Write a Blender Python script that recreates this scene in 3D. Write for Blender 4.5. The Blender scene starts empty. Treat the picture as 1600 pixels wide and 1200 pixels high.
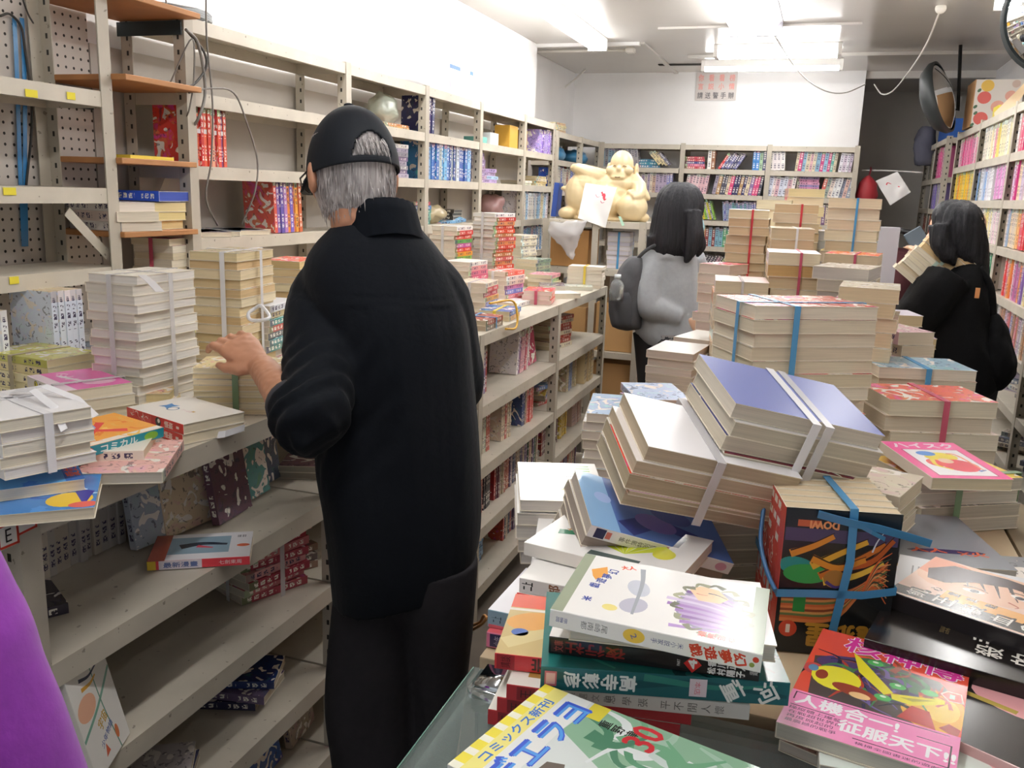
import bpy, bmesh, math, random, colorsys
from mathutils import Vector, Matrix, Euler, noise

S = bpy.context.scene
COL = S.collection
rng = random.Random(7)

# ---------------------------------------------------------------- camera
CAM = Vector((0.0, 0.0, 1.50))
FPX = 1380.0                                    # focal length for a 1600 x 1200 frame
RIGHT = Vector((0.94453808, 0.32668933, 0.03349479))
DOWN = Vector((0.10052216, -0.19051287, -0.97652452))
FWD = Vector((-0.31263895, 0.92573156, -0.21278618))
cd = bpy.data.cameras.new('camera')
cam = bpy.data.objects.new('camera', cd)
COL.objects.link(cam)
mw = Matrix.Identity(4)
for i in range(3):
    mw[i][0] = RIGHT[i]
    mw[i][1] = -DOWN[i]
    mw[i][2] = -FWD[i]
    mw[i][3] = CAM[i]
cam.matrix_world = mw
cd.sensor_fit = 'HORIZONTAL'
cd.sensor_width = 36.0
cd.lens = 36.0 * FPX / 1600.0
cd.clip_start = 0.02
cd.clip_end = 60
S.camera = cam

# ---------------------------------------------------------------- world, exposure
W = bpy.data.worlds.new('world')
S.world = W
W.use_nodes = True
W.node_tree.nodes['Background'].inputs[0].default_value = (0.92, 0.96, 1.0, 1)
W.node_tree.nodes['Background'].inputs[1].default_value = 0.55
S.view_settings.view_transform = 'Standard'
S.view_settings.look = 'None'
S.view_settings.exposure = 0.16
S.view_settings.gamma = 1.0
S.view_settings.use_curve_mapping = False
S.cycles.use_denoising = True
S.cycles.max_bounces = 8
S.cycles.diffuse_bounces = 5
S.cycles.glossy_bounces = 3
S.cycles.transmission_bounces = 5
S.cycles.transparent_max_bounces = 10
S.cycles.caustics_reflective = False
S.cycles.caustics_refractive = False
S.cycles.sample_clamp_indirect = 6.0
TUBE_POWER = 39.0                               # strength of the fluorescent tubes

R_ = math.radians


def ray(px, py):
    return RIGHT * (px - 800) + DOWN * (py - 600) + FWD * FPX


def at(px, py, z):                              # the point of the horizontal plane z seen at a pixel
    d = ray(px, py)
    return CAM + d * ((z - CAM.z) / d.z)


def aty(px, py, y):                             # the same on the plane Y = y
    d = ray(px, py)
    return CAM + d * (y / d.y)


def atx(px, py, x):
    d = ray(px, py)
    return CAM + d * (x / d.x)


# ---------------------------------------------------------------- materials
def srgb(c):
    return tuple((v / 12.92 if v <= 0.04045 else ((v + 0.055) / 1.055) ** 2.4) for v in c)


def hx(s):
    return tuple(int(s[i:i + 2], 16) / 255 for i in (0, 2, 4))


MATS = {}


def new_mat(name):
    m = bpy.data.materials.new(name)
    m.use_nodes = True
    nt = m.node_tree
    b = nt.nodes['Principled BSDF']
    return m, nt, b


def mat(col, rough=0.5, metal=0.0, noise_amt=0.0, nscale=20.0, name=None, alpha=1.0, trans=0.0, coat=0.0, bump=0.0, sheen=0.0, spec=0.5):
    """col: sRGB hex; optional soft noise variation."""
    key = (col, rough, metal, noise_amt, nscale, alpha, trans, coat, bump, sheen, spec)
    if key in MATS:
        return MATS[key]
    m, nt, b = new_mat(name or 'm_' + col)
    c = srgb(hx(col))
    b.inputs['Base Color'].default_value = (*c, 1)
    b.inputs['Roughness'].default_value = rough
    b.inputs['Metallic'].default_value = metal
    b.inputs['Alpha'].default_value = alpha
    b.inputs['Transmission Weight'].default_value = trans
    b.inputs['Coat Weight'].default_value = coat
    b.inputs['Sheen Weight'].default_value = sheen
    b.inputs['Specular IOR Level'].default_value = spec
    if noise_amt > 0 or bump > 0:
        tc = nt.nodes.new('ShaderNodeTexCoord')
        n = nt.nodes.new('ShaderNodeTexNoise')
        n.inputs['Scale'].default_value = nscale
        n.inputs['Detail'].default_value = 6
        nt.links.new(tc.outputs['Object'], n.inputs['Vector'])
        if noise_amt > 0:
            mp = nt.nodes.new('ShaderNodeMapRange')
            mp.inputs['From Min'].default_value = 0.3
            mp.inputs['From Max'].default_value = 0.7
            mp.inputs['To Min'].default_value = 1 - noise_amt
            mp.inputs['To Max'].default_value = 1 + noise_amt * 0.5
            mx = nt.nodes.new('ShaderNodeVectorMath')
            mx.operation = 'SCALE'
            mx.inputs[0].default_value = c
            nt.links.new(n.outputs['Fac'], mp.inputs['Value'])
            nt.links.new(mp.outputs['Result'], mx.inputs['Scale'])
            nt.links.new(mx.outputs['Vector'], b.inputs['Base Color'])
        if bump > 0:
            bp = nt.nodes.new('ShaderNodeBump')
            bp.inputs['Strength'].default_value = bump
            bp.inputs['Distance'].default_value = 0.004
            nt.links.new(n.outputs['Fac'], bp.inputs['Height'])
            nt.links.new(bp.outputs['Normal'], b.inputs['Normal'])
    MATS[key] = m
    return m


def emit(col, strength, name):
    m, nt, b = new_mat(name)
    b.inputs['Base Color'].default_value = (*col, 1)
    b.inputs['Emission Color'].default_value = (*col, 1)
    b.inputs['Emission Strength'].default_value = strength
    return m


def NL(nt, t, **kw):
    n = nt.nodes.new(t)
    for k, v in kw.items():
        setattr(n, k, v)
    return n


def mathn(nt, op, a, b=None, c=None):
    n = nt.nodes.new('ShaderNodeMath')
    n.operation = op
    for i, v in enumerate((a, b, c)):
        if v is None:
            continue
        if isinstance(v, (int, float)):
            n.inputs[i].default_value = v
        else:
            nt.links.new(v, n.inputs[i])
    return n.outputs[0]


def mixc(nt, f, a, b, blend='MIX'):
    n = nt.nodes.new('ShaderNodeMix')
    n.data_type = 'RGBA'
    n.blend_type = blend
    for idx, v in ((0, f), (6, a), (7, b)):
        if isinstance(v, (int, float)):
            n.inputs[idx].default_value = v
        elif isinstance(v, tuple):
            n.inputs[idx].default_value = (*v, 1)
        else:
            nt.links.new(v, n.inputs[idx])
    return n.outputs[2]


def make_cover_mats():
    """Printed covers: the object's own colour with patches of other hues; the spine carries a column of print."""
    m, nt, b = new_mat('printed_cover')
    oi = NL(nt, 'ShaderNodeObjectInfo')
    tc = NL(nt, 'ShaderNodeTexCoord')
    off = NL(nt, 'ShaderNodeVectorMath', operation='SCALE')
    cmb = NL(nt, 'ShaderNodeCombineXYZ')
    for i in range(3):
        nt.links.new(oi.outputs['Random'], cmb.inputs[i])
    nt.links.new(cmb.outputs[0], off.inputs[0])
    off.inputs['Scale'].default_value = 37.0
    add = NL(nt, 'ShaderNodeVectorMath', operation='ADD')
    nt.links.new(tc.outputs['Object'], add.inputs[0])
    nt.links.new(off.outputs[0], add.inputs[1])

    def nz(scale, detail=2.0, dist=0.0):
        n = NL(nt, 'ShaderNodeTexNoise')
        n.inputs['Scale'].default_value = scale
        n.inputs['Detail'].default_value = detail
        n.inputs['Distortion'].default_value = dist
        nt.links.new(add.outputs[0], n.inputs['Vector'])
        return n.outputs['Fac']
    n1, n2, n3 = nz(14, 2, 1.2), nz(24, 1, 1.5), nz(45, 3, 2.0)
    hsv = NL(nt, 'ShaderNodeHueSaturation')
    nt.links.new(mathn(nt, 'MULTIPLY_ADD', n2, 0.36, 0.32), hsv.inputs['Hue'])
    hsv.inputs['Saturation'].default_value = 0.95
    nt.links.new(oi.outputs['Color'], hsv.inputs['Color'])
    c = mixc(nt, mathn(nt, 'GREATER_THAN', n1, 0.53), oi.outputs['Color'], hsv.outputs['Color'])
    c = mixc(nt, mathn(nt, 'GREATER_THAN', n2, 0.60), c, (0.86, 0.80, 0.74))
    c = mixc(nt, mathn(nt, 'MULTIPLY', mathn(nt, 'GREATER_THAN', n3, 0.62), 0.6), c, (0.05, 0.045, 0.07))
    nt.links.new(c, b.inputs['Base Color'])
    b.inputs['Roughness'].default_value = 0.22
    art = m
    # spine
    m, nt, b = new_mat('printed_spine')
    oi = NL(nt, 'ShaderNodeObjectInfo')
    tc = NL(nt, 'ShaderNodeTexCoord')
    sp = NL(nt, 'ShaderNodeSeparateXYZ')
    nt.links.new(tc.outputs['Generated'], sp.inputs[0])
    v = NL(nt, 'ShaderNodeTexNoise')
    v.inputs['Scale'].default_value = 260
    v.inputs['Detail'].default_value = 1
    nt.links.new(tc.outputs['Object'], v.inputs['Vector'])
    g = sp.outputs[1]
    z = sp.outputs[2]
    inz = mathn(nt, 'MULTIPLY', mathn(nt, 'GREATER_THAN', z, 0.24), mathn(nt, 'LESS_THAN', z, 0.76))
    blocks = mathn(nt, 'GREATER_THAN', mathn(nt, 'SINE', mathn(nt, 'MULTIPLY', g, 58.0)), -0.55)
    iny = mathn(nt, 'MULTIPLY', mathn(nt, 'GREATER_THAN', g, 0.08), mathn(nt, 'LESS_THAN', g, 0.92))
    gap = mathn(nt, 'GREATER_THAN', mathn(nt, 'ABSOLUTE', mathn(nt, 'SUBTRACT', g, 0.42)), 0.07)
    k = mathn(nt, 'MULTIPLY', mathn(nt, 'MULTIPLY', inz, blocks), mathn(nt, 'MULTIPLY', iny, gap))
    k = mathn(nt, 'MULTIPLY', k, mathn(nt, 'GREATER_THAN', v.outputs['Fac'], 0.47))
    hsv = NL(nt, 'ShaderNodeHueSaturation')
    hsv.inputs['Hue'].default_value = 0.9
    nt.links.new(mathn(nt, 'MULTIPLY_ADD', oi.outputs['Random'], 1.2, 0.05), hsv.inputs['Value'])
    nt.links.new(oi.outputs['Color'], hsv.inputs['Color'])
    bw = NL(nt, 'ShaderNodeRGBToBW')
    nt.links.new(oi.outputs['Color'], bw.inputs[0])
    ink = mixc(nt, mathn(nt, 'GREATER_THAN', bw.outputs[0], 0.3), (0.9, 0.88, 0.8), (0.05, 0.04, 0.10))
    band = mathn(nt, 'GREATER_THAN', g, 0.86)
    c = mixc(nt, mathn(nt, 'MULTIPLY', band, 0.6), oi.outputs['Color'], hsv.outputs['Color'])
    c = mixc(nt, k, c, ink)
    nt.links.new(c, b.inputs['Base Color'])
    b.inputs['Roughness'].default_value = 0.3
    spine = m
    # plain cover in the object's colour
    m, nt, b = new_mat('plain_cover')
    oi = NL(nt, 'ShaderNodeObjectInfo')
    nt.links.new(oi.outputs['Color'], b.inputs['Base Color'])
    b.inputs['Roughness'].default_value = 0.3
    plain = m
    # page edges: fine streaks along the leaves
    m, nt, b = new_mat('page_edges')
    oi = NL(nt, 'ShaderNodeObjectInfo')
    tc = NL(nt, 'ShaderNodeTexCoord')
    mp = NL(nt, 'ShaderNodeMapping')
    mp.inputs['Scale'].default_value = (9, 9, 1500)
    nt.links.new(tc.outputs['Object'], mp.inputs['Vector'])
    n = NL(nt, 'ShaderNodeTexNoise')
    n.inputs['Scale'].default_value = 1.0
    n.inputs['Detail'].default_value = 3
    nt.links.new(mp.outputs[0], n.inputs['Vector'])
    f = NL(nt, 'ShaderNodeMapRange')
    f.inputs['From Min'].default_value = 0.3
    f.inputs['From Max'].default_value = 0.7
    f.inputs['To Min'].default_value = 0.82
    f.inputs['To Max'].default_value = 1.06
    nt.links.new(n.outputs['Fac'], f.inputs['Value'])
    sc = NL(nt, 'ShaderNodeVectorMath', operation='SCALE')
    nt.links.new(oi.outputs['Color'], sc.inputs[0])
    nt.links.new(f.outputs[0], sc.inputs['Scale'])
    nt.links.new(sc.outputs[0], b.inputs['Base Color'])
    b.inputs['Roughness'].default_value = 0.85
    pages = m
    return art, spine, plain, pages


ART, SPINE, PLAIN, PAGES = make_cover_mats()


def metal_mat(name, col, holes):
    """Painted shelf steel, worn; uprights show two columns of dark punched slots along their height."""
    m, nt, b = new_mat(name)
    tc = NL(nt, 'ShaderNodeTexCoord')
    n = NL(nt, 'ShaderNodeTexNoise')
    n.inputs['Scale'].default_value = 9
    n.inputs['Detail'].default_value = 8
    nt.links.new(tc.outputs['Object'], n.inputs['Vector'])
    c0 = srgb(hx(col))
    c = mixc(nt, n.outputs['Fac'], tuple(v * 0.78 for v in c0), tuple(min(1, v * 1.18) for v in c0))
    n2 = NL(nt, 'ShaderNodeTexNoise')
    n2.inputs['Scale'].default_value = 60
    n2.inputs['Detail'].default_value = 4
    nt.links.new(tc.outputs['Object'], n2.inputs['Vector'])
    c = mixc(nt, mathn(nt, 'MULTIPLY', mathn(nt, 'GREATER_THAN', n2.outputs['Fac'], 0.69), 0.6), c, (0.12, 0.09, 0.06))
    if holes:
        sp = NL(nt, 'ShaderNodeSeparateXYZ')
        nt.links.new(tc.outputs['Object'], sp.inputs[0])
        fz = mathn(nt, 'ABSOLUTE', mathn(nt, 'SUBTRACT', mathn(nt, 'FRACT', mathn(nt, 'MULTIPLY', sp.outputs[2], 26.0)), 0.5))
        hz = mathn(nt, 'LESS_THAN', fz, 0.16)
        hx_ = None
        for ax in (1,):
            d = mathn(nt, 'LESS_THAN', mathn(nt, 'ABSOLUTE', mathn(nt, 'SUBTRACT', mathn(nt, 'ABSOLUTE', sp.outputs[ax]), 0.021)), 0.0035)
            hx_ = d if hx_ is None else mathn(nt, 'MAXIMUM', hx_, d)
        c = mixc(nt, mathn(nt, 'MULTIPLY', hz, hx_), c, (0.02, 0.018, 0.015))
    nt.links.new(c, b.inputs['Base Color'])
    b.inputs['Roughness'].default_value = 0.45
    return m


STEEL = metal_mat('painted_steel', 'c8c0b1', False)
SLOT = metal_mat('slotted_steel', 'bab2a3', True)

# ---------------------------------------------------------------- object helpers


def obj(name, me, parent=None, m=None, loc=None, M=None):
    o = bpy.data.objects.new(name, me)
    COL.objects.link(o)
    if m is not None:
        if len(me.materials):
            me.materials.clear()
        for x in (m if isinstance(m, (list, tuple)) else [m]):
            me.materials.append(x)
    if parent is not None:
        o.parent = parent
    if M is not None:
        o.matrix_basis = M
    if loc is not None:
        o.location = loc
    return o


USED = {}


def tag(o, label, cat, group=None, kind=None):
    o['label'] = label
    o['category'] = cat
    if group:
        o['group'] = group
    if kind:
        o['kind'] = kind
    USED.setdefault(label, []).append(o)
    return o


def struct(o, label=None, cat=None):
    o['kind'] = 'structure'
    if label:
        o['label'] = label
    if cat:
        o['category'] = cat
    return o


def empty(name, loc=(0, 0, 0), rz=0.0, M=None):
    o = bpy.data.objects.new(name, None)
    COL.objects.link(o)
    o.empty_display_size = 0.05
    if M is not None:
        o.matrix_basis = M
    else:
        o.location = loc
        o.rotation_euler = (0, 0, rz)
    return o


def mesh_of(bm, name='mesh', smooth=False):
    me = bpy.data.meshes.new(name)
    bm.normal_update()
    bm.to_mesh(me)
    bm.free()
    if smooth:
        for p in me.polygons:
            p.use_smooth = True
    return me


def add_box(bm, x0, x1, y0, y1, z0, z1, mi=0, M=None):
    vs = [bm.verts.new(Vector(c) if M is None else M @ Vector(c)) for c in
          ((x0, y0, z0), (x1, y0, z0), (x1, y1, z0), (x0, y1, z0), (x0, y0, z1), (x1, y0, z1), (x1, y1, z1), (x0, y1, z1))]
    for f in ((3, 2, 1, 0), (4, 5, 6, 7), (0, 1, 5, 4), (1, 2, 6, 5), (2, 3, 7, 6), (3, 0, 4, 7)):
        fc = bm.faces.new([vs[i] for i in f])
        fc.material_index = mi
    return vs


def box(name, x0, x1, y0, y1, z0, z1, m, parent=None, bevel=0.0):
    """A box object whose origin is the middle of its underside."""
    c = Vector(((x0 + x1) / 2, (y0 + y1) / 2, z0))
    bm = bmesh.new()
    add_box(bm, x0 - c.x, x1 - c.x, y0 - c.y, y1 - c.y, 0, z1 - z0)
    if bevel > 0:
        bmesh.ops.bevel(bm, geom=bm.edges[:], offset=bevel, segments=2, affect='EDGES', profile=0.7)
    o = obj(name, mesh_of(bm, name), parent, m)
    o.location = c if parent is None else c - parent.location
    return o


def frames(pts):
    """Parallel-transported frames along a polyline."""
    n = len(pts)
    tg = []
    for i in range(n):
        a = pts[max(i - 1, 0)]
        b = pts[min(i + 1, n - 1)]
        tg.append((b - a).normalized())
    t0 = tg[0]
    u = t0.orthogonal().normalized()
    out = []
    for i in range(n):
        u = (u - tg[i] * u.dot(tg[i]))
        u = u.normalized() if u.length > 1e-6 else tg[i].orthogonal().normalized()
        out.append((u, tg[i].cross(u)))
    return out


def add_tube(bm, pts, rad, n=8, mi=0, cap=True):
    pts = [Vector(p) for p in pts]
    rs = rad if isinstance(rad, (list, tuple)) else [rad] * len(pts)
    fr = frames(pts)
    rings = []
    for p, r, (u, v) in zip(pts, rs, fr):
        rx, ry = r if isinstance(r, tuple) else (r, r)
        rings.append([bm.verts.new(p + u * math.cos(2 * math.pi * k / n) * rx + v * math.sin(2 * math.pi * k / n) * ry) for k in range(n)])
    for a, b in zip(rings, rings[1:]):
        for k in range(n):
            f = bm.faces.new((a[k], a[(k + 1) % n], b[(k + 1) % n], b[k]))
            f.material_index = mi
            f.smooth = True
    if cap:
        for r, flip in ((rings[0], True), (rings[-1], False)):
            f = bm.faces.new(list(reversed(r)) if flip else r)
            f.material_index = mi


def smooth_path(pts, k=6):
    """Catmull-Rom through the points."""
    P = [Vector(p) for p in pts]
    P = [P[0] * 2 - P[1]] + P + [P[-1] * 2 - P[-2]]
    out = []
    for i in range(1, len(P) - 2):
        for j in range(k):
            t = j / k
            a, b, c, d = P[i - 1], P[i], P[i + 1], P[i + 2]
            out.append(0.5 * ((2 * b) + (c - a) * t + (2 * a - 5 * b + 4 * c - d) * t * t + (3 * b - a - 3 * c + d) * t ** 3))
    out.append(P[-2])
    return out


def lerp_list(vals, k):
    out = []
    for i in range(len(vals) - 1):
        for j in range(k):
            t = j / k
            a, b = vals[i], vals[i + 1]
            out.append(tuple(x + (y - x) * t for x, y in zip(a, b)) if isinstance(a, tuple) else a + (b - a) * t)
    out.append(vals[-1])
    return out


def tube_obj(name, pts, r, m, parent=None, n=6, smoothk=6):
    bm = bmesh.new()
    o0 = Vector(pts[0])
    P = [Vector(p) - o0 for p in pts]
    if smoothk:
        P = smooth_path(P, smoothk)
    add_tube(bm, P, r, n)
    o = obj(name, mesh_of(bm, name), parent, m)
    o.location = o0 if parent is None else o0 - parent.location
    return o


def add_loft(bm, rings, n=24, mi=0, cap=True, power=2.0):
    """rings: (centre, u, v) with u, v the half-axes; superelliptic sections joined along the list."""
    R = []
    for c, u, v in rings:
        row = []
        for k in range(n):
            a = 2 * math.pi * k / n
            ca, sa = math.cos(a), math.sin(a)
            ca = math.copysign(abs(ca) ** (2 / power), ca)
            sa = math.copysign(abs(sa) ** (2 / power), sa)
            row.append(bm.verts.new(Vector(c) + Vector(u) * ca + Vector(v) * sa))
        R.append(row)
    for a, b in zip(R, R[1:]):
        for k in range(n):
            f = bm.faces.new((a[k], a[(k + 1) % n], b[(k + 1) % n], b[k]))
            f.material_index = mi
            f.smooth = True
    if cap:
        for r, flip in ((R[0], True), (R[-1], False)):
            f = bm.faces.new(list(reversed(r)) if flip else r)
            f.material_index = mi
    return R


def add_ell(bm, c, r, M=None, seg=16, rg=10, mi=0):
    m4 = Matrix.Translation(Vector(c)) @ (M.to_4x4() if M is not None else Matrix.Identity(4)) @ Matrix.Diagonal((r[0], r[1], r[2], 1))
    res = bmesh.ops.create_uvsphere(bm, u_segments=seg, v_segments=rg, radius=1.0, matrix=m4)
    for v in res['verts']:
        for f in v.link_faces:
            f.smooth = True
            f.material_index = mi


def remeshed(bm, voxel, smooth_it=4, name='body'):
    """Fuse overlapping shells of a bmesh into one continuous smooth surface."""
    me = mesh_of(bm, name)
    o = bpy.data.objects.new('tmp', me)
    COL.objects.link(o)
    md = o.modifiers.new('r', 'REMESH')
    md.mode = 'VOXEL'
    md.voxel_size = voxel
    md.use_smooth_shade = True
    if smooth_it:
        sm = o.modifiers.new('s', 'SMOOTH')
        sm.factor = 0.5
        sm.iterations = smooth_it
    dg = bpy.context.evaluated_depsgraph_get()
    out = bpy.data.meshes.new_from_object(o.evaluated_get(dg))
    bpy.data.objects.remove(o)
    for p in out.polygons:
        p.use_smooth = True
    out.name = name
    return out


def displace(me, f):
    ns = [v.normal.copy() for v in me.vertices]
    for v, nn in zip(me.vertices, ns):
        v.co = v.co + f(v.co, nn)
    me.update()


TXT = {}


def text_mesh(s):
    """Outline text as (points, polygons, bounds), unit sized."""
    if s in TXT:
        return TXT[s]
    c = bpy.data.curves.new('t', 'FONT')
    c.body = s
    c.resolution_u = 2
    o = bpy.data.objects.new('t', c)
    COL.objects.link(o)
    dg = bpy.context.evaluated_depsgraph_get()
    me = bpy.data.meshes.new_from_object(o.evaluated_get(dg))
    bpy.data.objects.remove(o)
    vs = [v.co.copy() for v in me.vertices]
    fs = [tuple(p.vertices) for p in me.polygons]
    bpy.data.meshes.remove(me)
    bpy.data.curves.remove(c)
    if not vs:
        vs = [Vector((0, 0, 0))] * 3
    b = (min(v.x for v in vs), max(v.x for v in vs), min(v.y for v in vs), max(v.y for v in vs))
    TXT[s] = (vs, fs, b)
    return TXT[s]


def add_text(bm, s, F, cx, cy, w, h, rot=0.0, mi=0, bold=0.0):
    """Lettering filling a w x h box centred on (cx, cy) of the plane F(x, y) -> point."""
    vs, fs, (x0, x1, y0, y1) = text_mesh(s)
    sx, sy = w / max(x1 - x0, 1e-6), h / max(y1 - y0, 1e-6)
    ca, sa = math.cos(rot), math.sin(rot)
    shifts = [(0, 0)] if bold <= 0 else [(-bold, 0), (bold, 0), (0, bold), (0, -bold)]
    nrm = (F(1, 0) - F(0, 0)).cross(F(0, 1) - F(0, 0)).normalized()
    for kk, (dx, dy) in enumerate(shifts):
        nv = []
        for v in vs:
            x = (v.x - (x0 + x1) / 2) * sx + dx
            y = (v.y - (y0 + y1) / 2) * sy + dy
            nv.append(bm.verts.new(F(cx + x * ca - y * sa, cy + x * sa + y * ca) + nrm * (0.000006 * kk)))
        for f in fs:
            try:
                fc = bm.faces.new([nv[i] for i in f])
                fc.material_index = mi
            except ValueError:
                pass


def add_poly(bm, pts, F, mi=0):
    try:
        f = bm.faces.new([bm.verts.new(F(x, y)) for x, y in pts])
        f.material_index = mi
    except ValueError:
        pass


def ell(cx, cy, rx, ry, rot=0.0, n=20):
    ca, sa = math.cos(rot), math.sin(rot)
    return [(cx + rx * math.cos(t) * ca - ry * math.sin(t) * sa, cy + rx * math.cos(t) * sa + ry * math.sin(t) * ca) for t in [2 * math.pi * k / n for k in range(n)]]


def stroke(pts, w0, w1=None, k=5):
    """A tapering brush stroke as one outline."""
    P = [Vector((x, y, 0)) for x, y in pts]
    P = smooth_path(P, k) if len(P) > 2 else P
    w1 = w0 if w1 is None else w1
    L, Rr = [], []
    for i, p in enumerate(P):
        t = (P[min(i + 1, len(P) - 1)] - P[max(i - 1, 0)])
        t = t.normalized() if t.length > 1e-9 else Vector((1, 0, 0))
        nn = Vector((-t.y, t.x, 0))
        w = (w0 + (w1 - w0) * i / (len(P) - 1)) / 2
        L.append((p.x + nn.x * w, p.y + nn.y * w))
        Rr.append((p.x - nn.x * w, p.y - nn.y * w))
    return L + Rr[::-1]

# ---------------------------------------------------------------- the room
ZC = 2.45
M_WALL = mat('eeeded', 0.75, noise_amt=0.05, nscale=3.0, name='wall_paint')
M_BEIGE = mat('c3bcb3', 0.8, noise_amt=0.06, nscale=4.0, name='beige_board')
M_CEIL = mat('c9c5bf', 0.22, noise_amt=0.03, nscale=2.0, name='ceiling_panel')
M_GREYW = mat('dcd8d2', 0.8, noise_amt=0.10, nscale=3.0, name='grey_wall')
M_FLOOR = mat('6f665c', 0.5, noise_amt=0.25, nscale=6.0, name='floor_tile')


def slab(name, x0, x1, y0, y1, z0, z1, m):
    return struct(box(name, x0, x1, y0, y1, z0, z1, m))


slab('floor', -2.15, 1.2, -1.6, 8.75, -0.1, 0.0, M_FLOOR)
slab('ceiling', -2.15, 1.2, -1.6, 8.75, ZC, ZC + 0.1, M_CEIL)
slab('wall_left', -2.03, -1.88, -1.6, 5.85, 0, ZC, M_WALL)
slab('wall_left_recess', -2.15, -2.0, 5.85, 7.4, 0, ZC, M_WALL)
slab('wall_back', -2.15, 0.2, 7.25, 7.4, 0, ZC, M_WALL)
slab('wall_corridor_side', 0.05, 0.2, 7.4, 8.75, 0, ZC, M_GREYW)
slab('wall_corridor_end', 0.2, 1.2, 8.6, 8.75, 0, ZC, M_GREYW)
slab('wall_right', 1.06, 1.2, -1.6, 8.6, 0, ZC, M_WALL)
slab('trim_1', -1.0, 0.1, 5.36, 5.40, ZC - 0.012, ZC, M_CEIL)
slab('trim_2', -2.0, -1.2, 5.83, 5.87, ZC - 0.02, ZC, M_WALL)
slab('trim_3', -0.98, 1.05, 6.40, 6.44, ZC - 0.02, ZC, M_CEIL)
slab('trim_4', -1.25, -0.9, 6.80, 6.86, ZC - 0.006, ZC + 0.0, mat('2a2622', 0.9))
slab('trim_5', 0.2, 1.06, 7.30, 7.34, ZC - 0.05, ZC, M_GREYW)
slab('trim_6', -1.20, -1.17, 5.85, 7.25, ZC - 0.012, ZC, M_CEIL)

# beige lining board behind the upper shelves, with a lit gap over it
o = box('lining_board', -1.879, -1.868, 1.96, 5.80, 1.05, 1.845, M_BEIGE)
tag(o, 'plain beige lining board on the left wall behind the empty steel shelves', 'wall board')


def pegboard_mat():
    m, nt, b = new_mat('pegboard')
    tc = NL(nt, 'ShaderNodeTexCoord')
    sp = NL(nt, 'ShaderNodeSeparateXYZ')
    nt.links.new(tc.outputs['Object'], sp.inputs[0])
    s = None
    for ax in (1, 2):
        f = mathn(nt, 'SUBTRACT', mathn(nt, 'FRACT', mathn(nt, 'MULTIPLY', sp.outputs[ax], 39.4)), 0.5)
        q = mathn(nt, 'MULTIPLY', f, f)
        s = q if s is None else mathn(nt, 'ADD', s, q)
    c = mixc(nt, mathn(nt, 'LESS_THAN', s, 0.021), srgb(hx('cdc5bd')), (0.02, 0.015, 0.012))
    nt.links.new(c, b.inputs['Base Color'])
    b.inputs['Roughness'].default_value = 0.6
    return m


o = box('pegboard', -1.878, -1.868, 0.30, 1.955, 1.05, 2.30, pegboard_mat())
tag(o, 'white pegboard with rows of small holes behind the left-hand shelves', 'pegboard')

# ---------------------------------------------------------------- slotted steel shelving


def post_bm(h, fx=1):
    bm = bmesh.new()
    w, t = 0.036, 0.0026
    add_box(bm, 0 if fx > 0 else -w, w if fx > 0 else 0, 0, t, 0, h)
    add_box(bm, 0 if fx > 0 else -t, t if fx > 0 else 0, t, w, 0, h)
    return bm


SHM = {}


def shelf_mesh(L, D, lip):
    k = (round(L, 3), round(D, 3), lip)
    if k not in SHM:
        bm = bmesh.new()
        t = 0.002
        add_box(bm, 0, L, 0, D, -t, 0)
        add_box(bm, 0, L, -t, 0, -lip, 0)
        add_box(bm, 0, L, D - t, D, -lip, -t)
        add_box(bm, 0, t, 0, D - t, -lip, -t)
        add_box(bm, L - t, L, 0, D - t, -lip, -t)
        add_box(bm, 0, L, 0, 0.012, -lip, -lip + t)
        me = mesh_of(bm, 'shelf')
        me.materials.append(STEEL)
        SHM[k] = me
    return SHM[k]


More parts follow.
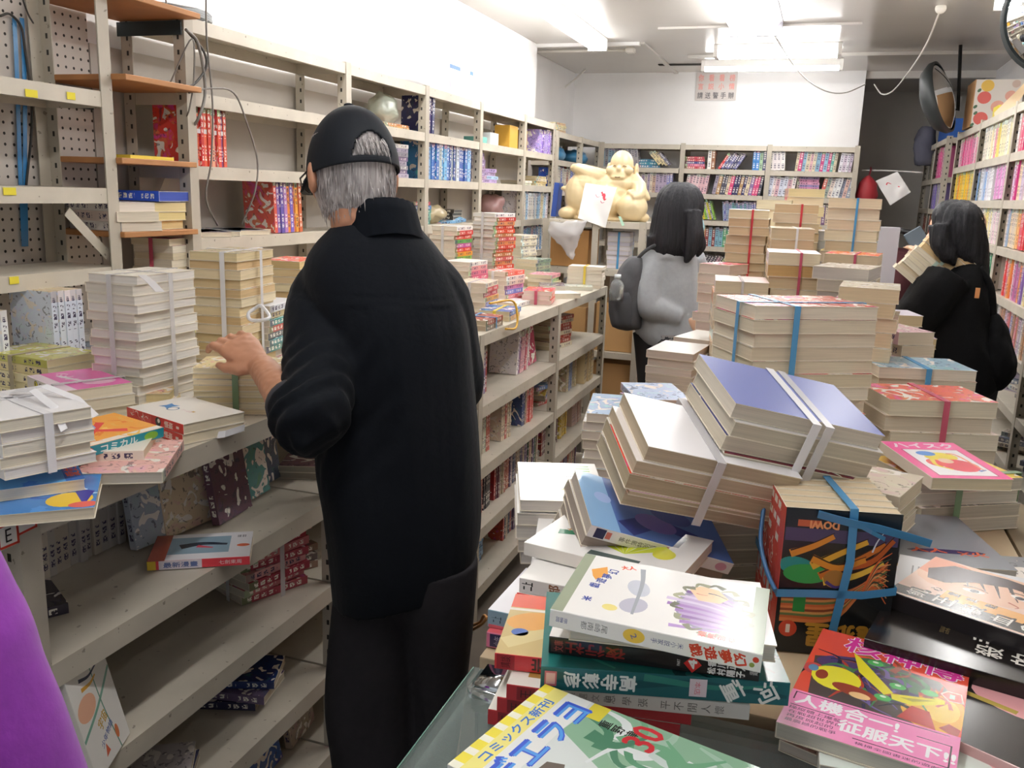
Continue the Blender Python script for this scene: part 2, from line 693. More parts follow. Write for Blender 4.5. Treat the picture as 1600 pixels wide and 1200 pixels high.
def shelving(label, origin, rz, posts, depth, levels, z0=0.0, ztop=None, lip=0.036, braces=(), top_depth=None, cat='shelving', group=None):
    """posts: positions along local x; levels: z of each shelf (or {bay: [...]}). Front at local y = 0."""
    root = empty('steel_shelving', origin, rz)
    tag(root, label, cat, group)
    alllev = sorted({z for v in levels.values() for z in v}) if isinstance(levels, dict) else levels
    ztop = ztop or max(alllev)
    for i, x in enumerate(posts):
        last = i == len(posts) - 1
        for back in (0, 1):
            bm = post_bm(ztop - z0, -1 if last else 1)
            if back:
                for v in bm.verts:
                    v.co.y = -v.co.y
                bmesh.ops.reverse_faces(bm, faces=bm.faces[:])
            obj('post', mesh_of(bm, 'post'), root, SLOT, loc=(x, depth if back else -0.004, z0 - origin[2]))
    for i in range(len(posts) - 1):
        a, b = posts[i], posts[i + 1]
        lv = levels.get(i, levels.get(-1)) if isinstance(levels, dict) else levels
        for z in lv:
            d = top_depth if (top_depth and z == max(alllev)) else depth
            o = bpy.data.objects.new('shelf', shelf_mesh(b - a - 0.008, d - 0.006, lip))
            COL.objects.link(o)
            o.parent = root
            o.location = (a + 0.004, 0.0, z - origin[2])
    for (x0, zz0, x1, zz1, y) in braces:
        bm = bmesh.new()
        p0, p1 = Vector((x0, y, zz0)), Vector((x1, y, zz1))
        d = (p1 - p0).normalized()
        n = Vector((-d.z, 0, d.x)) * 0.012
        for s in (0.0, 0.002):
            pass
        vs = [p0 + n, p1 + n, p1 - n, p0 - n]
        off = Vector((0, 0.002, 0))
        A = [bm.verts.new(v) for v in vs]
        B = [bm.verts.new(v + off) for v in vs]
        bm.faces.new(A)
        bm.faces.new(B[::-1])
        for k in range(4):
            bm.faces.new((A[k], B[k], B[(k + 1) % 4], A[(k + 1) % 4]))
        bmesh.ops.recalc_face_normals(bm, faces=bm.faces[:])
        obj('brace', mesh_of(bm, 'brace'), root, STEEL)
    return root


P90 = math.pi / 2
UX, BX, ZT = -1.65, -1.0, 1.045
# upper run along the left wall: local x = world Y
UP = [2.06, 2.92, 3.60, 4.25, 4.95, 5.56]
UPPER = shelving('long run of mostly empty beige steel shelves over the left-hand counter', (UX, 2.06, 0), P90, [p - 2.06 for p in UP], 0.205,
                 {-1: [1.925, 1.735, 1.54, 1.34], 3: [1.925, 1.735, 1.54, 1.34, 1.15], 4: [1.925, 1.735, 1.54, 1.34, 1.15]}, z0=ZT, ztop=1.93,
                 braces=[(0.05, 1.36, 0.16, 1.53, 0.19), (0.70, 1.36, 0.58, 1.53, 0.19), (0.55, 1.36, 0.64, 1.52, 0.19)])
shelving('tall beige shelf unit against the white pegboard at the left edge', (UX, 0.35, 0), P90, [0.0, 0.72, 1.44], 0.205,
         [2.20, 1.70, 1.475, 1.285], z0=ZT, ztop=2.40, braces=[(0.98, 1.31, 1.20, 1.44, 0.20), (1.42, 1.31, 1.30, 1.42, 0.02)])
BP = [-0.05, 0.86, 1.70, 2.62, 3.53, 4.42]
BASE = shelving('deep beige steel counter shelving along the left side piled with comics', (BX, -0.05, 0), P90, [p + 0.05 for p in BP], 0.60,
                [1.045, 0.80, 0.585, 0.365, 0.15], z0=0.0, lip=0.04, top_depth=0.866)
M_CARD = mat('b98a55', 0.85, noise_amt=0.08, nscale=8)
# back panels so that the bays read as closed boxes
o = box('back_panel', -1.625, -1.615, -0.05, 4.42, 0.02, 1.0, mat('a79c86', 0.8, noise_amt=0.1, nscale=5))
tag(o, 'beige panel closing the back of the low counter shelving', 'panel')

shelving('short steel shelf unit in the far left corner beyond the counter', (-1.69, 5.76, 0), P90, [0.0, 0.62, 1.17], 0.29,
         [1.895, 1.715, 1.52, 1.33, 1.14, 0.95], z0=0.0, ztop=1.90)
shelving('three-bay steel bookcase across the back wall full of paperbacks', (-1.69, 6.95, 0), 0, [0.0, 0.627, 1.26, 1.90], 0.28,
         [1.89, 1.715, 1.53, 1.335, 1.14, 0.95, 0.75, 0.5, 0.25], z0=0.0, ztop=1.90)
RX = 0.75
RP = [2.70, 3.63, 4.50, 5.43, 6.30]
RL = [1.94, 1.735, 1.535, 1.335, 1.135, 0.94, 0.75, 0.55, 0.30]
shelving('long steel bookcase on the right full of pink and yellow romance novels', (RX, 6.30, 0), -P90, [6.30 - p for p in reversed(RP)], 0.29, RL, z0=0.0, ztop=1.955)
shelving('farther steel bookcase on the right near the dark corridor wall', (RX - 0.02, 7.95, 0), -P90, [0.0, 0.70, 1.32], 0.29,
         [1.945, 1.69, 1.48, 1.27, 1.05, 0.8, 0.5], z0=0.0, ztop=1.955)
shelving('waist-high slotted steel rack carrying the laughing statue', (-1.50, 4.90, 0), 0, [0.0, 0.29, 0.59], 0.36,
         [1.355, 1.09, 0.62, 0.28], z0=0.0, ztop=1.36)

# narrow wooden boards bridging the gap beside the pegboard unit
M_PLY = mat('b07a4a', 0.6, noise_amt=0.2, nscale=7, name='plywood')
for z, lab in ((1.915, 'topmost orange-brown wooden board bridging the two steel uprights'), (1.73, 'second wooden board down between the two steel uprights'),
               (1.535, 'third wooden board down carrying a flat yellow comic'), (1.355, 'lowest wooden board between the uprights carrying white boxes and a blue book')):
    dx = {1.915: 0.05, 1.73: 0.045, 1.535: 0.02, 1.355: 0.015}[z]
    bm = bmesh.new()
    add_box(bm, -0.105, 0.105 + dx, -0.137, 0.142, 0, 0.014)
    bmesh.ops.bevel(bm, geom=bm.edges[:], offset=0.0015, segments=1, affect='EDGES')
    o = obj('wooden_board', mesh_of(bm, 'wooden_board'), None, M_PLY, loc=(-1.752, 1.925, z))
    tag(o, lab, 'board')
bm = bmesh.new()
add_box(bm, -0.02, 0.19, 0, 0.004, 0, 0.036)
o = obj('dark_bracket', mesh_of(bm), None, mat('1f2d30', 0.5), loc=(-1.84, 2.052, 1.876))
tag(o, 'dark green metal bracket under the topmost wooden board', 'bracket')
o = box('teal_strip', -1.862, -1.858, 1.805, 1.95, 1.675, 1.727, mat('1d3138', 0.5))
tag(o, 'dark teal strip of panel under the second wooden board', 'panel')

# small paper price labels on the counter front
M_RED, M_PAPER, M_INK = mat('d8402e', 0.6), mat('f0ebe2', 0.7), mat('2a2624', 0.7)


def paper_label(name, lab, loc, w, h, text=None, tilt=0.0):
    bm = bmesh.new()
    F = lambda x, y: Vector((0.0012, x, y))
    add_box(bm, 0, 0.001, -w / 2, w / 2, -h / 2, h / 2, 0)
    r = 0.0035
    for q in (((-w / 2 + .002, h / 2 - .002), (w / 2 - .002, h / 2 - .002)), ((-w / 2 + .002, -h / 2 + .002), (w / 2 - .002, -h / 2 + .002)),
              ((-w / 2 + .002, -h / 2), (-w / 2 + .002, h / 2)), ((w / 2 - .002, -h / 2), (w / 2 - .002, h / 2))):
        add_poly(bm, stroke(q, r), F, 1)
    if text:
        add_text(bm, text, lambda x, y: Vector((0.0016, x, y)), 0, 0, w * .28, h * .55, 0, 2)
    bmesh.ops.recalc_face_normals(bm, faces=bm.faces[:])
    o = obj(name, mesh_of(bm), None, [M_PAPER, M_RED, M_INK], loc=loc)
    o.rotation_euler = (R_(tilt), 0, 0)
    tag(o, lab, 'label')


p = atx(12, 836, BX + 0.006)
paper_label('price_label', 'red-edged paper label reading E on the counter upright', p, 0.034, 0.034, 'E')
p = atx(40, 816, BX + 0.006)
paper_label('price_label', 'blank red-edged paper label on the counter front edge', p, 0.034, 0.028, None, 4)
M_YEL = mat('e6d63a', 0.7)
for i, (px, py, lab) in enumerate(((49, 146, 'yellow sticker on the upper shelf of the pegboard unit, the wider one'), (111, 150, 'small round yellow sticker near the upright on the pegboard unit shelf'),
                                   (15, 299, 'yellow sticker on the middle shelf edge of the pegboard unit'), (22, 438, 'yellow sticker on the lowest shelf edge of the pegboard unit'))):
    p = atx(px, py, UX + 0.004)
    o = box('yellow_sticker', p.x, p.x + .0008, p.y - .012 - .004 * (i % 2 == 0), p.y + .012 + .004 * (i % 2 == 0), p.z - .008, p.z + .008, M_YEL)
    tag(o, lab, 'sticker')

# ---------------------------------------------------------------- ceiling lights
M_TUBE = emit((1.0, 0.99, 0.98), TUBE_POWER, 'fluorescent_tube')
M_HOUS = mat('f2f0ec', 0.35)


def batten(label, x, y, length, along='y', tubes=2, gap=0.05, hm=None):
    root = empty('ceiling_light', (x, y, ZC), 0 if along == 'y' else P90)
    tag(root, label, 'ceiling light', 'fluorescent ceiling lights')
    bm = bmesh.new()
    hw = 0.035 + gap * (tubes - 1) / 2
    L = length / 2
    # folded trough
    for a, b in (((-hw, -0.005), (-hw * .55, -0.045)), ((-hw * .55, -0.045), (hw * .55, -0.045)), ((hw * .55, -0.045), (hw, -0.005))):
        vs = [bm.verts.new((a[0], -L, a[1])), bm.verts.new((b[0], -L, b[1])), bm.verts.new((b[0], L, b[1])), bm.verts.new((a[0], L, a[1]))]
        bm.faces.new(vs)
    add_box(bm, -hw, hw, -L, L, -0.005, 0)
    for e in (-L, L):
        add_box(bm, -hw, hw, e - .012, e + .012, -0.075, -0.002)
    obj('housing', mesh_of(bm), root, hm or M_HOUS)
    for i in range(tubes):
        tx = (i - (tubes - 1) / 2) * gap
        bm = bmesh.new()
        add_tube(bm, [(tx, -L + .012, -0.062), (tx, L - .012, -0.062)], 0.013, 10)
        obj('tube', mesh_of(bm), root, M_TUBE)
    return root


batten('twin-tube ceiling batten over the left counter, near the white wall', -1.43, 4.86, 1.64)
batten('twin-tube ceiling batten over the left shelves beside the standing man', -1.43, 2.8, 1.30)
batten('bare single tube light running crosswise before the back wall', -0.44, 6.66, 0.92, 'x', 1)
batten('three-tube open ceiling light in the middle of the shop', -0.445, 4.60, 1.36, 'y', 3, 0.105, mat('6f6d72', 0.4))
batten('crosswise light added for the ceiling reflection between the open light and the bare tube', -0.37, 6.05, 0.74, 'x', 2, 0.09)  # added fixture standing in for the tube's bright reflection on the glossy ceiling
batten('twin-tube ceiling batten above the middle of the comic island', -0.05, 2.7, 1.30)
batten('twin-tube ceiling batten above the right-hand bookcase aisle', 0.70, 4.1, 1.30)
batten('twin-tube ceiling batten above the aisle before the standing man', -0.42, 0.75, 1.30)

# ---------------------------------------------------------------- books
NAMED = [('white', 'f0eee8'), ('cream', 'ead9b0'), ('tan', 'c49a6a'), ('brown', '6b4426'), ('black', '201c20'), ('grey', '8d8d90'), ('red', 'c5302c'),
         ('pink', 'e98fb4'), ('magenta', 'd43c8c'), ('orange', 'e8832c'), ('yellow', 'ecd23c'), ('green', '4f9a55'), ('teal', '2f8f8c'),
         ('light blue', '8fbfe0'), ('blue', '3a66b8'), ('navy', '27305f'), ('purple', '7a4f9c'), ('lilac', 'b7a3d0')]


def cname(h):
    r = hx(h)
    return min(NAMED, key=lambda n: sum((a - b) ** 2 for a, b in zip(r, hx(n[1]))))[0]


BKM = {}


SPM = {}


def spine_mat(hexc):
    """The printed spine in a fixed colour of its own."""
    if hexc not in SPM:
        m = SPINE.copy()
        m.name = 'printed_spine_' + hexc
        nt = m.node_tree
        rgb = nt.nodes.new('ShaderNodeRGB')
        rgb.outputs[0].default_value = (*srgb(hx(hexc)), 1)
        oi = [n for n in nt.nodes if n.bl_idname == 'ShaderNodeObjectInfo'][0]
        for l in list(oi.outputs['Color'].links):
            nt.links.new(rgb.outputs[0], l.to_socket)
        SPM[hexc] = m
    return SPM[hexc]


def cover_mesh(w, h, t, style):
    """Paper cover: two boards and a spine, hinged along the left edge; the leaves are a separate mesh."""
    k = ('c', round(w, 3), round(h, 3), round(t, 4), style)
    if k not in BKM:
        bm = bmesh.new()
        ct = min(0.0011, t * 0.12)
        r = 0.0006
        x0, x1, y0, y1 = -w / 2, w / 2, -h / 2, h / 2
        prof = [(x1, 0), (x0 + r, 0), (x0, r), (x0, t - r), (x0 + r, t), (x1, t), (x1, t - ct), (x0 + ct, t - ct), (x0 + ct, ct), (x1, ct)]
        A = [bm.verts.new((x, y0, z)) for x, z in prof]
        B = [bm.verts.new((x, y1, z)) for x, z in prof]
        n = len(prof)
        for i in range(n):
            f = bm.faces.new((A[i], A[(i + 1) % n], B[(i + 1) % n], B[i]))
            f.material_index = 1 if i in (1, 2, 3) else (0 if i in (0, 4) else 2)
        for row, sgn in ((A, 1), (B, -1)):
            for q in ((0, 1, 8, 9), (1, 2, 3, 4, 7, 8), (4, 5, 6, 7)):
                vs = [row[j] for j in q]
                f = bm.faces.new(vs)
                f.material_index = 2
        bmesh.ops.recalc_face_normals(bm, faces=bm.faces[:])
        me = mesh_of(bm, 'cover')
        for m in ((PLAIN if style.startswith('plain') else ART), (spine_mat(style.split(':')[1]) if ':' in style else SPINE), mat('e6ddcb', 0.8)):
            me.materials.append(m)
        BKM[k] = me
    return BKM[k]


def pages_mesh(w, h, t):
    k = ('p', round(w, 3), round(h, 3), round(t, 4))
    if k not in BKM:
        bm = bmesh.new()
        ct = min(0.0011, t * 0.12)
        add_box(bm, -w / 2 + ct, w / 2 - 0.0012, -h / 2 + 0.0012, h / 2 - 0.0012, ct, t - ct)
        me = mesh_of(bm, 'page_block')
        me.materials.append(PAGES)
        BKM[k] = me
    return BKM[k]


def jit(c, a, r=rng):
    h, l, s = colorsys.rgb_to_hls(*c)
    l = min(0.97, max(0.03, l + r.uniform(-a, a)))
    h = (h + r.uniform(-a, a) * 0.25) % 1
    return colorsys.hls_to_rgb(h, l, s)


def book(name, label, cat, M, w, h, t, col, page='e8dcc0', style='art', group=None, pages=True):
    o = bpy.data.objects.new(name, cover_mesh(w, h, t, style))
    COL.objects.link(o)
    o.matrix_basis = M
    o.color = (*srgb(jit(hx(col), 0.02)), 1)
    tag(o, label, cat, group)
    if pages:
        p = bpy.data.objects.new('page_block', pages_mesh(w, h, t))
        COL.objects.link(p)
        p.parent = o
        p.color = (*srgb(jit(hx(page), 0.03)), 1)
    return o


_ONES = ['', 'first', 'second', 'third', 'fourth', 'fifth', 'sixth', 'seventh', 'eighth', 'ninth', 'tenth', 'eleventh', 'twelfth', 'thirteenth', 'fourteenth', 'fifteenth', 'sixteenth',
         'seventeenth', 'eighteenth', 'nineteenth']


def ordinal(k):
    """0 -> first, 1 -> second ... 59 -> sixtieth."""
    k += 1
    if k < 20:
        return _ONES[k]
    tens = ['', '', 'twent', 'thirt', 'fort', 'fift', 'sixt', 'sevent'][k // 10]
    return tens + 'ieth' if k % 10 == 0 else tens + 'y-' + _ONES[k % 10]


def strap(label, M, w, h, z0, z1, axis, off, m, width=0.012, gap=0.0018):
    """A flat packing strap looped round a stack: axis 'x' runs over the width, 'y' over the length."""
    bm = bmesh.new()
    L = (w if axis == 'x' else h) / 2 + gap
    pts = [(-L, z0 - .0008), (-L, z1 + gap * .5), (L, z1 + gap * .5), (L, z0 - .0008)]
    th = 0.0007
    inner = [(-L + th, z0 - .0008), (-L + th, z1 + gap * .5 - th), (L - th, z1 + gap * .5 - th), (L - th, z0 - .0008)]

    def V(a, z, o):
        return (a, o, z) if axis == 'x' else (o, a, z)
    rows = []
    for o in (off - width / 2, off + width / 2):
        rows.append(([bm.verts.new(V(a, z, o)) for a, z in pts], [bm.verts.new(V(a, z, o)) for a, z in inner]))
    (a0, b0), (a1, b1) = rows
    for i in range(3):
        bm.faces.new((a0[i], a0[i + 1], a1[i + 1], a1[i]))
        bm.faces.new((b0[i], b1[i], b1[i + 1], b0[i + 1]))
        bm.faces.new((a0[i], b0[i], b0[i + 1], a0[i + 1]))
        bm.faces.new((a1[i], a1[i + 1], b1[i + 1], b1[i]))
    bmesh.ops.recalc_face_normals(bm, faces=bm.faces[:])
    o = obj('packing_strap', mesh_of(bm, 'packing_strap'), None, m, M=M)
    tag(o, label, 'strap')
    return o


STR = {'clear': mat('e4e2e4', 0.25, alpha=0.55), 'white': mat('f2f1f4', 0.3, alpha=0.85), 'blue': mat('4f97c9', 0.25, alpha=0.9), 'pink': mat('c2526c', 0.3, alpha=0.9),
       'green': mat('7fa07a', 0.35, alpha=0.85), 'red': mat('c8323e', 0.3, alpha=0.9), 'yellow': mat('dcc04a', 0.3), 'tan': mat('b9ac90', 0.4, alpha=0.85), 'pale': mat('bfd6c8', 0.3, alpha=0.8)}


def stack(desc, P, z0, n, w, h, t, yaw, cols, page='e8dcc0', straps=(), jig=0.004, ja=1.5, noun='comic', name='comic_book', tilt=(0, 0), style='art', centre=None, tops=None, offs=None, sw=0.012):
    """A pile of n books. P: pixel of the middle of its top face (or centre = (x, y)). desc finishes every label."""
    ts = t if isinstance(t, (list, tuple)) else [t * (1 if n < 3 else rng.uniform(0.92, 1.08)) for _ in range(n)]
    H = sum(ts) + 0.0004 * n
    if centre is None:
        q = at(P[0], P[1], z0 + H)
        x, y = q.x, q.y
    else:
        x, y = centre
    M0 = Matrix.Translation((x, y, z0)) @ Matrix.Rotation(R_(yaw), 4, 'Z')
    if tilt != (0, 0):
        M0 = Matrix.Translation((x, y, z0)) @ Matrix.Rotation(R_(tilt[1]), 4, 'Y') @ Matrix.Rotation(R_(tilt[0]), 4, 'X') @ Matrix.Rotation(R_(yaw), 4, 'Z')
    z = 0.0
    for i in range(n):
        k = n - 1 - i                          # 0 is the topmost
        c = (tops[k] if tops and k < len(tops) else (cols[i % len(cols)] if isinstance(cols, (list, tuple)) else cols))
        if k == 0:
            od = 'topmost' if n > 1 else ''
        elif i == 0:
            od = 'bottom'
        else:
            od = ordinal(k)
        nm = (f"{od} {noun} {'down in' if 0 < k < n - 1 else 'of'} {desc}") if n > 1 else f'{desc}'
        pg = page[i % len(page)] if isinstance(page, (list, tuple)) else page
        dx, dy = (offs[i] if offs else (rng.uniform(-jig, jig), rng.uniform(-jig, jig)))
        Mi = M0 @ Matrix.Translation((dx, dy, z)) @ Matrix.Rotation(R_(rng.uniform(-ja, ja)), 4, 'Z')
        ww, hh = w * rng.uniform(0.985, 1.0), h * rng.uniform(0.99, 1.0)
        st_ = style
        if c[0] != '=' and style == 'art':
            hh_, ll_, ss_ = colorsys.rgb_to_hls(*hx(c))
            if ll_ > .84 and max(hx(c)) - min(hx(c)) < .10:
                st_ = 'plain'
        if c[0] == '=':
            c, st_ = c[1:], 'plain'
        book(name, nm, noun.split()[-1], Mi, round(ww, 3), round(hh, 3), ts[i], c, pg, st_)
        z += ts[i] + 0.0004
    for (axis, off, colr) in straps:
        cn = {'tan': 'beige', 'pale': 'pale green'}.get(colr, colr)
        strap(f"{cn} strap {'across' if axis == 'x' else 'along'} {desc}", M0, w + 2 * jig, h + 2 * jig, 0, z, axis, off, STR[colr], sw)
    return M0, z0 + H


def row(desc, origin, along, out, length, cols, hr=(0.17, 0.185), tr=(0.012, 0.02), w=0.12, noun='paperback', name='paperback_book', lean=0.0, style='art', pages=False, page='e8dcc0', seq=None, rev=False, spread=1.0, leans=None):
    """Books standing side by side; spine towards 'out', the row running along 'along' from origin."""
    A, O, Z = Vector(along), Vector(out), Vector((0, 0, 1))
    x = 0.0
    k = 0
    made = []
    desc = desc[4:] if desc.startswith('the ') else desc
    while x < length:
        t = rng.uniform(*tr)
        if x + t > length:
            break
        h = rng.uniform(*hr)
        if seq:
            if k >= len(seq):
                break
            c = seq[k]
        else:
            c = rng.choice(cols)
        made.append((x, t, h, c))
        x += t + 0.0006 + (rng.uniform(0, 0.02) if rng.random() > spread else 0)
        k += 1
    n = len(made)
    for i, (x, t, h, c) in enumerate(made):
        idx = (n - 1 - i) if rev else i
        ang = lean if leans is None else leans(i, n)
        ti = round(t * 500) / 500
        # local: x from spine to fore-edge, y up, z along the row
        X = -O
        Mb = Matrix.Identity(4)
        up = Z * math.cos(ang) + A * math.sin(ang)
        th = A * math.cos(ang) - Z * math.sin(ang)
        if X.cross(up).dot(th) < 0:             # keep the frame right-handed: flip the thickness axis
            th2 = -th
            base = Vector(origin) + A * (x + ti) + up * (h / 2) - O * (w / 2)
        else:
            th2 = th
            base = Vector(origin) + A * x + up * (h / 2) - O * (w / 2)
        base += Z * (abs(math.sin(ang)) * ti) + O * rng.uniform(-0.006, 0.004)
        for r in range(3):
            Mb[r][0], Mb[r][1], Mb[r][2], Mb[r][3] = X[r], up[r], th2[r], base[r]
        od = 'leftmost' if idx == 0 else ('rightmost' if idx == n - 1 else ordinal(idx))
        lab = f"{cname(c)} {noun} {od} {'from left ' if 0 < idx < n - 1 else ''}in {desc}"
        book(name, lab, noun.split()[-1], Mb, w, round(h * 200) / 200, ti, c, page, style, pages=pages)
    return made


Y_ = (0, 1, 0)
MIX = ['e8e2d6', 'd9483b', 'e9a43a', '3c78b8', 'c9d6e6', 'f0ead6', 'b34a7a', '4d9a6c', 'ddd0b0', '7a5a9a', 'e6e6ea']
CREAM = ['efe7d2', 'e6d9b8', 'f2ede0', 'dcc9a0', 'e9e4d8']
PALE = ['f0ebe4', 'e6e0e6', 'f3e0dc', 'dfe6ee', 'f2ecd8']

# ---------------------------------------------------------------- left counter
Z0 = ZT + 0.001
TAN = 'd9c3a0'
WH = 'e2ded6'
stack('the tall untidy white stack bound with clear straps beside the upright', (224, 424), Z0, 15, 0.118, 0.176, 0.0182, 0, ['eeeae4', 'e4dcd8', 'f0ece0', 'dfd8d0'], [WH, 'd9d3c8', 'e6e2dc'],
      [('x', 0.0, 'clear'), ('y', 0.0, 'clear')], jig=0.006, noun='book')
stack('the stack with a pink strap behind the tall white stack', (266, 370), Z0, 15, 0.12, 0.172, 0.0195, 6, ['e8dcc8', 'f0e6d8'], ['ddd0b4', 'e2d8c4'], [('y', 0.0, 'pink')], tops=['e28aa0', 'e7a0a8', 'ecc0c0', 'efe3e0'], noun='comic')
stack('the tan-paged stack tied with white string left of the man', (366, 390), Z0, 14, 0.122, 0.178, 0.0205, 8, ['d9c08a', 'e6d6b0', 'cfae7a'], ['d8bf92', 'e0cca0', 'e6d6b4'], [('y', 0.02, 'white'), ('x', 0.0, 'white')], noun='comic', jig=0.006)
stack('the tan stack with a red-lettered top touching the man\'s shoulder', (458, 404), Z0, 11, 0.125, 0.18, 0.021, 10, ['d9c090', 'e4d2a8'], ['d8bf92', 'e3d2a8'], (), tops=['e8583c', 'e6d8b0'], noun='comic', jig=0.01, ja=5)
stack('the low cream stack under the man\'s hand', (384, 566), Z0, 8, 0.128, 0.182, 0.0112, -64, ['e9dcb8', 'e0cc98', 'f0e6cc'], ['e6d5ac', 'ecdfbe'], [('x', -0.01, 'green')], noun='comic', jig=0.003)
stack('the teal-spined stack in a clear bag by the man\'s elbow', (408, 470), Z0 + 0.045, 7, 0.115, 0.172, 0.0165, 190, ['2f6f68', '2a7f86', '5a5f66', 'c4463a', '2f8f8c', 'd8c8a0'], 'c9bfae', (), tops=['dfe3ea'], noun='comic')
stack('the thin pair of magazines under the teal-spined stack', (412, 533), Z0, 2, 0.17, 0.24, 0.02, 10, ['e07a9a', 'bcd3e8'], 'd8d0c0', (), noun='magazine', name='magazine', jig=0.008, ja=4)
stack('the wide low stack with yellow-green top at the far left', (62, 548), Z0, 5, 0.128, 0.20, 0.0175, 84, ['efe5bc', 'e9dca8'], ['e8d9ac', 'eadfc0'], [('x', 0.0, 'tan')], tops=['c9c46a'], noun='comic')
stack('the white stack with a knotted white ribbon at the left edge', (28, 628), Z0 + 0.052, 5, 0.125, 0.18, 0.0165, 70, ['f1eff0', 'e6e4e8'], ['e6e2de', 'dcd2c0', 'e0d8c8'], [('x', 0.03, 'white'), ('y', 0.0, 'white')], noun='comic')
stack('the cream comics hidden under the orange comic', (150, 690), Z0, 2, 0.118, 0.172, 0.0165, 120, ['eae0d0', 'e8e0d0'], 'ddd0b4', (), noun='comic')
stack('comic with a pale painted face on its cover at the counter edge', (208, 712), Z0, 1, 0.128, 0.182, 0.018, 210, ['e6b0a8'], 'cfc8bc', (), noun='comic')
stack('the loose cream comics between the tall stack and the pink comics', (222, 602), Z0, 2, 0.125, 0.178, 0.018, 40, ['e6d0a0', 'dfc290'], 'e3cfa0', (), noun='comic', jig=0.012, ja=12)
stack('the yellow and red comics in the gap behind the man\'s hand', (338, 512), Z0, 3, 0.12, 0.175, 0.017, 25, ['e0c840', 'c8d0da', 'd9d46a'], 'ded2b8', (), noun='comic', jig=0.008, ja=8)
stack('the low comics lying behind the far-left stack', (92, 518), Z0, 3, 0.12, 0.175, 0.017, 130, ['c9c4c0', 'a8b4c0', 'd0ccc8'], 'd8d0c4', (), noun='comic', jig=0.01, ja=6)
# slip sets of white volumes with blue lettering
row('the white and blue volume set at the left edge', (-1.60, 1.30, Z0), Y_, (1, 0, 0), 0.2, ['f0eeea'], (0.175, 0.176), (0.016, 0.017), 0.12, 'comic', 'comic_book', seq=['eef0f6'] * 6, pages=True, page='e0c8a0')
row('the second white and blue volume set under the pegboard shelf', (-1.58, 1.50, Z0 + 0.03), Y_, (1, 0, 0), 0.2, ['f0eeea'], (0.175, 0.176), (0.016, 0.017), 0.12, 'comic', 'comic_book', seq=['e6ecf8'] * 5, pages=True, page='e0c8a0')

# on the wooden boards and upper shelves
o = box('flat_comic', -1.70, -1.648, 1.84, 2.00, 1.5495, 1.558, mat('e8cf4a', 0.4))
tag(o, 'flat yellow comic on the third wooden board', 'comic')
stack('the white box-like books on the lowest wooden board', None, 1.3695, 3, 0.13, 0.19, 0.024, 82, ['eeeae6', 'e2cfc6', 'eae6e2'], 'ded4c4', (), noun='book', name='paperback_book', centre=(-1.735, 1.72 + 0.14), style='plain', jig=0.01)
stack('blue hardback with a yellow label on the lowest wooden board', None, 1.4435, 1, 0.14, 0.15, 0.026, 96, ['2b55c8'], '4058b0', (), noun='book', name='paperback_book', centre=(-1.72, 1.985), style='plain')
stack('the cream books under the blue hardback', None, 1.3695, 3, 0.14, 0.12, 0.0235, 90, ['eadcae', 'e6d49c'], 'e6d49c', (), noun='book', name='paperback_book', centre=(-1.72, 1.985), style='plain', jig=0.008)
red_set = row('the red bundle tied with white on the upper shelf', (UX - 0.02, 2.085, 1.5405), Y_, (1, 0, 0), 0.30, ['d8402e'], (0.164, 0.17), (0.0125, 0.0145), 0.11, 'comic', 'comic_book', seq=['d8483a', 'e0604a', 'd84a3c', 'e87a5a', 'c83a3a', 'e06a50', 'd0402e', 'e0a080', 'b83a50', 'd85040', '7a3a6a', 'd86050'], pages=True)
bm = bmesh.new()
add_box(bm, 0, 0.0012, 0, 0.172, 0, 0.012)
o = obj('packing_strap', mesh_of(bm), None, STR['white'], loc=(UX - 0.0215, 2.085, 1.63))
tag(o, 'white strap across the red bundle on the upper shelf', 'strap')
row('the purple-spined bundle on the shelf left of the man\'s chin', (UX - 0.02, 2.50, 1.341), Y_, (1, 0, 0), 0.32, MIX, (0.17, 0.176), (0.015, 0.018), 0.115, 'comic', 'comic_book', seq=['d86a5a', '8a6ab0', '6a5aa8', 'b080c0', 'e08a4a', '7a6ac0', 'd87a5a', 'e8a84a', 'c86a4a'], pages=True, lean=-0.06)
for i, (px, py, c, lab, yaw) in enumerate(((330, 372, 'd8d0c0', 'white open comic fallen on the shelf behind the tan stack', 20), (352, 366, '3a2a5a', 'dark purple comic fallen on the shelf behind the tan stack', 60),
                                          (385, 362, '9aa8b8', 'grey-blue comic propped on the shelf behind the tan stack', 35), (308, 376, '5a7a9a', 'striped comic wedged behind the pink-strapped stack', 70), (445, 388, 'e8dcc0', 'white comic lying flat before the purple bundle', 5))):
    stack(lab, None, 1.341, 1, 0.12, 0.175, 0.014, yaw, [c], 'e6dcc8', noun='comic', centre=(UX - 0.10, 2.14 + 0.088 * i))

# stacks on the counter beyond the man
def cstack(desc, px, py, X, cols, page, yaw=0, t=0.0175, w=0.118, h=0.174, straps=(), z=None, **kw):
    p = atx(px, py, X)                          # top of a pile whose middle stands at X
    n = max(1, round((p.z - Z0) / (t + 0.0004)))
    return stack(desc, None, Z0, n, w, h, t, yaw, cols, page, straps, centre=(p.x, p.y), **kw)


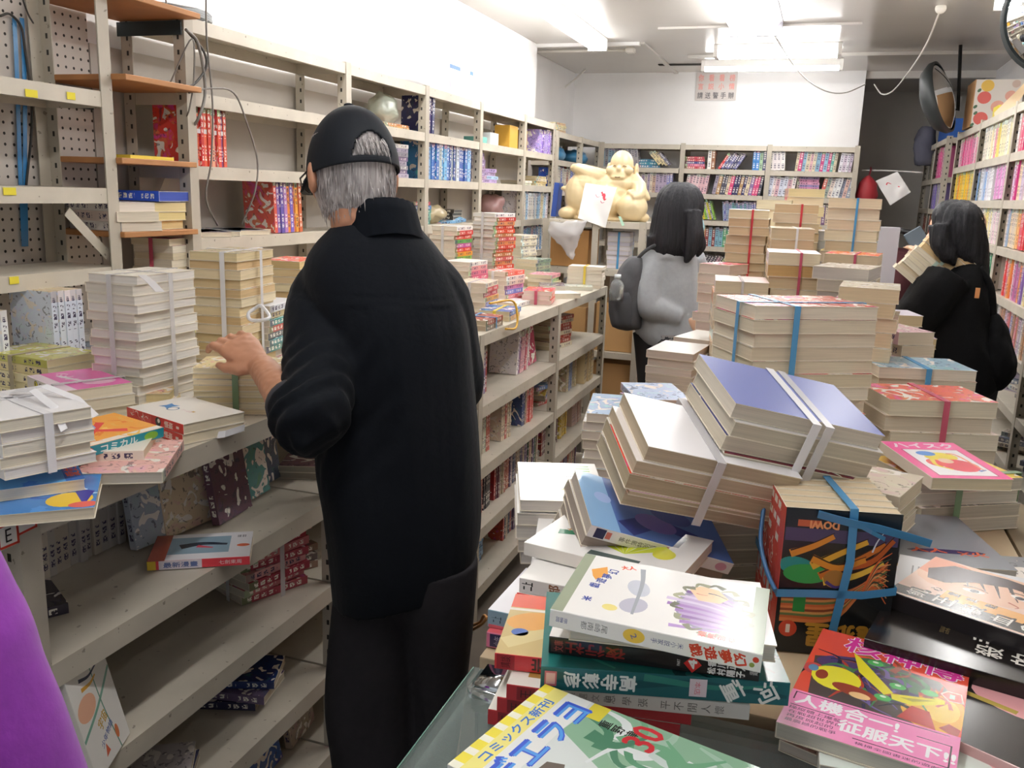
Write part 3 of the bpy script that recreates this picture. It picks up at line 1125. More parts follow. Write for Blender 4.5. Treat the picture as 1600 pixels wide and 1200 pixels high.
cstack('the red and green spined pile nearest the shelf past the man', 706, 352, -1.5, ['d84a3a', 'd0342c', '8ac04a', 'e8a030', 'd8402e', 'c050a0', '6ab05a'], 'e4d8c4', 178, tops=['f0ece4'], straps=[('y', 0.0, 'clear')])
cstack('the tall white stack with red spines beyond the man', 772, 332, -1.4, ['d8583a', 'c8442e', 'd88a5a', 'c05050', 'b87a4a'], ['dedad4', 'd4d0ca'], 168, jig=0.007, straps=[('y', 0.0, 'clear')], tops=['f4f2ee', 'c0302c'])
cstack('the small cream stack behind the tall red-spined stack', 812, 366, -1.5, ['efe6d2', 'e4dac4'], 'e6dcc6', 170)
cstack('the pink and white stack at the man\'s right shoulder', 728, 404, -1.33, ['d85a7a', 'e07a90', 'e8a0a0'], 'e4d8c8', 176, tops=['f4f0ec'])
cstack('the striped stack at the man\'s right sleeve', 745, 440, -1.2, ['c03a3a', 'e8d8c0', '7a8ac0', 'd8a050', 'b83a50'], 'e0d4c0', 184, straps=[('y', 0.0, 'clear')], z=None)
cstack('the white-topped stack with blue string past the man', 786, 424, -1.25, ['c8403a', 'd86a7a', '7a8ad0', 'd08ac0', 'e0d0c0'], 'e2d8c6', 172, tops=['e86a5a', 'eee8e0'], straps=[('y', 0.0, 'white')])
cstack('the cream stack with green-grey spines on the counter', 834, 400, -1.38, ['8aa08a', 'b0b090', '98a890'], 'e4d8bc', 172)
cstack('the short dark stack with blue strings at the counter edge', 748, 492, -1.07, ['7a6a5a', 'a04a3a', '6a7a8a'], 'b8a890', 182, straps=[('x', 0.0, 'blue'), ('y', 0.02, 'blue')])
cstack('the short stack with a yellow ribbon at the counter edge', 782, 478, -1.08, ['d8a050', '3a6ab0', 'c8d070', '5a8ac0'], 'd8c8a8', 186, straps=[('y', 0.0, 'yellow')])
cstack('the white-covered comics behind the yellow ribbon', 800, 466, -1.17, ['e8e4e0', 'e0d8cc'], 'ddd2bc', 176)
cstack('the red stack in a torn pink bag at the counter edge', 842, 450, -1.1, ['d8504a', 'e07060', 'd85a5a'], 'dcc0b8', 190, tops=['e8503a'], straps=[('y', 0.0, 'pink')])
cstack('the cream stack with pink comic on top farther along the counter', 850, 424, -1.25, ['e8dcc0', 'd8c8a0'], 'e0d2b4', 182, tops=['e89aa8', 'b8d89a'], ja=6)
cstack('the low cream pile beside the pink-topped pile', 825, 432, -1.36, ['e6dcc4'], 'e2d4b6', 188)
cstack('the yellow-strapped pile at the far counter end', 917, 412, -1.085, ['efe6dc', 'f0dcd8', 'e8e0d4'], 'eadfcd', -84, straps=[('x', 0.0, 'yellow')], tops=['f4f2ee'])
cstack('the grey flat comics near the far end of the counter', 900, 452, -1.1, ['b8c4b8', 'a8b8b4'], 'd0d0c0', -70, ja=10, jig=0.02)
cstack('white comic lying by itself near the counter edge', 872, 458, -1.08, ['f4f2ee'], 'ddd6c6', -50, t=0.022, style='plain')
cstack('dark illustrated comic beside the lone white comic', 862, 446, -1.17, ['6a6470'], 'cfc8ba', 20)

# upper shelves, bay by bay (bays counted from the man's cap to the corner)
BLUE = ['7ab4d8', '4a8ac0', 'a8c8d8', '3a6ab0', '8ab8e0', '2a4a90', 'b8c4c0', '5a9ad0', '3a5aa8', '6a9a8a', '88b0d8', 'd0d8e0']
LX = UX - 0.012
row('the blue magazine row behind the man\'s cap', (LX, 3.64, 1.541), Y_, (1, 0, 0), 0.56, BLUE, (0.158, 0.172), (0.022, 0.034), 0.12, 'magazine', 'magazine', spread=0.9)
stack('the grey shelved stack right of the man\'s ear', None, 1.541, 8, 0.12, 0.16, 0.0165, 176, ['b0a8b8', '8a7a98', '9a98a0'], 'c9c4bc', noun='comic', centre=(UX - 0.10, 3.43), tops=['e0dcd4'])
stack('the purple magazine stack on the upper shelf', None, 1.541, 9, 0.11, 0.17, 0.016, 178, ['a890b8', 'c0a0c0', '9a88b8'], 'c9c0c8', noun='magazine', name='magazine', centre=(UX - 0.10, 4.36))
stack('the lilac magazines toppled beside the purple stack', None, 1.541, 4, 0.11, 0.17, 0.018, 170, ['b8a0d0', 'a8c8e0', 'c0a8c8'], 'c9c0c8', noun='magazine', name='magazine', centre=(UX - 0.10, 4.53), ja=10, jig=0.01)
row('the lilac-spined row near the corner', (LX, 5.28, 1.736), Y_, (1, 0, 0), 0.25, ['8a6ab8', '9a7ac8', 'b0a0d0', '7a5aa8', 'a890d0'], (0.13, 0.145), (0.018, 0.026), 0.11, 'magazine', 'magazine', lean=0.10)
row('the pale row on the shelf above the slotted rack', (LX, 4.98, 1.341), Y_, (1, 0, 0), 0.55, PALE + ['a8c8e0', 'd8cca8', '9ab8d8'], (0.15, 0.172), (0.022, 0.036), 0.12, 'paperback', leans=lambda i, n: 0.0 if i < n * 0.5 else 0.07)
row('the pale blue row low beside the slotted rack', (LX, 4.98, 1.151), Y_, (1, 0, 0), 0.55, ['e8e0d4', '9ac0d8', '5a8ac0', 'd8a8a8', '3a6ab0', 'c8d8e0'], (0.14, 0.165), (0.024, 0.038), 0.12, 'paperback')
stack('the low yellowed pile on the upper shelf near the corner', None, 1.541, 4, 0.12, 0.18, 0.014, 176, ['d8c89a', 'c8b078', 'e8dcc0'], 'd8c8a0', noun='paperback', name='paperback_book', centre=(UX - 0.09, 5.42), ja=6)
stack('the scattered papers-thin comics before the yellowed pile', None, 1.541, 2, 0.12, 0.18, 0.012, 170, ['dce0c8', 'e8e4d0'], 'e0d8c0', noun='comic', centre=(UX - 0.09, 5.10), ja=8)
stack('the blue and teal pile right of the man', None, 1.341, 6, 0.12, 0.165, 0.0165, 174, ['3a7ab8', '4a9ad0', '5a9a90', '8ac0b8'], 'c8ccc0', noun='comic', centre=(UX - 0.10, 3.42), tops=['4a5a98', 'c87a9a'])
stack('the teal pile beside the clear bag on the low shelf', None, 1.341, 6, 0.11, 0.16, 0.0165, 176, ['5a9a90', '7ab0a0', '8ac0b0'], 'b8c8b8', noun='comic', centre=(UX - 0.11, 3.71), tops=['c85a6a', '5a8ac0'])
stack('the dark flat pile at the back of the low shelf', None, 1.341, 4, 0.11, 0.2, 0.016, 90, ['3a3a3c', '4a4846'], '5a5854', noun='magazine', name='magazine', centre=(UX - 0.13, 4.06))
stack('blue and yellow comic tilted on the low shelf', None, 1.345, 1, 0.11, 0.16, 0.014, 140, ['8ab8e0'], 'd8d0a0', noun='comic', centre=(UX - 0.07, 4.02), tilt=(10, 0))
stack('the thin wooden-brown comics on the top bay behind the cap', None, 1.736, 2, 0.12, 0.2, 0.009, 176, ['c89a5a', 'a8683a'], 'd8b880', noun='comic', centre=(UX - 0.09, 3.40))
row('the dark navy pair above the blue row', (LX, 3.64, 1.736), Y_, (1, 0, 0), 0.08, ['3a3a68', '5a4a78'], (0.155, 0.165), (0.022, 0.03), 0.12, 'magazine', 'magazine', lean=0.06)

# ---------------------------------------------------------------- island: glass counter and table
ZG = 0.985
glass_t = mat('a9bab6', 0.04, alpha=0.22)
glass_e = mat('5d8a7c', 0.15)
root = empty('glass_display_counter', (0.145, 0.525, 0))
tag(root, 'glass-topped display counter at the bottom right under the front piles of comics', 'display counter')


def part(name, x0, x1, y0, y1, z0, z1, m, par=root, bevel=0.0):
    return box(name, x0, x1, y0, y1, z0, z1, m, par, bevel)


M_CHROME = mat('c9cccf', 0.12, metal=1.0)
bm = bmesh.new()
add_box(bm, -0.46, 0.60, -0.30, 0.31, 0.976, 0.9835)
bmesh.ops.bevel(bm, geom=bm.edges[:], offset=0.001, segments=1, affect='EDGES')
obj('glass_top', mesh_of(bm), root, glass_t)
bm = bmesh.new()
add_box(bm, -0.4612, -0.460, -0.30, 0.31, 0.977, 0.983)
obj('glass_edge', mesh_of(bm), root, glass_e)
part('side_glass', -0.307, -0.301, 0.245, 0.815, 0.10, 0.975, mat('9fb3ae', 0.05, alpha=0.25))
part('base', -0.315, 0.745, 0.225, 0.835, 0.0, 0.10, mat('5b5752', 0.6))
part('inner_shelf', -0.295, 0.735, 0.245, 0.81, 0.66, 0.668, mat('7f8582', 0.3))
part('back_panel', -0.305, 0.745, 0.815, 0.83, 0.10, 0.972, mat('6f6d69', 0.5))
bm = bmesh.new()
add_box(bm, -0.452, -0.395, 0.262, 0.318, 0.955, 0.990)
bmesh.ops.bevel(bm, geom=bm.edges[:], offset=0.008, segments=3, affect='EDGES')
obj('chrome_corner', mesh_of(bm, smooth=True), root, M_CHROME)
# what lies inside the case
for i, (x, y, c, lab) in enumerate(((-0.16, 0.50, 'b8b4ac', 'pale paper lying inside the glass counter near its left edge'), (-0.12, 0.66, '8a8884', 'grey booklet lying inside the glass counter farther back'))):
    o = box('booklet', x - .05, x + .05, y - .06, y + .06, 0.669, 0.675, mat(c, 0.6))
    tag(o, lab, 'booklet')
bm = bmesh.new()
add_ell(bm, (0, 0, 0.15), (0.045, 0.02, 0.012))
add_tube(bm, [(0, 0, 0), (0, 0, 0.15)], 0.008, 8)
add_tube(bm, [(-.02, 0, 0), (-.02, 0, 0.15)], 0.004, 8)
add_box(bm, -0.04, 0.04, -0.02, 0.02, 0, 0.006)
o = obj('stamp_stand', mesh_of(bm), None, mat('2a2422', 0.25), loc=(0.02, 0.70, 0.669))
tag(o, 'small dark stand inside the glass counter under the teal book', 'stand')

TT = 0.976
root = empty('wooden_table', (-0.08, 2.3, 0))
tag(root, 'long plywood table carrying the island of tied comic stacks', 'table')
part('table_top', -0.322, 0.34, 0.870, 3.95, 0.952, TT - 0.0005, mat('c9b493', 0.6, noise_amt=0.12, nscale=6), root, 0.002)
part('side_panel', -0.31, 0.33, 0.88, 0.895, 0.0, 0.952, mat('bfae8e', 0.7, noise_amt=0.1), root)
part('side_panel', -0.31, -0.295, 0.895, 3.93, 0.0, 0.952, mat('8f7f66', 0.7, noise_amt=0.1), root)
part('side_panel', 0.315, 0.33, 0.895, 3.93, 0.0, 0.952, mat('8f7f66', 0.7, noise_amt=0.1), root)
o = box('wooden_table', 0.345, 0.52, 0.90, 1.75, 0, TT - 0.001, mat('8f7f66', 0.7, noise_amt=0.1), None, 0.002)
tag(o, 'narrow brown side table at the right edge under the green-strapped stack', 'table')
Z1 = TT + 0.001


def istack(desc, px, py, n, t, cols, page, yaw=0, w=0.122, h=0.176, straps=(), z=Z1, Y=None, noun='book', name='novel', **kw):
    if Y is not None:                           # top of a pile whose middle stands at depth Y
        p = aty(px, py, Y)
        n = max(1, round((p.z - z) / (t + 0.0004)))
        kw['centre'] = (p.x, p.y)
        kw.setdefault('sw', 0.0065)
    return stack(desc, None, z, n, w, h, t, yaw, cols, page, straps, noun=noun, name=name, **kw)


TANP = ['d6c0a0', 'cdb592', 'dcc9a8']
# the far half of the island, back to front
istack('the colourful striped stack on the island near the paper sheet', 1336, 312, 15, 0.0315, ['e8dcc8', 'd8c8b0'], ['d8c6a6', 'e0d0b4'], Y=2.95, yaw=-4, w=0.15, tops=['efe6d2', 'dfc078', 'f0ece8', 'e8e4d0', '9ac0e0', 'e8d070', 'c8d8e8', 'e0b8c8'], jig=0.007, straps=[('y', 0.012, 'blue')])
istack('the tallest tan stack with a red tie', 1246, 322, 17, 0.0295, ['d8c09a', 'cdb088'], TANP, Y=3.05, yaw=3, w=0.135, straps=[('y', 0.012, 'red')], jig=0.006)
M0, zt = istack('the cream books behind the tallest tan stack', 1218, 314, 16, 0.032, ['efe6d0', 'e9dcc0'], ['ece0c4', 'e6d8b8'], Y=3.35, yaw=-6, jig=0.012, ja=5)
istack('the yellowed pile rising behind the tallest tan stack', 1258, 302, 17, 0.0310, ['e6d4a8', 'e0cca0'], ['e4d2aa', 'dcc898'], Y=3.36, yaw=6, tops=['c8a090', 'b03a4a', 'e8dcc0'])
istack('the brown-paged stack with a white top', 1172, 333, 18, 0.0265, ['c8a880', 'd0b48e', 'bfa078'], TANP, Y=2.95, yaw=2, tops=['f2f0ee', 'e6dccb'], straps=[('y', 0.012, 'red')], jig=0.006)
istack('the white pile peeping out right of the brown-paged stack', 1222, 350, 15, 0.0285, ['f0ece4', 'e8e0d2'], ['ece4d4'], Y=3.17, yaw=-12, w=0.1, ja=6)
istack('the stack with a white string before the tallest tan stack', 1236, 356, 13, 0.0310, ['d8bf94', 'e0cca4'], TANP, Y=2.8, yaw=6, straps=[('y', 0.012, 'white')], tops=['ece2c8'])
istack('the grey pile between the tan stacks at island centre', 1290, 360, 13, 0.029, ['b8b4bc', 'a8a4ac', 'c8c4c8'], ['c4beb8'], Y=3.1, yaw=8, w=0.1)
istack('the tan stack with a pink string and patterned white cover', 1242, 387, 12, 0.0325, ['dcc08a', 'c99a5c', 'e0cda4'], ['dcc8a2', 'caa26a', 'e2d2b4'], Y=2.48, yaw=5, w=0.13, straps=[('y', 0.012, 'pink')], tops=['efe4ec', 'e8d4b0'], jig=0.008)
istack('the grey-edged stack under the orange-topped comics', 1330, 418, 11, 0.030, ['c0b8b0', 'b4aca8', 'ccc4b8'], ['c9c0b4', 'bdb5ad'], Y=2.42, yaw=-8, w=0.135, jig=0.01, ja=5)
M0, zt = istack('the stack topped with orange tied in pink string', 1334, 392, 12, 0.0315, ['d2bea0', 'c8b090'], ['cdb898', 'd8c6a8'], Y=2.66, yaw=-6, w=0.14, straps=[('y', 0.012, 'pink')], tops=['e8743c', 'd8c8a8', 'a8a4a0'])
istack('the clear-wrapped stack before the brown-paged stack', 1158, 434, 10, 0.0305, ['e0d0b4', 'd8a878', 'c8dccc'], ['ddcdb0'], Y=2.4, yaw=8, w=0.135, tops=['e6d2d0', 'd88a4a', 'e0d6c4'], straps=[('y', 0.0, 'clear')])
istack('the cream-paged stack with a purple cover showing at its side', 1362, 446, 9, 0.033, ['e0d0b4', 'd8c6a6'], ['ddcbaa'], Y=2.22, yaw=-5, w=0.13, jig=0.01, tops=['dcd0b8', 'b05090'])
istack('the pile of purple-covered comics near the woman in black', 1402, 490, 8, 0.0300, ['6a5ab0', '7a68c0', 'c8b898'], ['cdbb98'], Y=2.62, yaw=12, w=0.09, h=0.13, jig=0.01, ja=8, tops=['e0d8e8', '6858a8'])
istack('the tan pile beside the woman in black\'s elbow', 1422, 520, 6, 0.030, ['c8b088', 'd0ba94'], ['cbb58e', 'd4c2a0'], Y=2.85, yaw=10, w=0.10, jig=0.008, tops=['e8c8d0'])
istack('the pinkish pile with clear wrap right of the blue-strapped tower', 1400, 512, 6, 0.030, ['e6c0c8', 'd8ccb8'], ['d8c8ac'], Y=2.45, yaw=30, w=0.10, ja=6)
istack('the red and white spined pile at the left flank of island', 1132, 410, 12, 0.028, ['c84a5a', 'e0c8c8', 'd85a6a'], ['dcc8bc'], Y=2.7, yaw=-20, jig=0.008, w=0.10, h=0.12)

# middle: the tower with the blue strap, and what surrounds it
istack('the blue-strapped tower of large thick books', 0, 0, 13, 0.0258, ['c9302e', 'd8d0c4', '3a3a3a', 'c9302e'], ['ded3bd', 'd6cab2'], yaw=-60, w=0.18, h=0.25, centre=(-0.034, 1.80), straps=[('x', -0.045, 'blue'), ('y', 0.03, 'blue')], tops=['c8503c'], jig=0.005, ja=1, noun='book', name='paperback_book')
istack('the white-covered stack by the girl in grey\'s knees', 1062, 541, 10, 0.0195, ['f0eeea', 'e6e0da'], ['d8ccc0', 'cfc2b4'], Y=2.3, yaw=-6, tops=['f6f4f2'])
istack('the second white-covered stack by the girl in grey with red edge', 1104, 524, 10, 0.0205, ['f0eeea', 'e0d8d4'], ['e0d4c8'], Y=2.5, yaw=-12, tops=['f4f2ee', 'd8384a'])
istack('the low pale blue pair at the left rim of the island', 968, 628, 7, 0.0175, ['c8d4e4', 'dcd4cc'], ['d4c8bc'], Y=1.66, yaw=10, tops=['a8c0dc'])
istack('the pink-lettered covers lying before the girl in grey', 1030, 604, 8, 0.019, ['d8a8c8', 'b8c8e8', 'e8d8d0'], ['d8ccc0'], Y=1.95, yaw=30, ja=8, jig=0.01)
istack('the blue-strapped short stack right of the blue-strapped tower', 1442, 560, 7, 0.0245, ['a8c4d8', 'd8d0c4', 'c04a3a'], ['d9cfba', 'cfc4ae'], centre=(0.235, 2.16), yaw=-76, w=0.15, h=0.21, straps=[('x', 0.0, 'blue')], tops=['9ab8cc', 'd0503c'])
istack('the pink-strapped stack with a red and white cover', 1448, 614, 5, 0.0305, ['e6d8cc', 'd86a5a'], ['d9cfbc', 'cfc5b2'], centre=(0.235, 1.90), yaw=-72, w=0.15, h=0.21, straps=[('x', 0.0, 'pink')], tops=['e06a58', 'e0d4c4'], jig=0.008)
M0, zt = istack('the green-strapped stack at the right edge of the island', 0, 0, 4, 0.0235, ['b8c0c8', 'a8a498'], ['cac3b4', 'bfb8a8'], yaw=-59, w=0.14, h=0.19, centre=(0.245, 1.61), straps=[('x', -0.035, 'green'), ('y', 0.045, 'green')], tops=['e8c85a'], jig=0.006)

# tilted, sliding bundles
def tilted(desc, xyz, yaw, ty, tx, n, w, h, t, cols, page, straps=(), **kw):
    """xyz is the middle of the bundle's top face."""
    H = (sum(t) if isinstance(t, list) else t * n) + 0.0004 * n
    Rm = Matrix.Rotation(R_(ty), 4, 'Y') @ Matrix.Rotation(R_(tx), 4, 'X')
    c = Vector(xyz) - Rm @ Vector((0, 0, H))
    return stack(desc, None, c.z, n, w, h, t, yaw, cols, page, straps, centre=(c.x, c.y), tilt=(tx, ty), **kw)


tilted('the sliding bundle with a violet-blue cover and clear strap', (-0.014, 1.184, 1.252), -62.4, 17.4, 6.1, 5, 0.15, 0.21, 0.020, ['d8d0c4', '7a2030', '3a3a78'], ['cfc6b4', 'c4baa6'], [('x', 0.0, 'white'), ('x', 0.018, 'clear')],
       tops=['=6672b0', '=e8e4e0'], jig=0.006, noun='book', name='paperback_book')
tilted('the sliding bundle with a white barcode cover on top', (-0.112, 1.13, 1.206), -62, 17, 6, 5, 0.148, 0.205, [0.022, 0.006, 0.022, 0.018, 0.02], ['c8bca8', 'e8b8d0', 'd8442e', '3a6a8a', 'f2f0f0'], ['b8a88c', 'c4b498'], [('x', -0.01, 'clear')],
       tops=['=f4f2f4', '=efe8e4', 'd8442e', '=e4b8d2'], jig=0.012, noun='book', name='paperback_book')
tilted('the lowest sliding pile with a pictured blue cover', (-0.178, 1.105, 1.075), -62, 22, 4, 6, 0.13, 0.20, 0.0165, ['d4ccc4', 'cac0b8'], ['b0a498', 'a89c90'], [('x', -0.02, 'clear')], tops=['=e8e4e0'], jig=0.005)
stack('the white yellow-figured stack at the left rim of the island', None, Z1, 4, 0.125, 0.18, 0.0195, 200, ['f4f0ee', 'e8e4e2'], ['ded6cc', 'd6ccc0'], [('y', 0.0, 'clear')], centre=(-0.335, 1.235), tops=['=f6f3ee'])
stack('the white comics with black barcode between piles', None, Z1, 2, 0.125, 0.18, 0.016, 150, ['f2f2f2', 'eceaea'], ['d8cfc2'], centre=(-0.215, 1.10), jig=0.01, ja=8)

# ---------------------------------------------------------------- the front comics, each with its own printing


def hero(name, label, cat, M, w, h, t, cov, spn, page='ddd5c6', deco=(), frame='N', group=None, ds=1.0):
    """A paperback whose cover and spine carry flat printed shapes and lettering.
    deco: ('p'|'sp', outline, hex, layer) or ('t'|'st', text, x, y, width, height, degrees, hex, layer, bold)."""
    hexes = [cov, spn, 'e6ddcb']
    bm = bmesh.new()
    src = cover_mesh(w, h, t, 'plain')
    bm.from_mesh(src)

    def mi(hx_):
        if hx_ not in hexes:
            hexes.append(hx_)
        return hexes.index(hx_)

    def FC(layer):
        zz = t + 0.00002 * layer
        if frame == 'R':
            return lambda a, b: Vector((b, -a, zz))
        return lambda a, b: Vector((a, b, zz))

    def FS(layer):
        xx = -w / 2 - 0.00002 * layer
        return lambda u, v: Vector((xx, -u, t / 2 + v))
    LW, LH = (h / 2, w / 2) if frame == 'R' else (w / 2, h / 2)
    clip = lambda P, a, b: [(max(-a, min(a, x)), max(-b, min(b, y))) for x, y in P]
    if ds != 1.0:
        deco = [((d[0], [(x * ds, y * ds) for x, y in d[1]]) + tuple(d[2:])) if d[0] in ('p', 'sp') else (d[0], d[1], d[2] * ds, d[3] * ds, d[4] * ds, d[5] * ds) + tuple(d[6:]) for d in deco]
    for d in deco:
        if d[0] == 'p':
            add_poly(bm, clip(d[1], LW, LH), FC(d[3]), mi(d[2]))
        elif d[0] == 'sp':
            add_poly(bm, clip(d[1], h / 2, t / 2), FS(d[3]), mi(d[2]))
        elif d[0] == 't':
            add_text(bm, d[1], FC(d[8]), d[2], d[3], d[4], d[5], R_(d[6]), mi(d[7]), d[9] if len(d) > 9 else 0)
        elif d[0] == 'st':
            add_text(bm, d[1], FS(d[8]), d[2], d[3], d[4], d[5], R_(d[6]), mi(d[7]), d[9] if len(d) > 9 else 0)
    me = mesh_of(bm, name)
    o = obj(name, me, None, [mat(c, 0.75) if c == 'e6ddcb' else mat(c, 0.2) for c in hexes])
    o.matrix_basis = M
    tag(o, label, cat, group)
    p = bpy.data.objects.new('page_block', pages_mesh(w, h, t))
    COL.objects.link(p)
    p.parent = o
    p.color = (*srgb(hx(page)), 1)
    return o


def pose(c, z, yaw, ty=0, tx=0):
    return Matrix.Translation((c[0], c[1], z)) @ Matrix.Rotation(R_(ty), 4, 'Y') @ Matrix.Rotation(R_(tx), 4, 'X') @ Matrix.Rotation(R_(yaw), 4, 'Z')


def column(s, x, y, dx, dy, w, h, rot, c, layer, bold=0, kind='st'):
    return [(kind, ch, x + dx * i, y + dy * i, w, h, rot, c, layer, bold) for i, ch in enumerate(s)]


def bars(x, y, n, dx, h, c, layer, r=random.Random(3)):
    out = []
    for i in range(n):
        ww = r.choice((0.25, 0.5, 0.75)) * dx
        out.append(('p', [(x + dx * i, y), (x + dx * i + ww, y), (x + dx * i + ww, y + h), (x + dx * i, y + h)], c, layer))
    return out


def rect(x0, x1, y0, y1):
    return [(x0, y0), (x1, y0), (x1, y1), (x0, y1)]


def swirl(n, cx, cy, rx, ry, cols, seed, layer, w=0.004, ln=0.04, kind='p'):
    r = random.Random(seed)
    out = []
    for i in range(n):
        a = r.uniform(0, 6.28)
        x, y = cx + rx * r.uniform(0.1, 1) * math.cos(a), cy + ry * r.uniform(0.1, 1) * math.sin(a)
        b = r.uniform(0, 6.28)
        q = [(x, y), (x + ln * .5 * math.cos(b), y + ln * .5 * math.sin(b)), (x + ln * math.cos(b + .6), y + ln * math.sin(b + .6))]
        out.append((kind, stroke(q, w * r.uniform(.5, 1.4), w * .2), r.choice(cols), layer + i * 0.02))
    return out


# --- pile on the glass: white spine, teal book, black book, white back cover, portrait comic on top
zg = ZG - 0.0005
zt4 = zg + 0.0690
c0 = Vector((-0.090, 0.712))
d16 = Vector((math.cos(R_(105)), math.sin(R_(105))))
b1 = c0 + d16 * 0.075
hero('comic_book', 'thin grey-white spined comic at the very bottom of the glass counter pile', 'comic', pose(b1 + Vector((-0.012, -0.006)), zt4, 102), 0.14, 0.185, 0.0145, 'e8e4de', 'd2cfca', ds=0.9, deco=
     column('懷人閒不平', 0.074, 0, -0.013, 0, 0.009, 0.009, 90, '6a6764', 1) + column('張學思', 0.0, 0, -0.016, 0, 0.009, 0.009, 90, '6a6764', 1) + column('散文選集', -0.035, 0, -0.012, 0, 0.007, 0.008, 90, '8a8784', 1))
tl = swirl(46, 0, 0, 0.12, 0.07, ['1d5a58', '2f8a7c', '123f42', '5aa58a', '7fae5a', '1a4c50'], 5, 1, 0.014, 0.05)
hero('comic_book', 'large teal and green book with white brush lettering in the front pile', 'book', pose(b1, zt4 + 0.015, 105), 0.15, 0.217, 0.0225, '1f6a66', '20666c', 'cfc8b8', frame='R', ds=0.89, deco=
     tl + [('sp', stroke([(-0.12, .004), (-0.05, -.002), (0.03, .005), (0.12, -.003)], 0.012, 0.004), '17555c', 1), ('sp', stroke([(-0.02, .008), (0.05, .002), (0.11, .008)], 0.008, 0.002), '2f8378', 1.3)]
     + column('高寺彰彦', -0.035, 0, -0.0185, 0, 0.0165, 0.0165, -90, 'e9efec', 2, 0.0005) + [('sp', rect(-0.118, -0.106, -0.008, 0.008), 'c86a78', 2), ('sp', rect(-0.1165, -0.1075, -0.006, 0.006), 'e6b8bc', 3)]
     + column('河童', 0.10, 0, -0.032, 0, 0.022, 0.02, -60, 'f0f2ee', 2, 0.0005) + [('sp', rect(0.025, 0.042, -0.009, 0.010), 'e8d8e0', 2), ('st', '本店', 0.033, 0, 0.014, 0.006, -90, 'd86a7a', 3)])
hero('comic_book', 'black-spined comic numbered 4 in a red diamond', 'comic', pose(b1 + Vector((-0.002, 0.000)), zt4 + 0.038, 97), 0.132, 0.185, 0.0165, 'efece8', '1c1a1c', 'd8d2c6', ds=0.87, deco=
     [('sp', [(0.032, 0), (0.041, 0.0095), (0.050, 0), (0.041, -0.0095)], 'd8322e', 1), ('st', '4', 0.041, 0, 0.010, 0.008, 90, 'f6f2ee', 2, 0.0004), ('st', 'PART', 0.027, 0, 0.007, 0.003, 90, 'e0dcd8', 2)]
     + column('香川正人', 0.060, 0.0038, 0.0095, 0, 0.0068, 0.008, 90, 'efecea', 1, 0.0003) + column('松村陽子', 0.060, -0.0042, 0.0095, 0, 0.0068, 0.008, 90, 'efecea', 1, 0.0003)
     + column('愛蔵', 0.099, 0, 0.004, 0, 0.006, 0.004, 90, 'd8d4d0', 1) + [('st', '夜行社', -0.058, 0, 0.062, 0.012, 180, '8a2a26', 1, 0.0004), ('sp', rect(-0.104, -0.088, -.007, .007), '3a2422', 1), ('st', '文庫', -0.096, 0, 0.012, 0.01, 90, 'b8504a', 2)])
hero('comic_book', 'back-cover-up white comic with a barcode, under the portrait comic', 'comic', pose(b1 + Vector((0.010, 0.002)), zt4 + 0.055, -80), 0.13, 0.18, 0.016, 'f4f2f0', 'b8343c', 'cfcabe', ds=0.87, deco=
     bars(0.035, -0.098, 12, 0.0026, 0.018, '3a3838', 1))
ol = ['8a8a6a', '6f6f56', 'a3a284', '57573f']
por = [('p', rect(-0.105, -0.092, -0.075, 0.075), '9aa48c', 1), ('p', rect(0.090, 0.105, -0.075, 0.075), '98a48e', 1)]
por += [('p', ell(0.048, -0.005, 0.036, 0.048), '8d86a0', 1), ('p', ell(0.045, -0.008, 0.030, 0.040), 'b9a0cc', 1.2)]
por += [('p', stroke([(0.012 + .011 * math.sin(i), -0.055 + i * .012), (0.040, -0.052 + i * .011), (0.070, -0.050 + i * 0.009)], 0.007, 0.002), random.Random(i).choice(['7c4f96', '9a6cb4', '6a3f88', 'b08ac8', 'd8c8e4']), 2 + i * .05) for i in range(9)]
por += [('p', [(0.022, 0.034), (0.034, 0.012), (0.056, 0.014), (0.064, 0.028), (0.052, 0.046), (0.032, 0.048)], 'eecba2', 3), ('p', stroke([(0.030, 0.028), (0.036, 0.027), (0.042, 0.028)], 0.0016, 0.0006), 'c0504a', 3.2), ('p', stroke([(0.042, 0.034), (0.052, 0.033), (0.062, 0.028)], 0.003, 0.001), '3a2a30', 3.2)]
for i in range(14):
    a = 6.28 * i / 14
    x, y = 0.050 + 0.036 * math.cos(a), -0.003 + 0.055 * math.sin(a)
    por.append(('p', stroke([(x, y), (x + .012 * math.cos(a + 1.2), y + .010 * math.sin(a + 1.2)), (x + .018 * math.cos(a + 2), y + .013 * math.sin(a + 2))], 0.008, 0.002), ol[i % 4], 4 + i * .03))
por += [('p', ell(-0.03, 0.012, 0.012, 0.02, .3), 'c8ccd8', 1), ('p', ell(-0.028, -0.03, 0.014, 0.018, -.3), 'bdbccc', 1.1), ('p', stroke([(-0.034, 0.062), (-0.028, 0.02), (-0.026, -0.05)], 0.006, 0.003), '9aa0a8', 2), ('p', ell(-0.05, -0.045, 0.008, 0.007), 'efe08a', 2)]
por += [('p', [(-0.088, 0.036), (-0.073, 0.05), (-0.068, 0.03), (-0.078, 0.012), (-0.083, 0.02)], 'f0a84a', 2)]
por += column('幻夢遊戯', -0.064, 0.040, -0.004, -0.014, 0.011, 0.011, 90, '4a5aa0', 3, 0.0003, 't') + column('米', -0.076, -0.036, 0, 0, 0.010, 0.010, 0, '3a4a9a', 3, 0.0004, 't') + [('t', '大人', -0.050, 0.058, 0.016, 0.010, 20, 'e85a3a', 3, 0.0004)]
por += column('恋濤恕哀', 0.046, -0.060, 0.0095, 0.0, 0.008, 0.010, 180, 'd8504a', 5, 0.0003, 't')
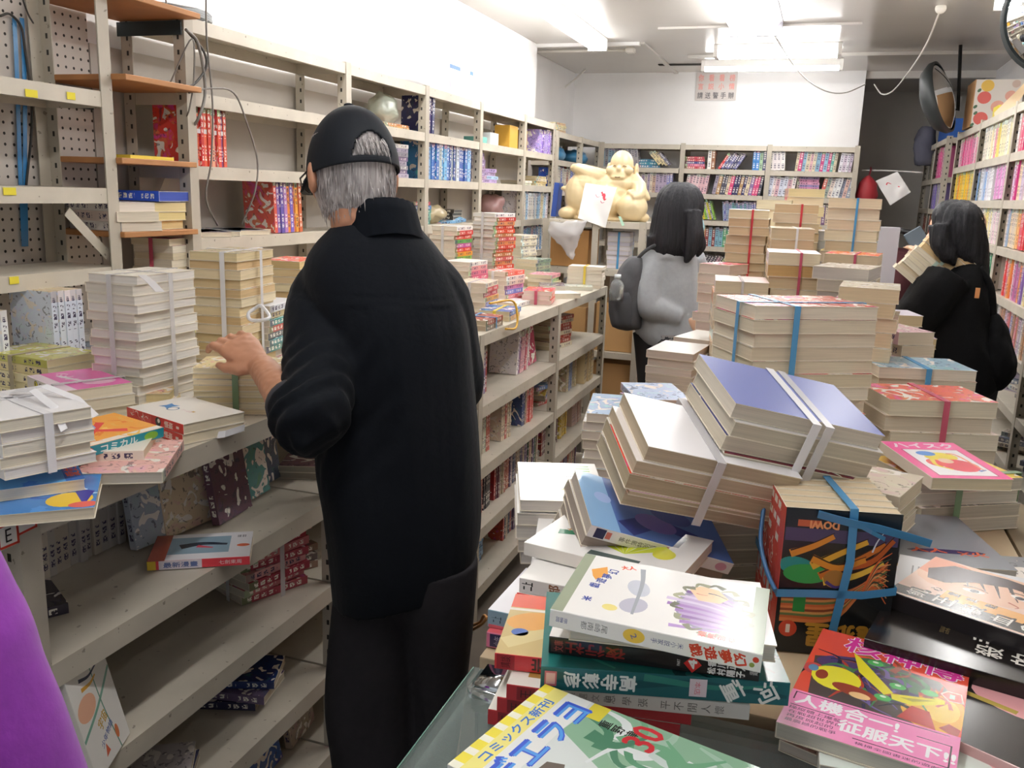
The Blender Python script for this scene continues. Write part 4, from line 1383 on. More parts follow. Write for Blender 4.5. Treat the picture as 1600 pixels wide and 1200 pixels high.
por += column('幻夢遊戯', 0.085, 0, -0.014, 0, 0.013, 0.011, -70, 'd0382e', 3, 0.0004) + [('sp', ell(-0.018, 0, 0.011, 0.0075), 'f0c848', 1), ('st', '2', -0.018, 0, 0.005, 0.006, -60, '4a5aa0', 3)]
por += column('米小説家手', 0.028, 0, -0.0065, 0, 0.0055, 0.006, -90, '3a4080', 2) + column('尾崎南都', -0.048, 0, -0.007, 0, 0.009, 0.006, -90, '6a6a6a', 2) + [('st', '新書館', -0.092, 0, 0.012, 0.006, 180, '3a4a9a', 2), ('sp', ell(0.099, 0.003, 0.003, 0.003), 'd0382e', 2), ('sp', ell(0.096, -0.003, 0.0025, 0.0025), '8a9a4a', 2)]
hero('comic_book', 'white comic with a purple-haired portrait on top of the front pile', 'comic', pose((-0.101, 0.753), zt4 + 0.0725, 90.7, 2.1, 0.2), 0.13, 0.18, 0.0165, 'f5f3f0', 'f1efec', 'dcd6cc', por, 'R', ds=0.86)

# --- comic numbered 30 with a green landscape and a yellow car, nearest the camera
e0 = at(852, 1068, 1.075)
ctr = Vector((e0.x, e0.y)) + 0.102 * Vector((math.cos(R_(-15)), math.sin(R_(-15)))) - 0.07 * Vector((math.cos(R_(75)), math.sin(R_(75))))
d = [('p', rect(-0.055, 0.102, -0.07, 0.07), 'dfe6e4', 1), ('p', [(-0.05, 0.07), (0.102, 0.07), (0.102, 0.0), (0.02, -0.02), (-0.055, 0.02)], '8fb79a', 1.2)]
d += swirl(30, 0.03, 0.03, 0.07, 0.04, ['5f9a78', 'a8c8b4', '74aa86', 'cfded8', '4f8468', 'e8eeee'], 9, 1.5, 0.012, 0.05)
d += [('p', rect(-0.102, -0.092, -0.07, 0.07), 'f0e04a', 1)] + [('p', rect(-0.102, -0.092, -0.07 + .02 * i, -0.062 + .02 * i), 'f6f4e0', 2) for i in range(7)]
d += [('p', rect(-0.092, -0.078, -0.07, 0.07), 'f2e98a', 1.5), ('t', 'コミックス新刊', -0.085, 0.0, 0.10, 0.010, 90, '3a74c8', 2, 0.0003)]
d += [('t', 'デエラヨ', -0.062, -0.005, 0.125, 0.030, 90, '3f5fd0', 3, 0.0012), ('t', 'デエラヨ', -0.0605, -0.005, 0.120, 0.026, 90, '5aa0ea', 4, 0.0002)]
d += [('p', rect(-0.052, -0.036, 0.048, 0.07), 'e8d84a', 2.5)]
d += column('重野津', -0.030, 0.048, 0.012, 0, 0.010, 0.010, 90, '2a2a2a', 5, 0.0002, 't') + [('t', '30', 0.004, 0.050, 0.030, 0.026, 90, 'c8323c', 6, 0.0008)]
d += [('p', [(-0.02, -0.02), (0.03, -0.005), (0.09, -0.03), (0.10, -0.07), (-0.03, -0.07)], '4a4c50', 5), ('p', [(0.0, -0.025), (0.02, -0.015), (0.05, -0.05), (0.03, -0.06)], '8fb09a', 5.5)]
d += [('p', ell(-0.024, -0.036, 0.017, 0.013, .35), 'e0a888', 6), ('p', [(-0.045, -0.045), (-0.043, -0.022), (-0.030, -0.017), (-0.026, -0.026), (-0.036, -0.032), (-0.036, -0.046)], '6a6058', 6.5), ('p', stroke([(-0.022, -0.034), (-0.019, -0.030)], 0.0015, .0006), '3a2a28', 7), ('p', stroke([(-0.024, -0.043), (-0.021, -0.040)], 0.0015, .0006), '3a2a28', 7), ('p', stroke([(-0.012, -0.041), (-0.010, -0.036)], 0.0015, .0006), 'a0504a', 7), ('p', [(-0.009, -0.046), (-0.006, -0.028), (0.008, -0.024), (0.005, -0.048)], 'd89a7a', 5.8)]
d += [('p', [(0.030, 0.004), (0.040, 0.026), (0.062, 0.036), (0.084, 0.030), (0.100, 0.010), (0.100, -0.014), (0.060, -0.020), (0.036, -0.012)], 'efd82e', 8), ('p', [(0.040, 0.014), (0.048, 0.026), (0.062, 0.028), (0.060, 0.012)], '3c4048', 9), ('p', ell(0.083, 0.016, 0.007, 0.006, .4), 'dfe4e6', 9.2), ('p', ell(0.094, -0.002, 0.006, 0.008), '34363a', 9.2), ('p', ell(0.050, -0.013, 0.009, 0.007), '2e3034', 9.2), ('p', stroke([(0.062, 0.008), (0.075, 0.002), (0.090, -0.006)], 0.0016, 0.001), '8a7a1a', 9.3)]
hero('comic_book', 'comic with a red 30 and a yellow car nearest the camera', 'comic', pose(ctr, 1.058, 75), 0.14, 0.204, 0.0165, 'eef0ee', 'e8e8e4', 'e2ddd2', d, 'R')
stack('the hidden pale comics carrying the yellow car comic', None, zg, 4, 0.13, 0.19, 0.0175, 70, ['d8404a', 'e8e4e0'], 'e0dacf', noun='comic', centre=(ctr.x - 0.006, ctr.y - 0.012), style='plain:c8363a')

# --- red-spined comics at the left of the glass
for i in range(3):
    hero('comic_book', f"red-spined comic with a gold cover, {['bottom', 'middle', 'upper'][i]} of three at the glass edge", 'comic', pose((-0.180 + 0.008 * i, 0.807), zg + 0.0171 * i, 95 + 1.5 * i), 0.125, 0.176, 0.0166, 'f0ece4', 'c0333a', 'ddd5c6',
         [('p', rect(-0.07, 0.07, -0.045, 0.04), 'b08a4a', 1), ('sp', rect(-0.078, -0.060, -0.007, 0.007), '8a2028', 1), ('st', '王', -0.069, 0, 0.009, 0.010, 90, '3a1418', 2)], 'R')
hero('comic_book', 'worn gold and orange comic with a red spine leaning over the glass edge', 'comic', pose((-0.186, 0.836), zg + 0.0515, 100), 0.135, 0.18, 0.017, 'cbb47c', 'd0343a', 'ddd5c6',
     [('p', rect(-0.095, 0.095, 0.035, 0.0675), 'd8553c', 1), ('p', ell(-0.06, 0.006, 0.03, 0.02, .3), 'dda050', 1), ('p', ell(-0.072, -0.02, 0.009, 0.008), '4a6ab0', 2), ('p', stroke([(-0.085, -0.045), (-0.03, -0.01), (0.06, 0.01)], 0.022, 0.012), 'd8c890', 2), ('p', stroke([(-0.04, -0.02), (0.01, -0.005)], 0.003, 0.001), '5a5040', 3), ('p', stroke([(-0.03, -0.055), (0.02, -0.03), (0.08, -0.035)], 0.012, 0.006), '5f6a78', 3), ('p', rect(-0.095, 0.095, 0.028, 0.033), 'efe8da', 3)]
     + [('sp', rect(-0.088, -0.070, -.008, .008), 'a0242c', 1), ('st', '講談', -0.079, 0, 0.012, 0.010, 90, '4a1418', 2)] + column('岩藤真也', -0.045, 0, 0.022, 0, 0.014, 0.016, 90, '4a2018', 2, 0.0005), 'R')

# --- pile on the front edge of the table, left
yp = 0.965
for i, (lab, cov, spn, x, y, yaw, w, h, t, dec) in enumerate((
        ('pink and purple spined comic lowest at the table\'s front left', 'd8606a', 'd87a9a', -0.234, yp - .008, 92, 0.125, 0.18, 0.019, [('sp', rect(-0.086, -0.066, -.008, .008), '3a3458', 1), ('st', '少年', -0.076, 0, .012, .010, 90, 'a8a0c0', 2)] + column('花園', -0.05, 0, .018, 0, .013, .014, 0, 'e8b8e0', 2, .0004)),
        ('blue-grey comic with a silvery white cover on the pink one', 'e8e8ee', '8fb0be', -0.232, yp, 88, 0.13, 0.182, 0.022, [('sp', rect(-0.09, 0.09, -.011, -.007), 'd8707a', 1), ('st', '二上', -0.08, 0, .008, .012, 90, '2a3a44', 2), ('st', '及鬼', -0.03, 0, .018, .015, 90, 'c83a4a', 2, .0004)]),
        ('red-spined comic with white lettering in the front left pile', 'f0eeec', 'd2353a', -0.208, yp + .02, 89, 0.125, 0.176, 0.017, column('部屋友之海風', -0.05, 0, .02, 0, .013, .014, 90, 'f2e8e4', 2, .0004)),
        ('white-spined comic with brown lettering in the front left pile', 'f4f2ee', 'efece8', -0.206, yp + .022, 89, 0.125, 0.176, 0.018, [('st', '二上', -0.078, 0, .010, .013, 90, '2a2826', 2, .0003)] + column('部屋行人', -0.045, 0, .022, 0, .014, .014, 90, '8a5a3a', 2, .0004)))):
    hero('comic_book', lab, 'comic', pose((x, y), Z1 + (0.0, 0.0195, 0.042, 0.0595)[i], yaw), w, h, t, cov, spn, 'ddd5c6', dec, 'R')
fan = [('p', rect(-0.04, 0.02, 0.0, 0.056), '3b4fa8', 1), ('p', rect(0.0, 0.07, 0.02, 0.056), '6a6a78', 1.2), ('p', stroke([(-0.05, 0.012), (0.0, 0.02), (0.06, 0.012)], 0.010, 0.006), 'b83a5a', 2), ('p', stroke([(-0.08, -0.012), (-0.05, -0.004), (-0.03, -0.008)], 0.016, 0.010), '2f7a5a', 2)]
for i in range(6):
    a0, a1 = R_(40 + 20 * i), R_(58 + 20 * i)
    fan.append(('p', [(0.02, -0.035), (0.02 + .062 * math.cos(a0), -0.035 + .062 * math.sin(a0)), (0.02 + .062 * math.cos(a1), -0.035 + .062 * math.sin(a1))], ['dfe83a', 'c8d62e'][i % 2], 3))
fan += [('p', ell(0.062, -0.01, 0.014, 0.016), 'e4e23c', 3.2), ('p', rect(-0.02, 0.045, -0.062, -0.045), '4a5a58', 3.4), ('t', 'おひさ', -0.066, 0.022, 0.05, 0.016, 90, 'c8a070', 4, .0003)]
hero('comic_book', 'white comic with a yellow fan on its cover at the table\'s front left', 'comic', pose((-0.200, yp + 0.075), Z1 + 0.079, 80), 0.14, 0.20, 0.017, 'f5f3f0', 'e8e4dc', 'ddd5c6', fan, 'R')

# --- upright bundle with the gold-lettered black cover, tied with blue ribbon
ang = R_(13)
ex, ez = Vector((math.cos(ang), math.sin(ang), 0)), Vector((math.sin(ang), -math.cos(ang), 0))
fc = Vector((0.058, 1.028, Z1))                 # foot of the front cover, middle
dr = ['d98a2e', 'e0a83a', 'c8702a', 'b85a28', 'e6c04a']
art = [('p', rect(-0.063, 0.063, 0.05, 0.088), '4a4060', 1), ('p', rect(-0.063, 0.063, 0.066, 0.088), '1e2228', 1.2), ('p', rect(-0.050, -0.024, 0.068, 0.076), 'c8603a', 1.4)]
art += [('p', ell(-0.045, 0.018, 0.022, 0.012, -.2), '1f8a8a', 2), ('p', ell(-0.035, 0.010, 0.026, 0.012), '2f9a50', 2.2)]
for i, q in enumerate((((-0.055, 0.034), (-0.03, 0.045), (-0.008, 0.058)), ((-0.03, 0.02), (0.0, 0.038), (0.03, 0.054)), ((-0.02, 0.008), (0.015, 0.028), (0.05, 0.052)), ((0.0, 0.02), (0.035, 0.03), (0.058, 0.058)), ((-0.015, 0.002), (0.02, 0.012), (0.05, 0.03)), ((-0.03, 0.03), (0.0, 0.02), (0.03, 0.032)))):
    art.append(('p', stroke(q, 0.010, 0.006), dr[i % 5], 3 + i * .1))
    art.append(('p', stroke([(x, y + .004) for x, y in q], 0.002, 0.001), '3a2418', 3.05 + i * .1))
for i in range(12):
    y0 = -0.012 - i * 0.003
    art.append(('p', stroke([(-0.06, y0 - .004), (0.0, y0), (0.03, y0 + .014 + i * .002), (0.055, y0 + .044)], 0.005, 0.0015), ['c8683a', 'd8804a', '8a4a30', 'd89a5a', '6a7a4a'][i % 5], 5 + i * .05))
for i in range(10):
    art.append(('p', stroke([(0.028, -0.016), (0.042, 0.0 + i * .003), (0.058, -0.02 + i * .007)], 0.003, 0.001), ['d86a3a', 'e0a068', '3a4a3a'][i % 3], 6 + i * .05))
art += [('p', ell(-0.002, 0.006, 0.013, 0.011), 'a87838', 7), ('p', stroke([(-0.012, 0.002), (0.0, -0.004), (0.012, 0.002)], 0.004, 0.002), '4a3a78', 7.2), ('p', stroke([(0.036, 0.042), (0.04, 0.055), (0.046, 0.066)], 0.002, .001), 'd0d8e0', 7.3)]
art += [('p', rect(-0.046, -0.032, -0.038, -0.010), '2a8a40', 7.5), ('p', ell(-0.049, -0.060, 0.0105, 0.0105), 'd04a30', 8), ('t', '1', -0.049, -0.060, 0.004, 0.010, 180, 'f0e0d0', 9, 0.0004), ('t', 'DOWI', -0.02, 0.071, 0.032, 0.009, 180, 'eb9a62', 8, 0.0006), ('t', '龍狼星', 0.014, -0.066, 0.085, 0.030, 180, 'c8963a', 8, 0.0012)]
for i in range(6):
    back = fc - ez * (0.0226 * i + 0.0222)
    Mb = Matrix.Identity(4)
    pos = back + Vector((0, 0, 0.0905))
    for r in range(3):
        Mb[r][0], Mb[r][1], Mb[r][2], Mb[r][3] = ex[r], (0, 0, 1)[r], ez[r], pos[r]
    sd = [('sp', rect(-0.088, 0.088, -.010, .010), 'c8463c', 1)] + [('sp', rect(-0.085 + .02 * j, -0.076 + .02 * j, -.008, .008), 'e8dcd0', 2) for j in range(2 + i % 2)] + [('sp', rect(0.02, 0.04, -0.007, 0.007), 'b8bcc0', 2)]
    sd += swirl(14, 0, 0, 0.08, 0.008, ['e0a89a', 'b03a30', 'd87060', 'efe0d0'], 20 + i, 3, 0.003, 0.02, 'sp')
    hero('comic_book', ['black comic with gold upside-down lettering, front of the blue-ribboned upright bundle'][0] if i == 0 else f"red-spined volume {['', 'second', 'third', 'fourth', 'fifth', 'last'][i]} from the front of the upright ribboned bundle", 'comic', Mb, 0.13, 0.18, 0.0222, '1b1d1f', 'c8463c', 'd8c4a4', art if i == 0 else sd)
    if i == 0:
        pass
# ribbon round the upright bundle
rb = bmesh.new()
D6 = 0.0226 * 6


def ribbon(pts, wdir, width, m, name, label):
    bm = bmesh.new()
    P = [Vector(p) for p in pts]
    wd = Vector(wdir) * width / 2
    A = [bm.verts.new(p + wd) for p in P]
    B = [bm.verts.new(p - wd) for p in P]
    for i in range(len(P) - 1):
        bm.faces.new((A[i], A[i + 1], B[i + 1], B[i]))
    me = mesh_of(bm, name)
    o = obj(name, me, None, m)
    s = o.modifiers.new('thickness', 'SOLIDIFY')
    s.thickness = 0.0006
    tag(o, label, 'ribbon')
    return o


BLU = STR['blue']
fz = lambda a, z, off=0.0022: fc + ex * a + ez * off + Vector((0, 0, z))
bk = lambda a, z: fc + ex * a - ez * (D6 + 0.003) + Vector((0, 0, z))
ribbon([bk(0.006, 0.02), bk(0.006, 0.184), fz(0.010, 0.184), fz(0.012, 0.12), fz(0.005, 0.06), fz(-0.002, 0.0)], ex, 0.0095, BLU, 'packing_ribbon', 'vertical blue ribbon tied round the upright gold-lettered bundle')
ribbon([bk(-0.068, 0.085), fc - ex * 0.068 - ez * 0.02 + Vector((0, 0, 0.078)), fz(-0.066, 0.075), fz(-0.02, 0.078), fz(0.03, 0.080), fz(0.067, 0.088), bk(0.068, 0.09)], Vector((0, 0, 1)), 0.0095, BLU, 'packing_ribbon', 'horizontal blue ribbon across the upright gold-lettered bundle')
ribbon([fz(-0.030, 0.176, .004), fz(-0.01, 0.172, .006), fz(0.012, 0.168, .007), fz(0.035, 0.166, .010), fz(0.065, 0.160, .012), fz(0.095, 0.152, .010)], (Vector((0, 0, 1)) + ez * .4).normalized(), 0.011, BLU, 'packing_ribbon', 'loose knotted end of blue ribbon sticking out right of the bundle')
ribbon([fz(0.012, 0.168, .005), fz(0.03, 0.160, .008), fz(0.046, 0.152, .006)], (Vector((0, 0, 1)) + ez * .4).normalized(), 0.006, BLU, 'packing_ribbon', 'thin short tail of blue ribbon below the knot')
tube_obj('slack_twine', [fc - ex * 0.072 - ez * 0.09 + Vector((0, 0, 0.15)), fc - ex * 0.078 - ez * 0.06 + Vector((0, 0, 0.115)), fc - ex * 0.074 - ez * 0.03 + Vector((0, 0, 0.09)), fc - ex * 0.068 + ez * 0.003 + Vector((0, 0, 0.078))], 0.0028, mat('3a6a98', 0.4))
tag(bpy.context.scene.objects['slack_twine'], 'dark blue cord slack beside the red spines of the upright bundle', 'cord')

# --- right front: mecha comic, black comics
mech = [('p', rect(-0.075, 0.075, -0.04, 0.108), 'd94f3c', 1), ('p', [(-0.07, 0.04), (-0.02, 0.065), (0.05, 0.055), (0.072, 0.02), (0.06, -0.05), (-0.06, -0.045)], '4a3f3c', 2), ('p', ell(0.05, -0.005, 0.03, 0.04), 'e0a83c', 2.1), ('p', ell(0.056, 0.0, 0.016, 0.024), 'efcc60', 2.2)]
mech += [('p', ell(-0.036, 0.04, 0.032, 0.016, .3), '4b3d6a', 2.5), ('p', ell(0.006, 0.012, 0.03, 0.024, -.3), '3a2f58', 2.6), ('p', ell(-0.01, 0.056, 0.02, 0.010), '3a6a48', 2.8), ('p', ell(0.022, 0.030, 0.022, 0.012, -.4), '2f5f3c', 2.9)]
mech += swirl(40, 0, 0.01, 0.065, 0.045, ['6a5a90', '2a2440', '8f4a3a', '3f7a4a', 'b04030', '1f1c28'], 31, 3, 0.006, 0.035)
mech += [('p', [(-0.035, 0.068), (-0.028, 0.062), (0.012, 0.006), (0.004, -0.002), (-0.024, 0.030)], 'e4da34', 5), ('p', [(0.010, 0.004), (0.056, 0.020), (0.058, 0.012), (0.030, -0.008), (0.012, -0.006)], 'e4da34', 5), ('p', [(0.018, 0.002), (0.05, 0.014), (0.03, 0.0)], 'a8a020', 5.2)]
mech += [('p', ell(-0.042, 0.004, 0.024, 0.024), 'e6de3a', 5), ('p', ell(-0.056, 0.004, 0.006, 0.010), '8a3a2a', 5.2), ('p', ell(-0.066, 0.012, 0.010, 0.012), 'b8484a', 4.9), ('p', ell(-0.066, 0.013, 0.005, 0.007), '5a8ab0', 5.1)]
mech += [('p', ell(x, y, 0.008, 0.006), '4fae5c', 5.5) for x, y in ((-0.012, 0.058), (0.014, 0.022), (0.004, -0.008), (0.043, 0.026))] + [('p', ell(x, y, 0.003, 0.002), 'd8ecd8', 5.7) for x, y in ((-0.012, 0.060), (0.014, 0.024), (0.004, -0.006))]
mech += [('p', ell(-0.022, -0.012, 0.022, 0.010, -.2), '8f3a28', 5.3), ('p', ell(-0.016, -0.018, 0.010, 0.006), 'e8c088', 5.4), ('p', [(0.02, -0.036), (0.03, -0.008), (0.046, -0.010), (0.054, -0.04)], 'b02e28', 5.1), ('p', [(0.056, -0.034), (0.064, -0.022), (0.074, -0.028), (0.072, -0.044)], 'a03a2e', 5.3)]
mech += [('p', rect(-0.075, 0.075, -0.1075, -0.040), 'ee8fc0', 8), ('t', '人機合一!', -0.022, -0.055, 0.092, 0.020, 0, 'f6f2f6', 10, .0007), ('t', '征服天下!!', 0.024, -0.079, 0.098, 0.020, 0, 'f6f2f6', 10, .0007)]
mech += [('p', rect(-0.070, 0.066, -0.0442, -0.0430), '2f2030', 9), ('p', rect(0.040, 0.069, -0.0605, -0.0592), '2f2030', 9), ('p', rect(0.068, 0.0695, -0.095, -0.0592), '2f2030', 9), ('p', rect(-0.071, -0.030, -0.0692, -0.068), '2f2030', 9), ('p', rect(-0.071, -0.0697, -0.058, -0.043), '2f2030', 9), ('p', rect(-0.01, 0.069, -0.096, -0.0948), '2f2030', 9)]
mech += [('t', '操縦體上爆發', -0.047, -0.074, 0.048, 0.0058, 0, '3a1f38', 9), ('t', '在戰超世界的', -0.045, -0.0815, 0.050, 0.0058, 0, '3a1f38', 9), ('t', '再度掀起的', -0.049, -0.089, 0.042, 0.0058, 0, '3a1f38', 9), ('t', '最震撼的戰爭', -0.047, -0.0965, 0.046, 0.0058, 0, '3a1f38', 9), ('t', '橫掃全國書迷的遊戲', 0.028, -0.1015, 0.07, 0.0045, 0, '3a1f38', 9)]
mech += [('t', '核神傳', 0.012, 0.084, 0.115, 0.036, -3, 'f6e6f0', 11, .0022), ('t', '核神傳', 0.012, 0.084, 0.115, 0.036, -3, 'd83a9a', 14, .0009), ('p', [(0.052, 0.032), (0.058, 0.041), (0.071, 0.041), (0.074, 0.022), (0.060, 0.020)], 'f0d8c8', 5.6), ('p', [(0.054, 0.032), (0.059, 0.039), (0.070, 0.039), (0.072, 0.024), (0.061, 0.022)], 'c8382e', 5.8), ('t', '1', 0.063, 0.031, 0.004, 0.008, 0, 'd8f0e0', 6.2, .0004)]
stack('the hidden comics under the pink-banded robot comic', None, zg, 1, 0.15, 0.21, 0.012, -20, ['d8d0c4'], 'c8c0b4', noun='comic', centre=(0.115, 0.875))
hero('comic_book', 'white and mint comic sticking out from under the robot comic', 'comic', pose((0.128, 0.858), zg + 0.0125, 2), 0.17, 0.205, 0.0145, 'e6efe8', 'e8e4dc', 'b8b4ac',
     [('p', ell(-0.06, 0.08, 0.02, 0.012, .4), 'a8d0c8', 1), ('p', ell(-0.03, 0.095, 0.012, 0.006), '9ac8c0', 1), ('p', ell(0.066, 0.03, 0.03, 0.016), 'd87a88', 1), ('p', ell(0.075, -0.03, 0.02, 0.03), 'efb8bc', 1), ('p', rect(-0.07, -0.05, -0.02, 0.07), 'efa0b8', 1)])
hero('comic_book', 'red and pink robot comic with a pink paper band, bottom right', 'comic', pose((0.101, 0.870), zg + 0.0275, -11, 0, 0), 0.15, 0.215, 0.016, 'd94f3c', 'e8a0c0', 'c9c4b8', mech)
blk = [('p', ell(0.02, 0.05, 0.02, 0.010), 'caa050', 1)] + [('t', c, x, y, 0.026, 0.026, 90, 'ece8e0', 2, .0004) for c, x, y in (('手', 0.0, 0.004), ('殺', 0.006, -0.026), ('前', 0.036, 0.006), ('的', 0.040, -0.026))] + [('t', '讀者', -0.040, 0.0, 0.010, 0.022, 0, '6a5a3a', 2)]
stack('the hidden comics under the black lettered comics', None, zg - 0.004, 2, 0.14, 0.2, 0.018, 80, ['c8a8b0', 'd8d0c8'], 'b8b0a4', noun='comic', centre=(0.225, 0.965))
hero('comic_book', 'black comic with large white handwritten characters at the right edge', 'comic', pose((0.215, 1.01), zg + 0.034, 76), 0.155, 0.22, 0.020, '211d1c', '1c1818', 'b8b2a2', blk, 'R')
fce = [('p', rect(-0.11, 0.11, -0.07, -0.048), '242022', 1), ('p', ell(0.02, 0.03, 0.075, 0.055), 'f0c8b0', 1), ('p', ell(-0.03, 0.045, 0.05, 0.030, -.2), 'e8a48c', 1.2), ('p', [(-0.04, 0.03), (-0.02, 0.062), (0.04, 0.070), (0.10, 0.060), (0.10, 0.040), (0.05, 0.045), (0.015, 0.028), (-0.01, 0.0), (-0.03, 0.0)], '3a2a30', 2)]
fce += [('p', stroke([(-0.02 + .016 * i, 0.055), (-0.012 + .017 * i, 0.03), (-0.004 + .018 * i, 0.004 + .004 * (i % 3))], 0.006, 0.001), '3a2a30', 2.5 + i * .05) for i in range(6)]
fce += [('p', ell(0.022, 0.002, 0.012, 0.0055, .2), 'f4eee8', 3), ('p', ell(0.023, 0.002, 0.005, 0.005), '3a3440', 3.2), ('p', stroke([(0.008, 0.010), (0.022, 0.014), (0.036, 0.008)], 0.003, 0.001), '2a2024', 3.3), ('p', ell(0.066, 0.022, 0.011, 0.005, -.3), 'f4eee8', 3), ('p', ell(0.066, 0.022, 0.005, 0.0045), '3a3440', 3.2), ('p', stroke([(0.052, 0.032), (0.066, 0.034), (0.08, 0.026)], 0.003, 0.001), '2a2024', 3.3), ('p', stroke([(0.06, 0.0), (0.072, -0.006), (0.07, -0.012)], 0.003, 0.001), 'c07a68', 3.3), ('p', rect(0.0, 0.11, -0.048, -0.020), 'f0b878', 1.6)]
fce += [('t', c, -0.082 + .030 * i, -0.050, 0.022, 0.022, 90, '2a2426', 5, .0012) for i, c in enumerate('飢王殺血の大')] + [('t', c, -0.082 + .030 * i, -0.054, 0.021, 0.020, 90, 'f4f0ec', 7, .0003) for i, c in enumerate('飢王殺血の大')] + column('心霊異戰', -0.070, -0.026, 0.020, 0, 0.010, 0.012, 90, '3a3034', 4, .0003, 't')
fce = [(d[0], [(x - 0.060, y) for x, y in d[1]]) + tuple(d[2:]) if d[0] == 'p' and i > 0 else d for i, d in enumerate(fce)] + [('p', rect(-0.11, 0.11, -0.07, -0.046), '242022', 1.7)]
bw = bars(0.055, 0.035, 9, 0.0028, 0.018, '6a686a', 2) + [('p', rect(-0.055, -0.02, 0.0, 0.032), '8a8a84', 1), ('p', rect(-0.05, -0.025, 0.005, 0.02), 'c0a868', 1.2)] + [('p', rect(-0.085 + .007 * i, -0.083 + .007 * i, -0.03, 0.04), '9a989a', 1) for i in range(3)]
stack('the hidden comics under the white back-cover book', None, Z1, 2, 0.14, 0.2, 0.021, 84, ['5a4a40', 'c8a030'], 'a89e8e', noun='comic', centre=(0.235, 1.165))
hero('comic_book', 'white book lying back cover up behind the face comic', 'comic', pose((0.238, 1.16), Z1 + 0.043, 82), 0.145, 0.205, 0.014, 'e4e4e6', 'd8c060', 'c8c0b4', bw, 'R')
hero('comic_book', 'thick comic with a close-up face and black title strip, right edge', 'comic', pose((0.246, 1.075), Z1 + 0.058, 64, 0, 0), 0.15, 0.215, 0.024, 'f2d4c4', '2a2628', 'a8a292', fce, 'R')
hero('comic_book', 'black and pink comic in the bottom right corner', 'comic', pose((0.235, 0.865), zg + 0.020, 62), 0.14, 0.205, 0.017, '2c2828', 'd8a8a8', 'b8b2a2', [('p', ell(-0.02, 0.045, 0.05, 0.03), 'e8a8ac', 1), ('p', ell(0.06, 0.05, 0.03, 0.02), 'f0e8e4', 1.1), ('p', stroke([(-0.10, -0.03), (-0.07, -0.045), (-0.05, -0.04)], 0.014, 0.008), 'efe09a', 2), ('p', rect(-0.07, -0.02, 0.018, 0.026), 'b8a050', 2)], 'R')

# --- pink anime comic on the green-strapped stack, magazines below it
ptop = [('p', rect(-0.063, 0.063, 0.052, 0.09), 'ee5fa0', 1), ('t', 'ハイスク', 0.0, 0.070, 0.105, 0.024, 0, 'f8d8ea', 2, .0012), ('p', rect(-0.048, 0.050, -0.078, 0.05), 'a83a6a', 1.2), ('p', rect(-0.046, 0.048, -0.076, 0.048), 'f6f2f4', 1.4), ('p', ell(0.002, 0.012, 0.028, 0.022, .2), 'e8d030', 2), ('p', ell(-0.016, 0.028, 0.016, 0.012), '4a8ad8', 2.2), ('p', ell(0.012, -0.03, 0.030, 0.030), 'd8324a', 2.4), ('p', ell(-0.022, -0.018, 0.014, 0.018), 'd83a3a', 2.5), ('p', ell(0.0, -0.008, 0.012, 0.012), 'f0c8a8', 2.8), ('p', stroke([(-0.02, 0.0), (-0.026, -0.03), (-0.01, -0.05)], 0.008, 0.004), 'efd040', 2.9), ('p', stroke([(0.02, 0.03), (0.034, 0.02), (0.04, -0.05)], 0.006, 0.003), 'e88a6a', 2.9), ('p', stroke([(0.03, -0.055), (0.044, -0.05)], 0.006, 0.003), '3a5ab0', 2.9)]
hero('comic_book', 'pink comic with a red and yellow figure on the green-strapped stack', 'comic', pose((0.228, 1.553), Z1 + 0.0975, 21.6, 1.0, 2.0), 0.13, 0.18, 0.0195, 'ef5a9a', 'e8dcd0', 'd6c8a8', ptop)
stack('thick grey magazine lying in front of the green-strapped stack', None, Z1, 1, 0.165, 0.225, 0.022, -76, ['8f9296'], ['b4ae a4'.replace(' ', ''), 'a8a298'], noun='magazine', name='magazine', centre=(0.262, 1.300))
hero('magazine', 'grey-blue magazine with an orange and navy logo at the right', 'magazine', pose((0.205, 1.385), Z1 + 0.0235, 14), 0.15, 0.21, 0.014, '8b8f96', '7a7c80', 'ccc6ba', [('p', ell(0.0, -0.05, 0.055, 0.008), '2f2f5a', 1), ('t', '人人', -0.025, -0.048, 0.05, 0.016, 0, 'd8603a', 2, .0008), ('t', 'X火', 0.035, -0.055, 0.04, 0.016, 0, 'd8603a', 2, .0008)])
stack('the thick cream stack wedged behind the upright bundle', None, Z1, 5, 0.13, 0.18, 0.0235, 70, ['d8cdb8', 'cfc4ae'], ['d2c4a8', 'c8ba9e'], noun='book', name='novel', centre=(0.075, 1.385), jig=0.006)
stack('the hidden prop stack beneath the sliding bundles', None, Z1, 7, 0.12, 0.17, 0.021, -62, ['cfc6b8'], ['b8ae9e'], noun='book', name='novel', centre=(-0.06, 1.27), jig=0.004)

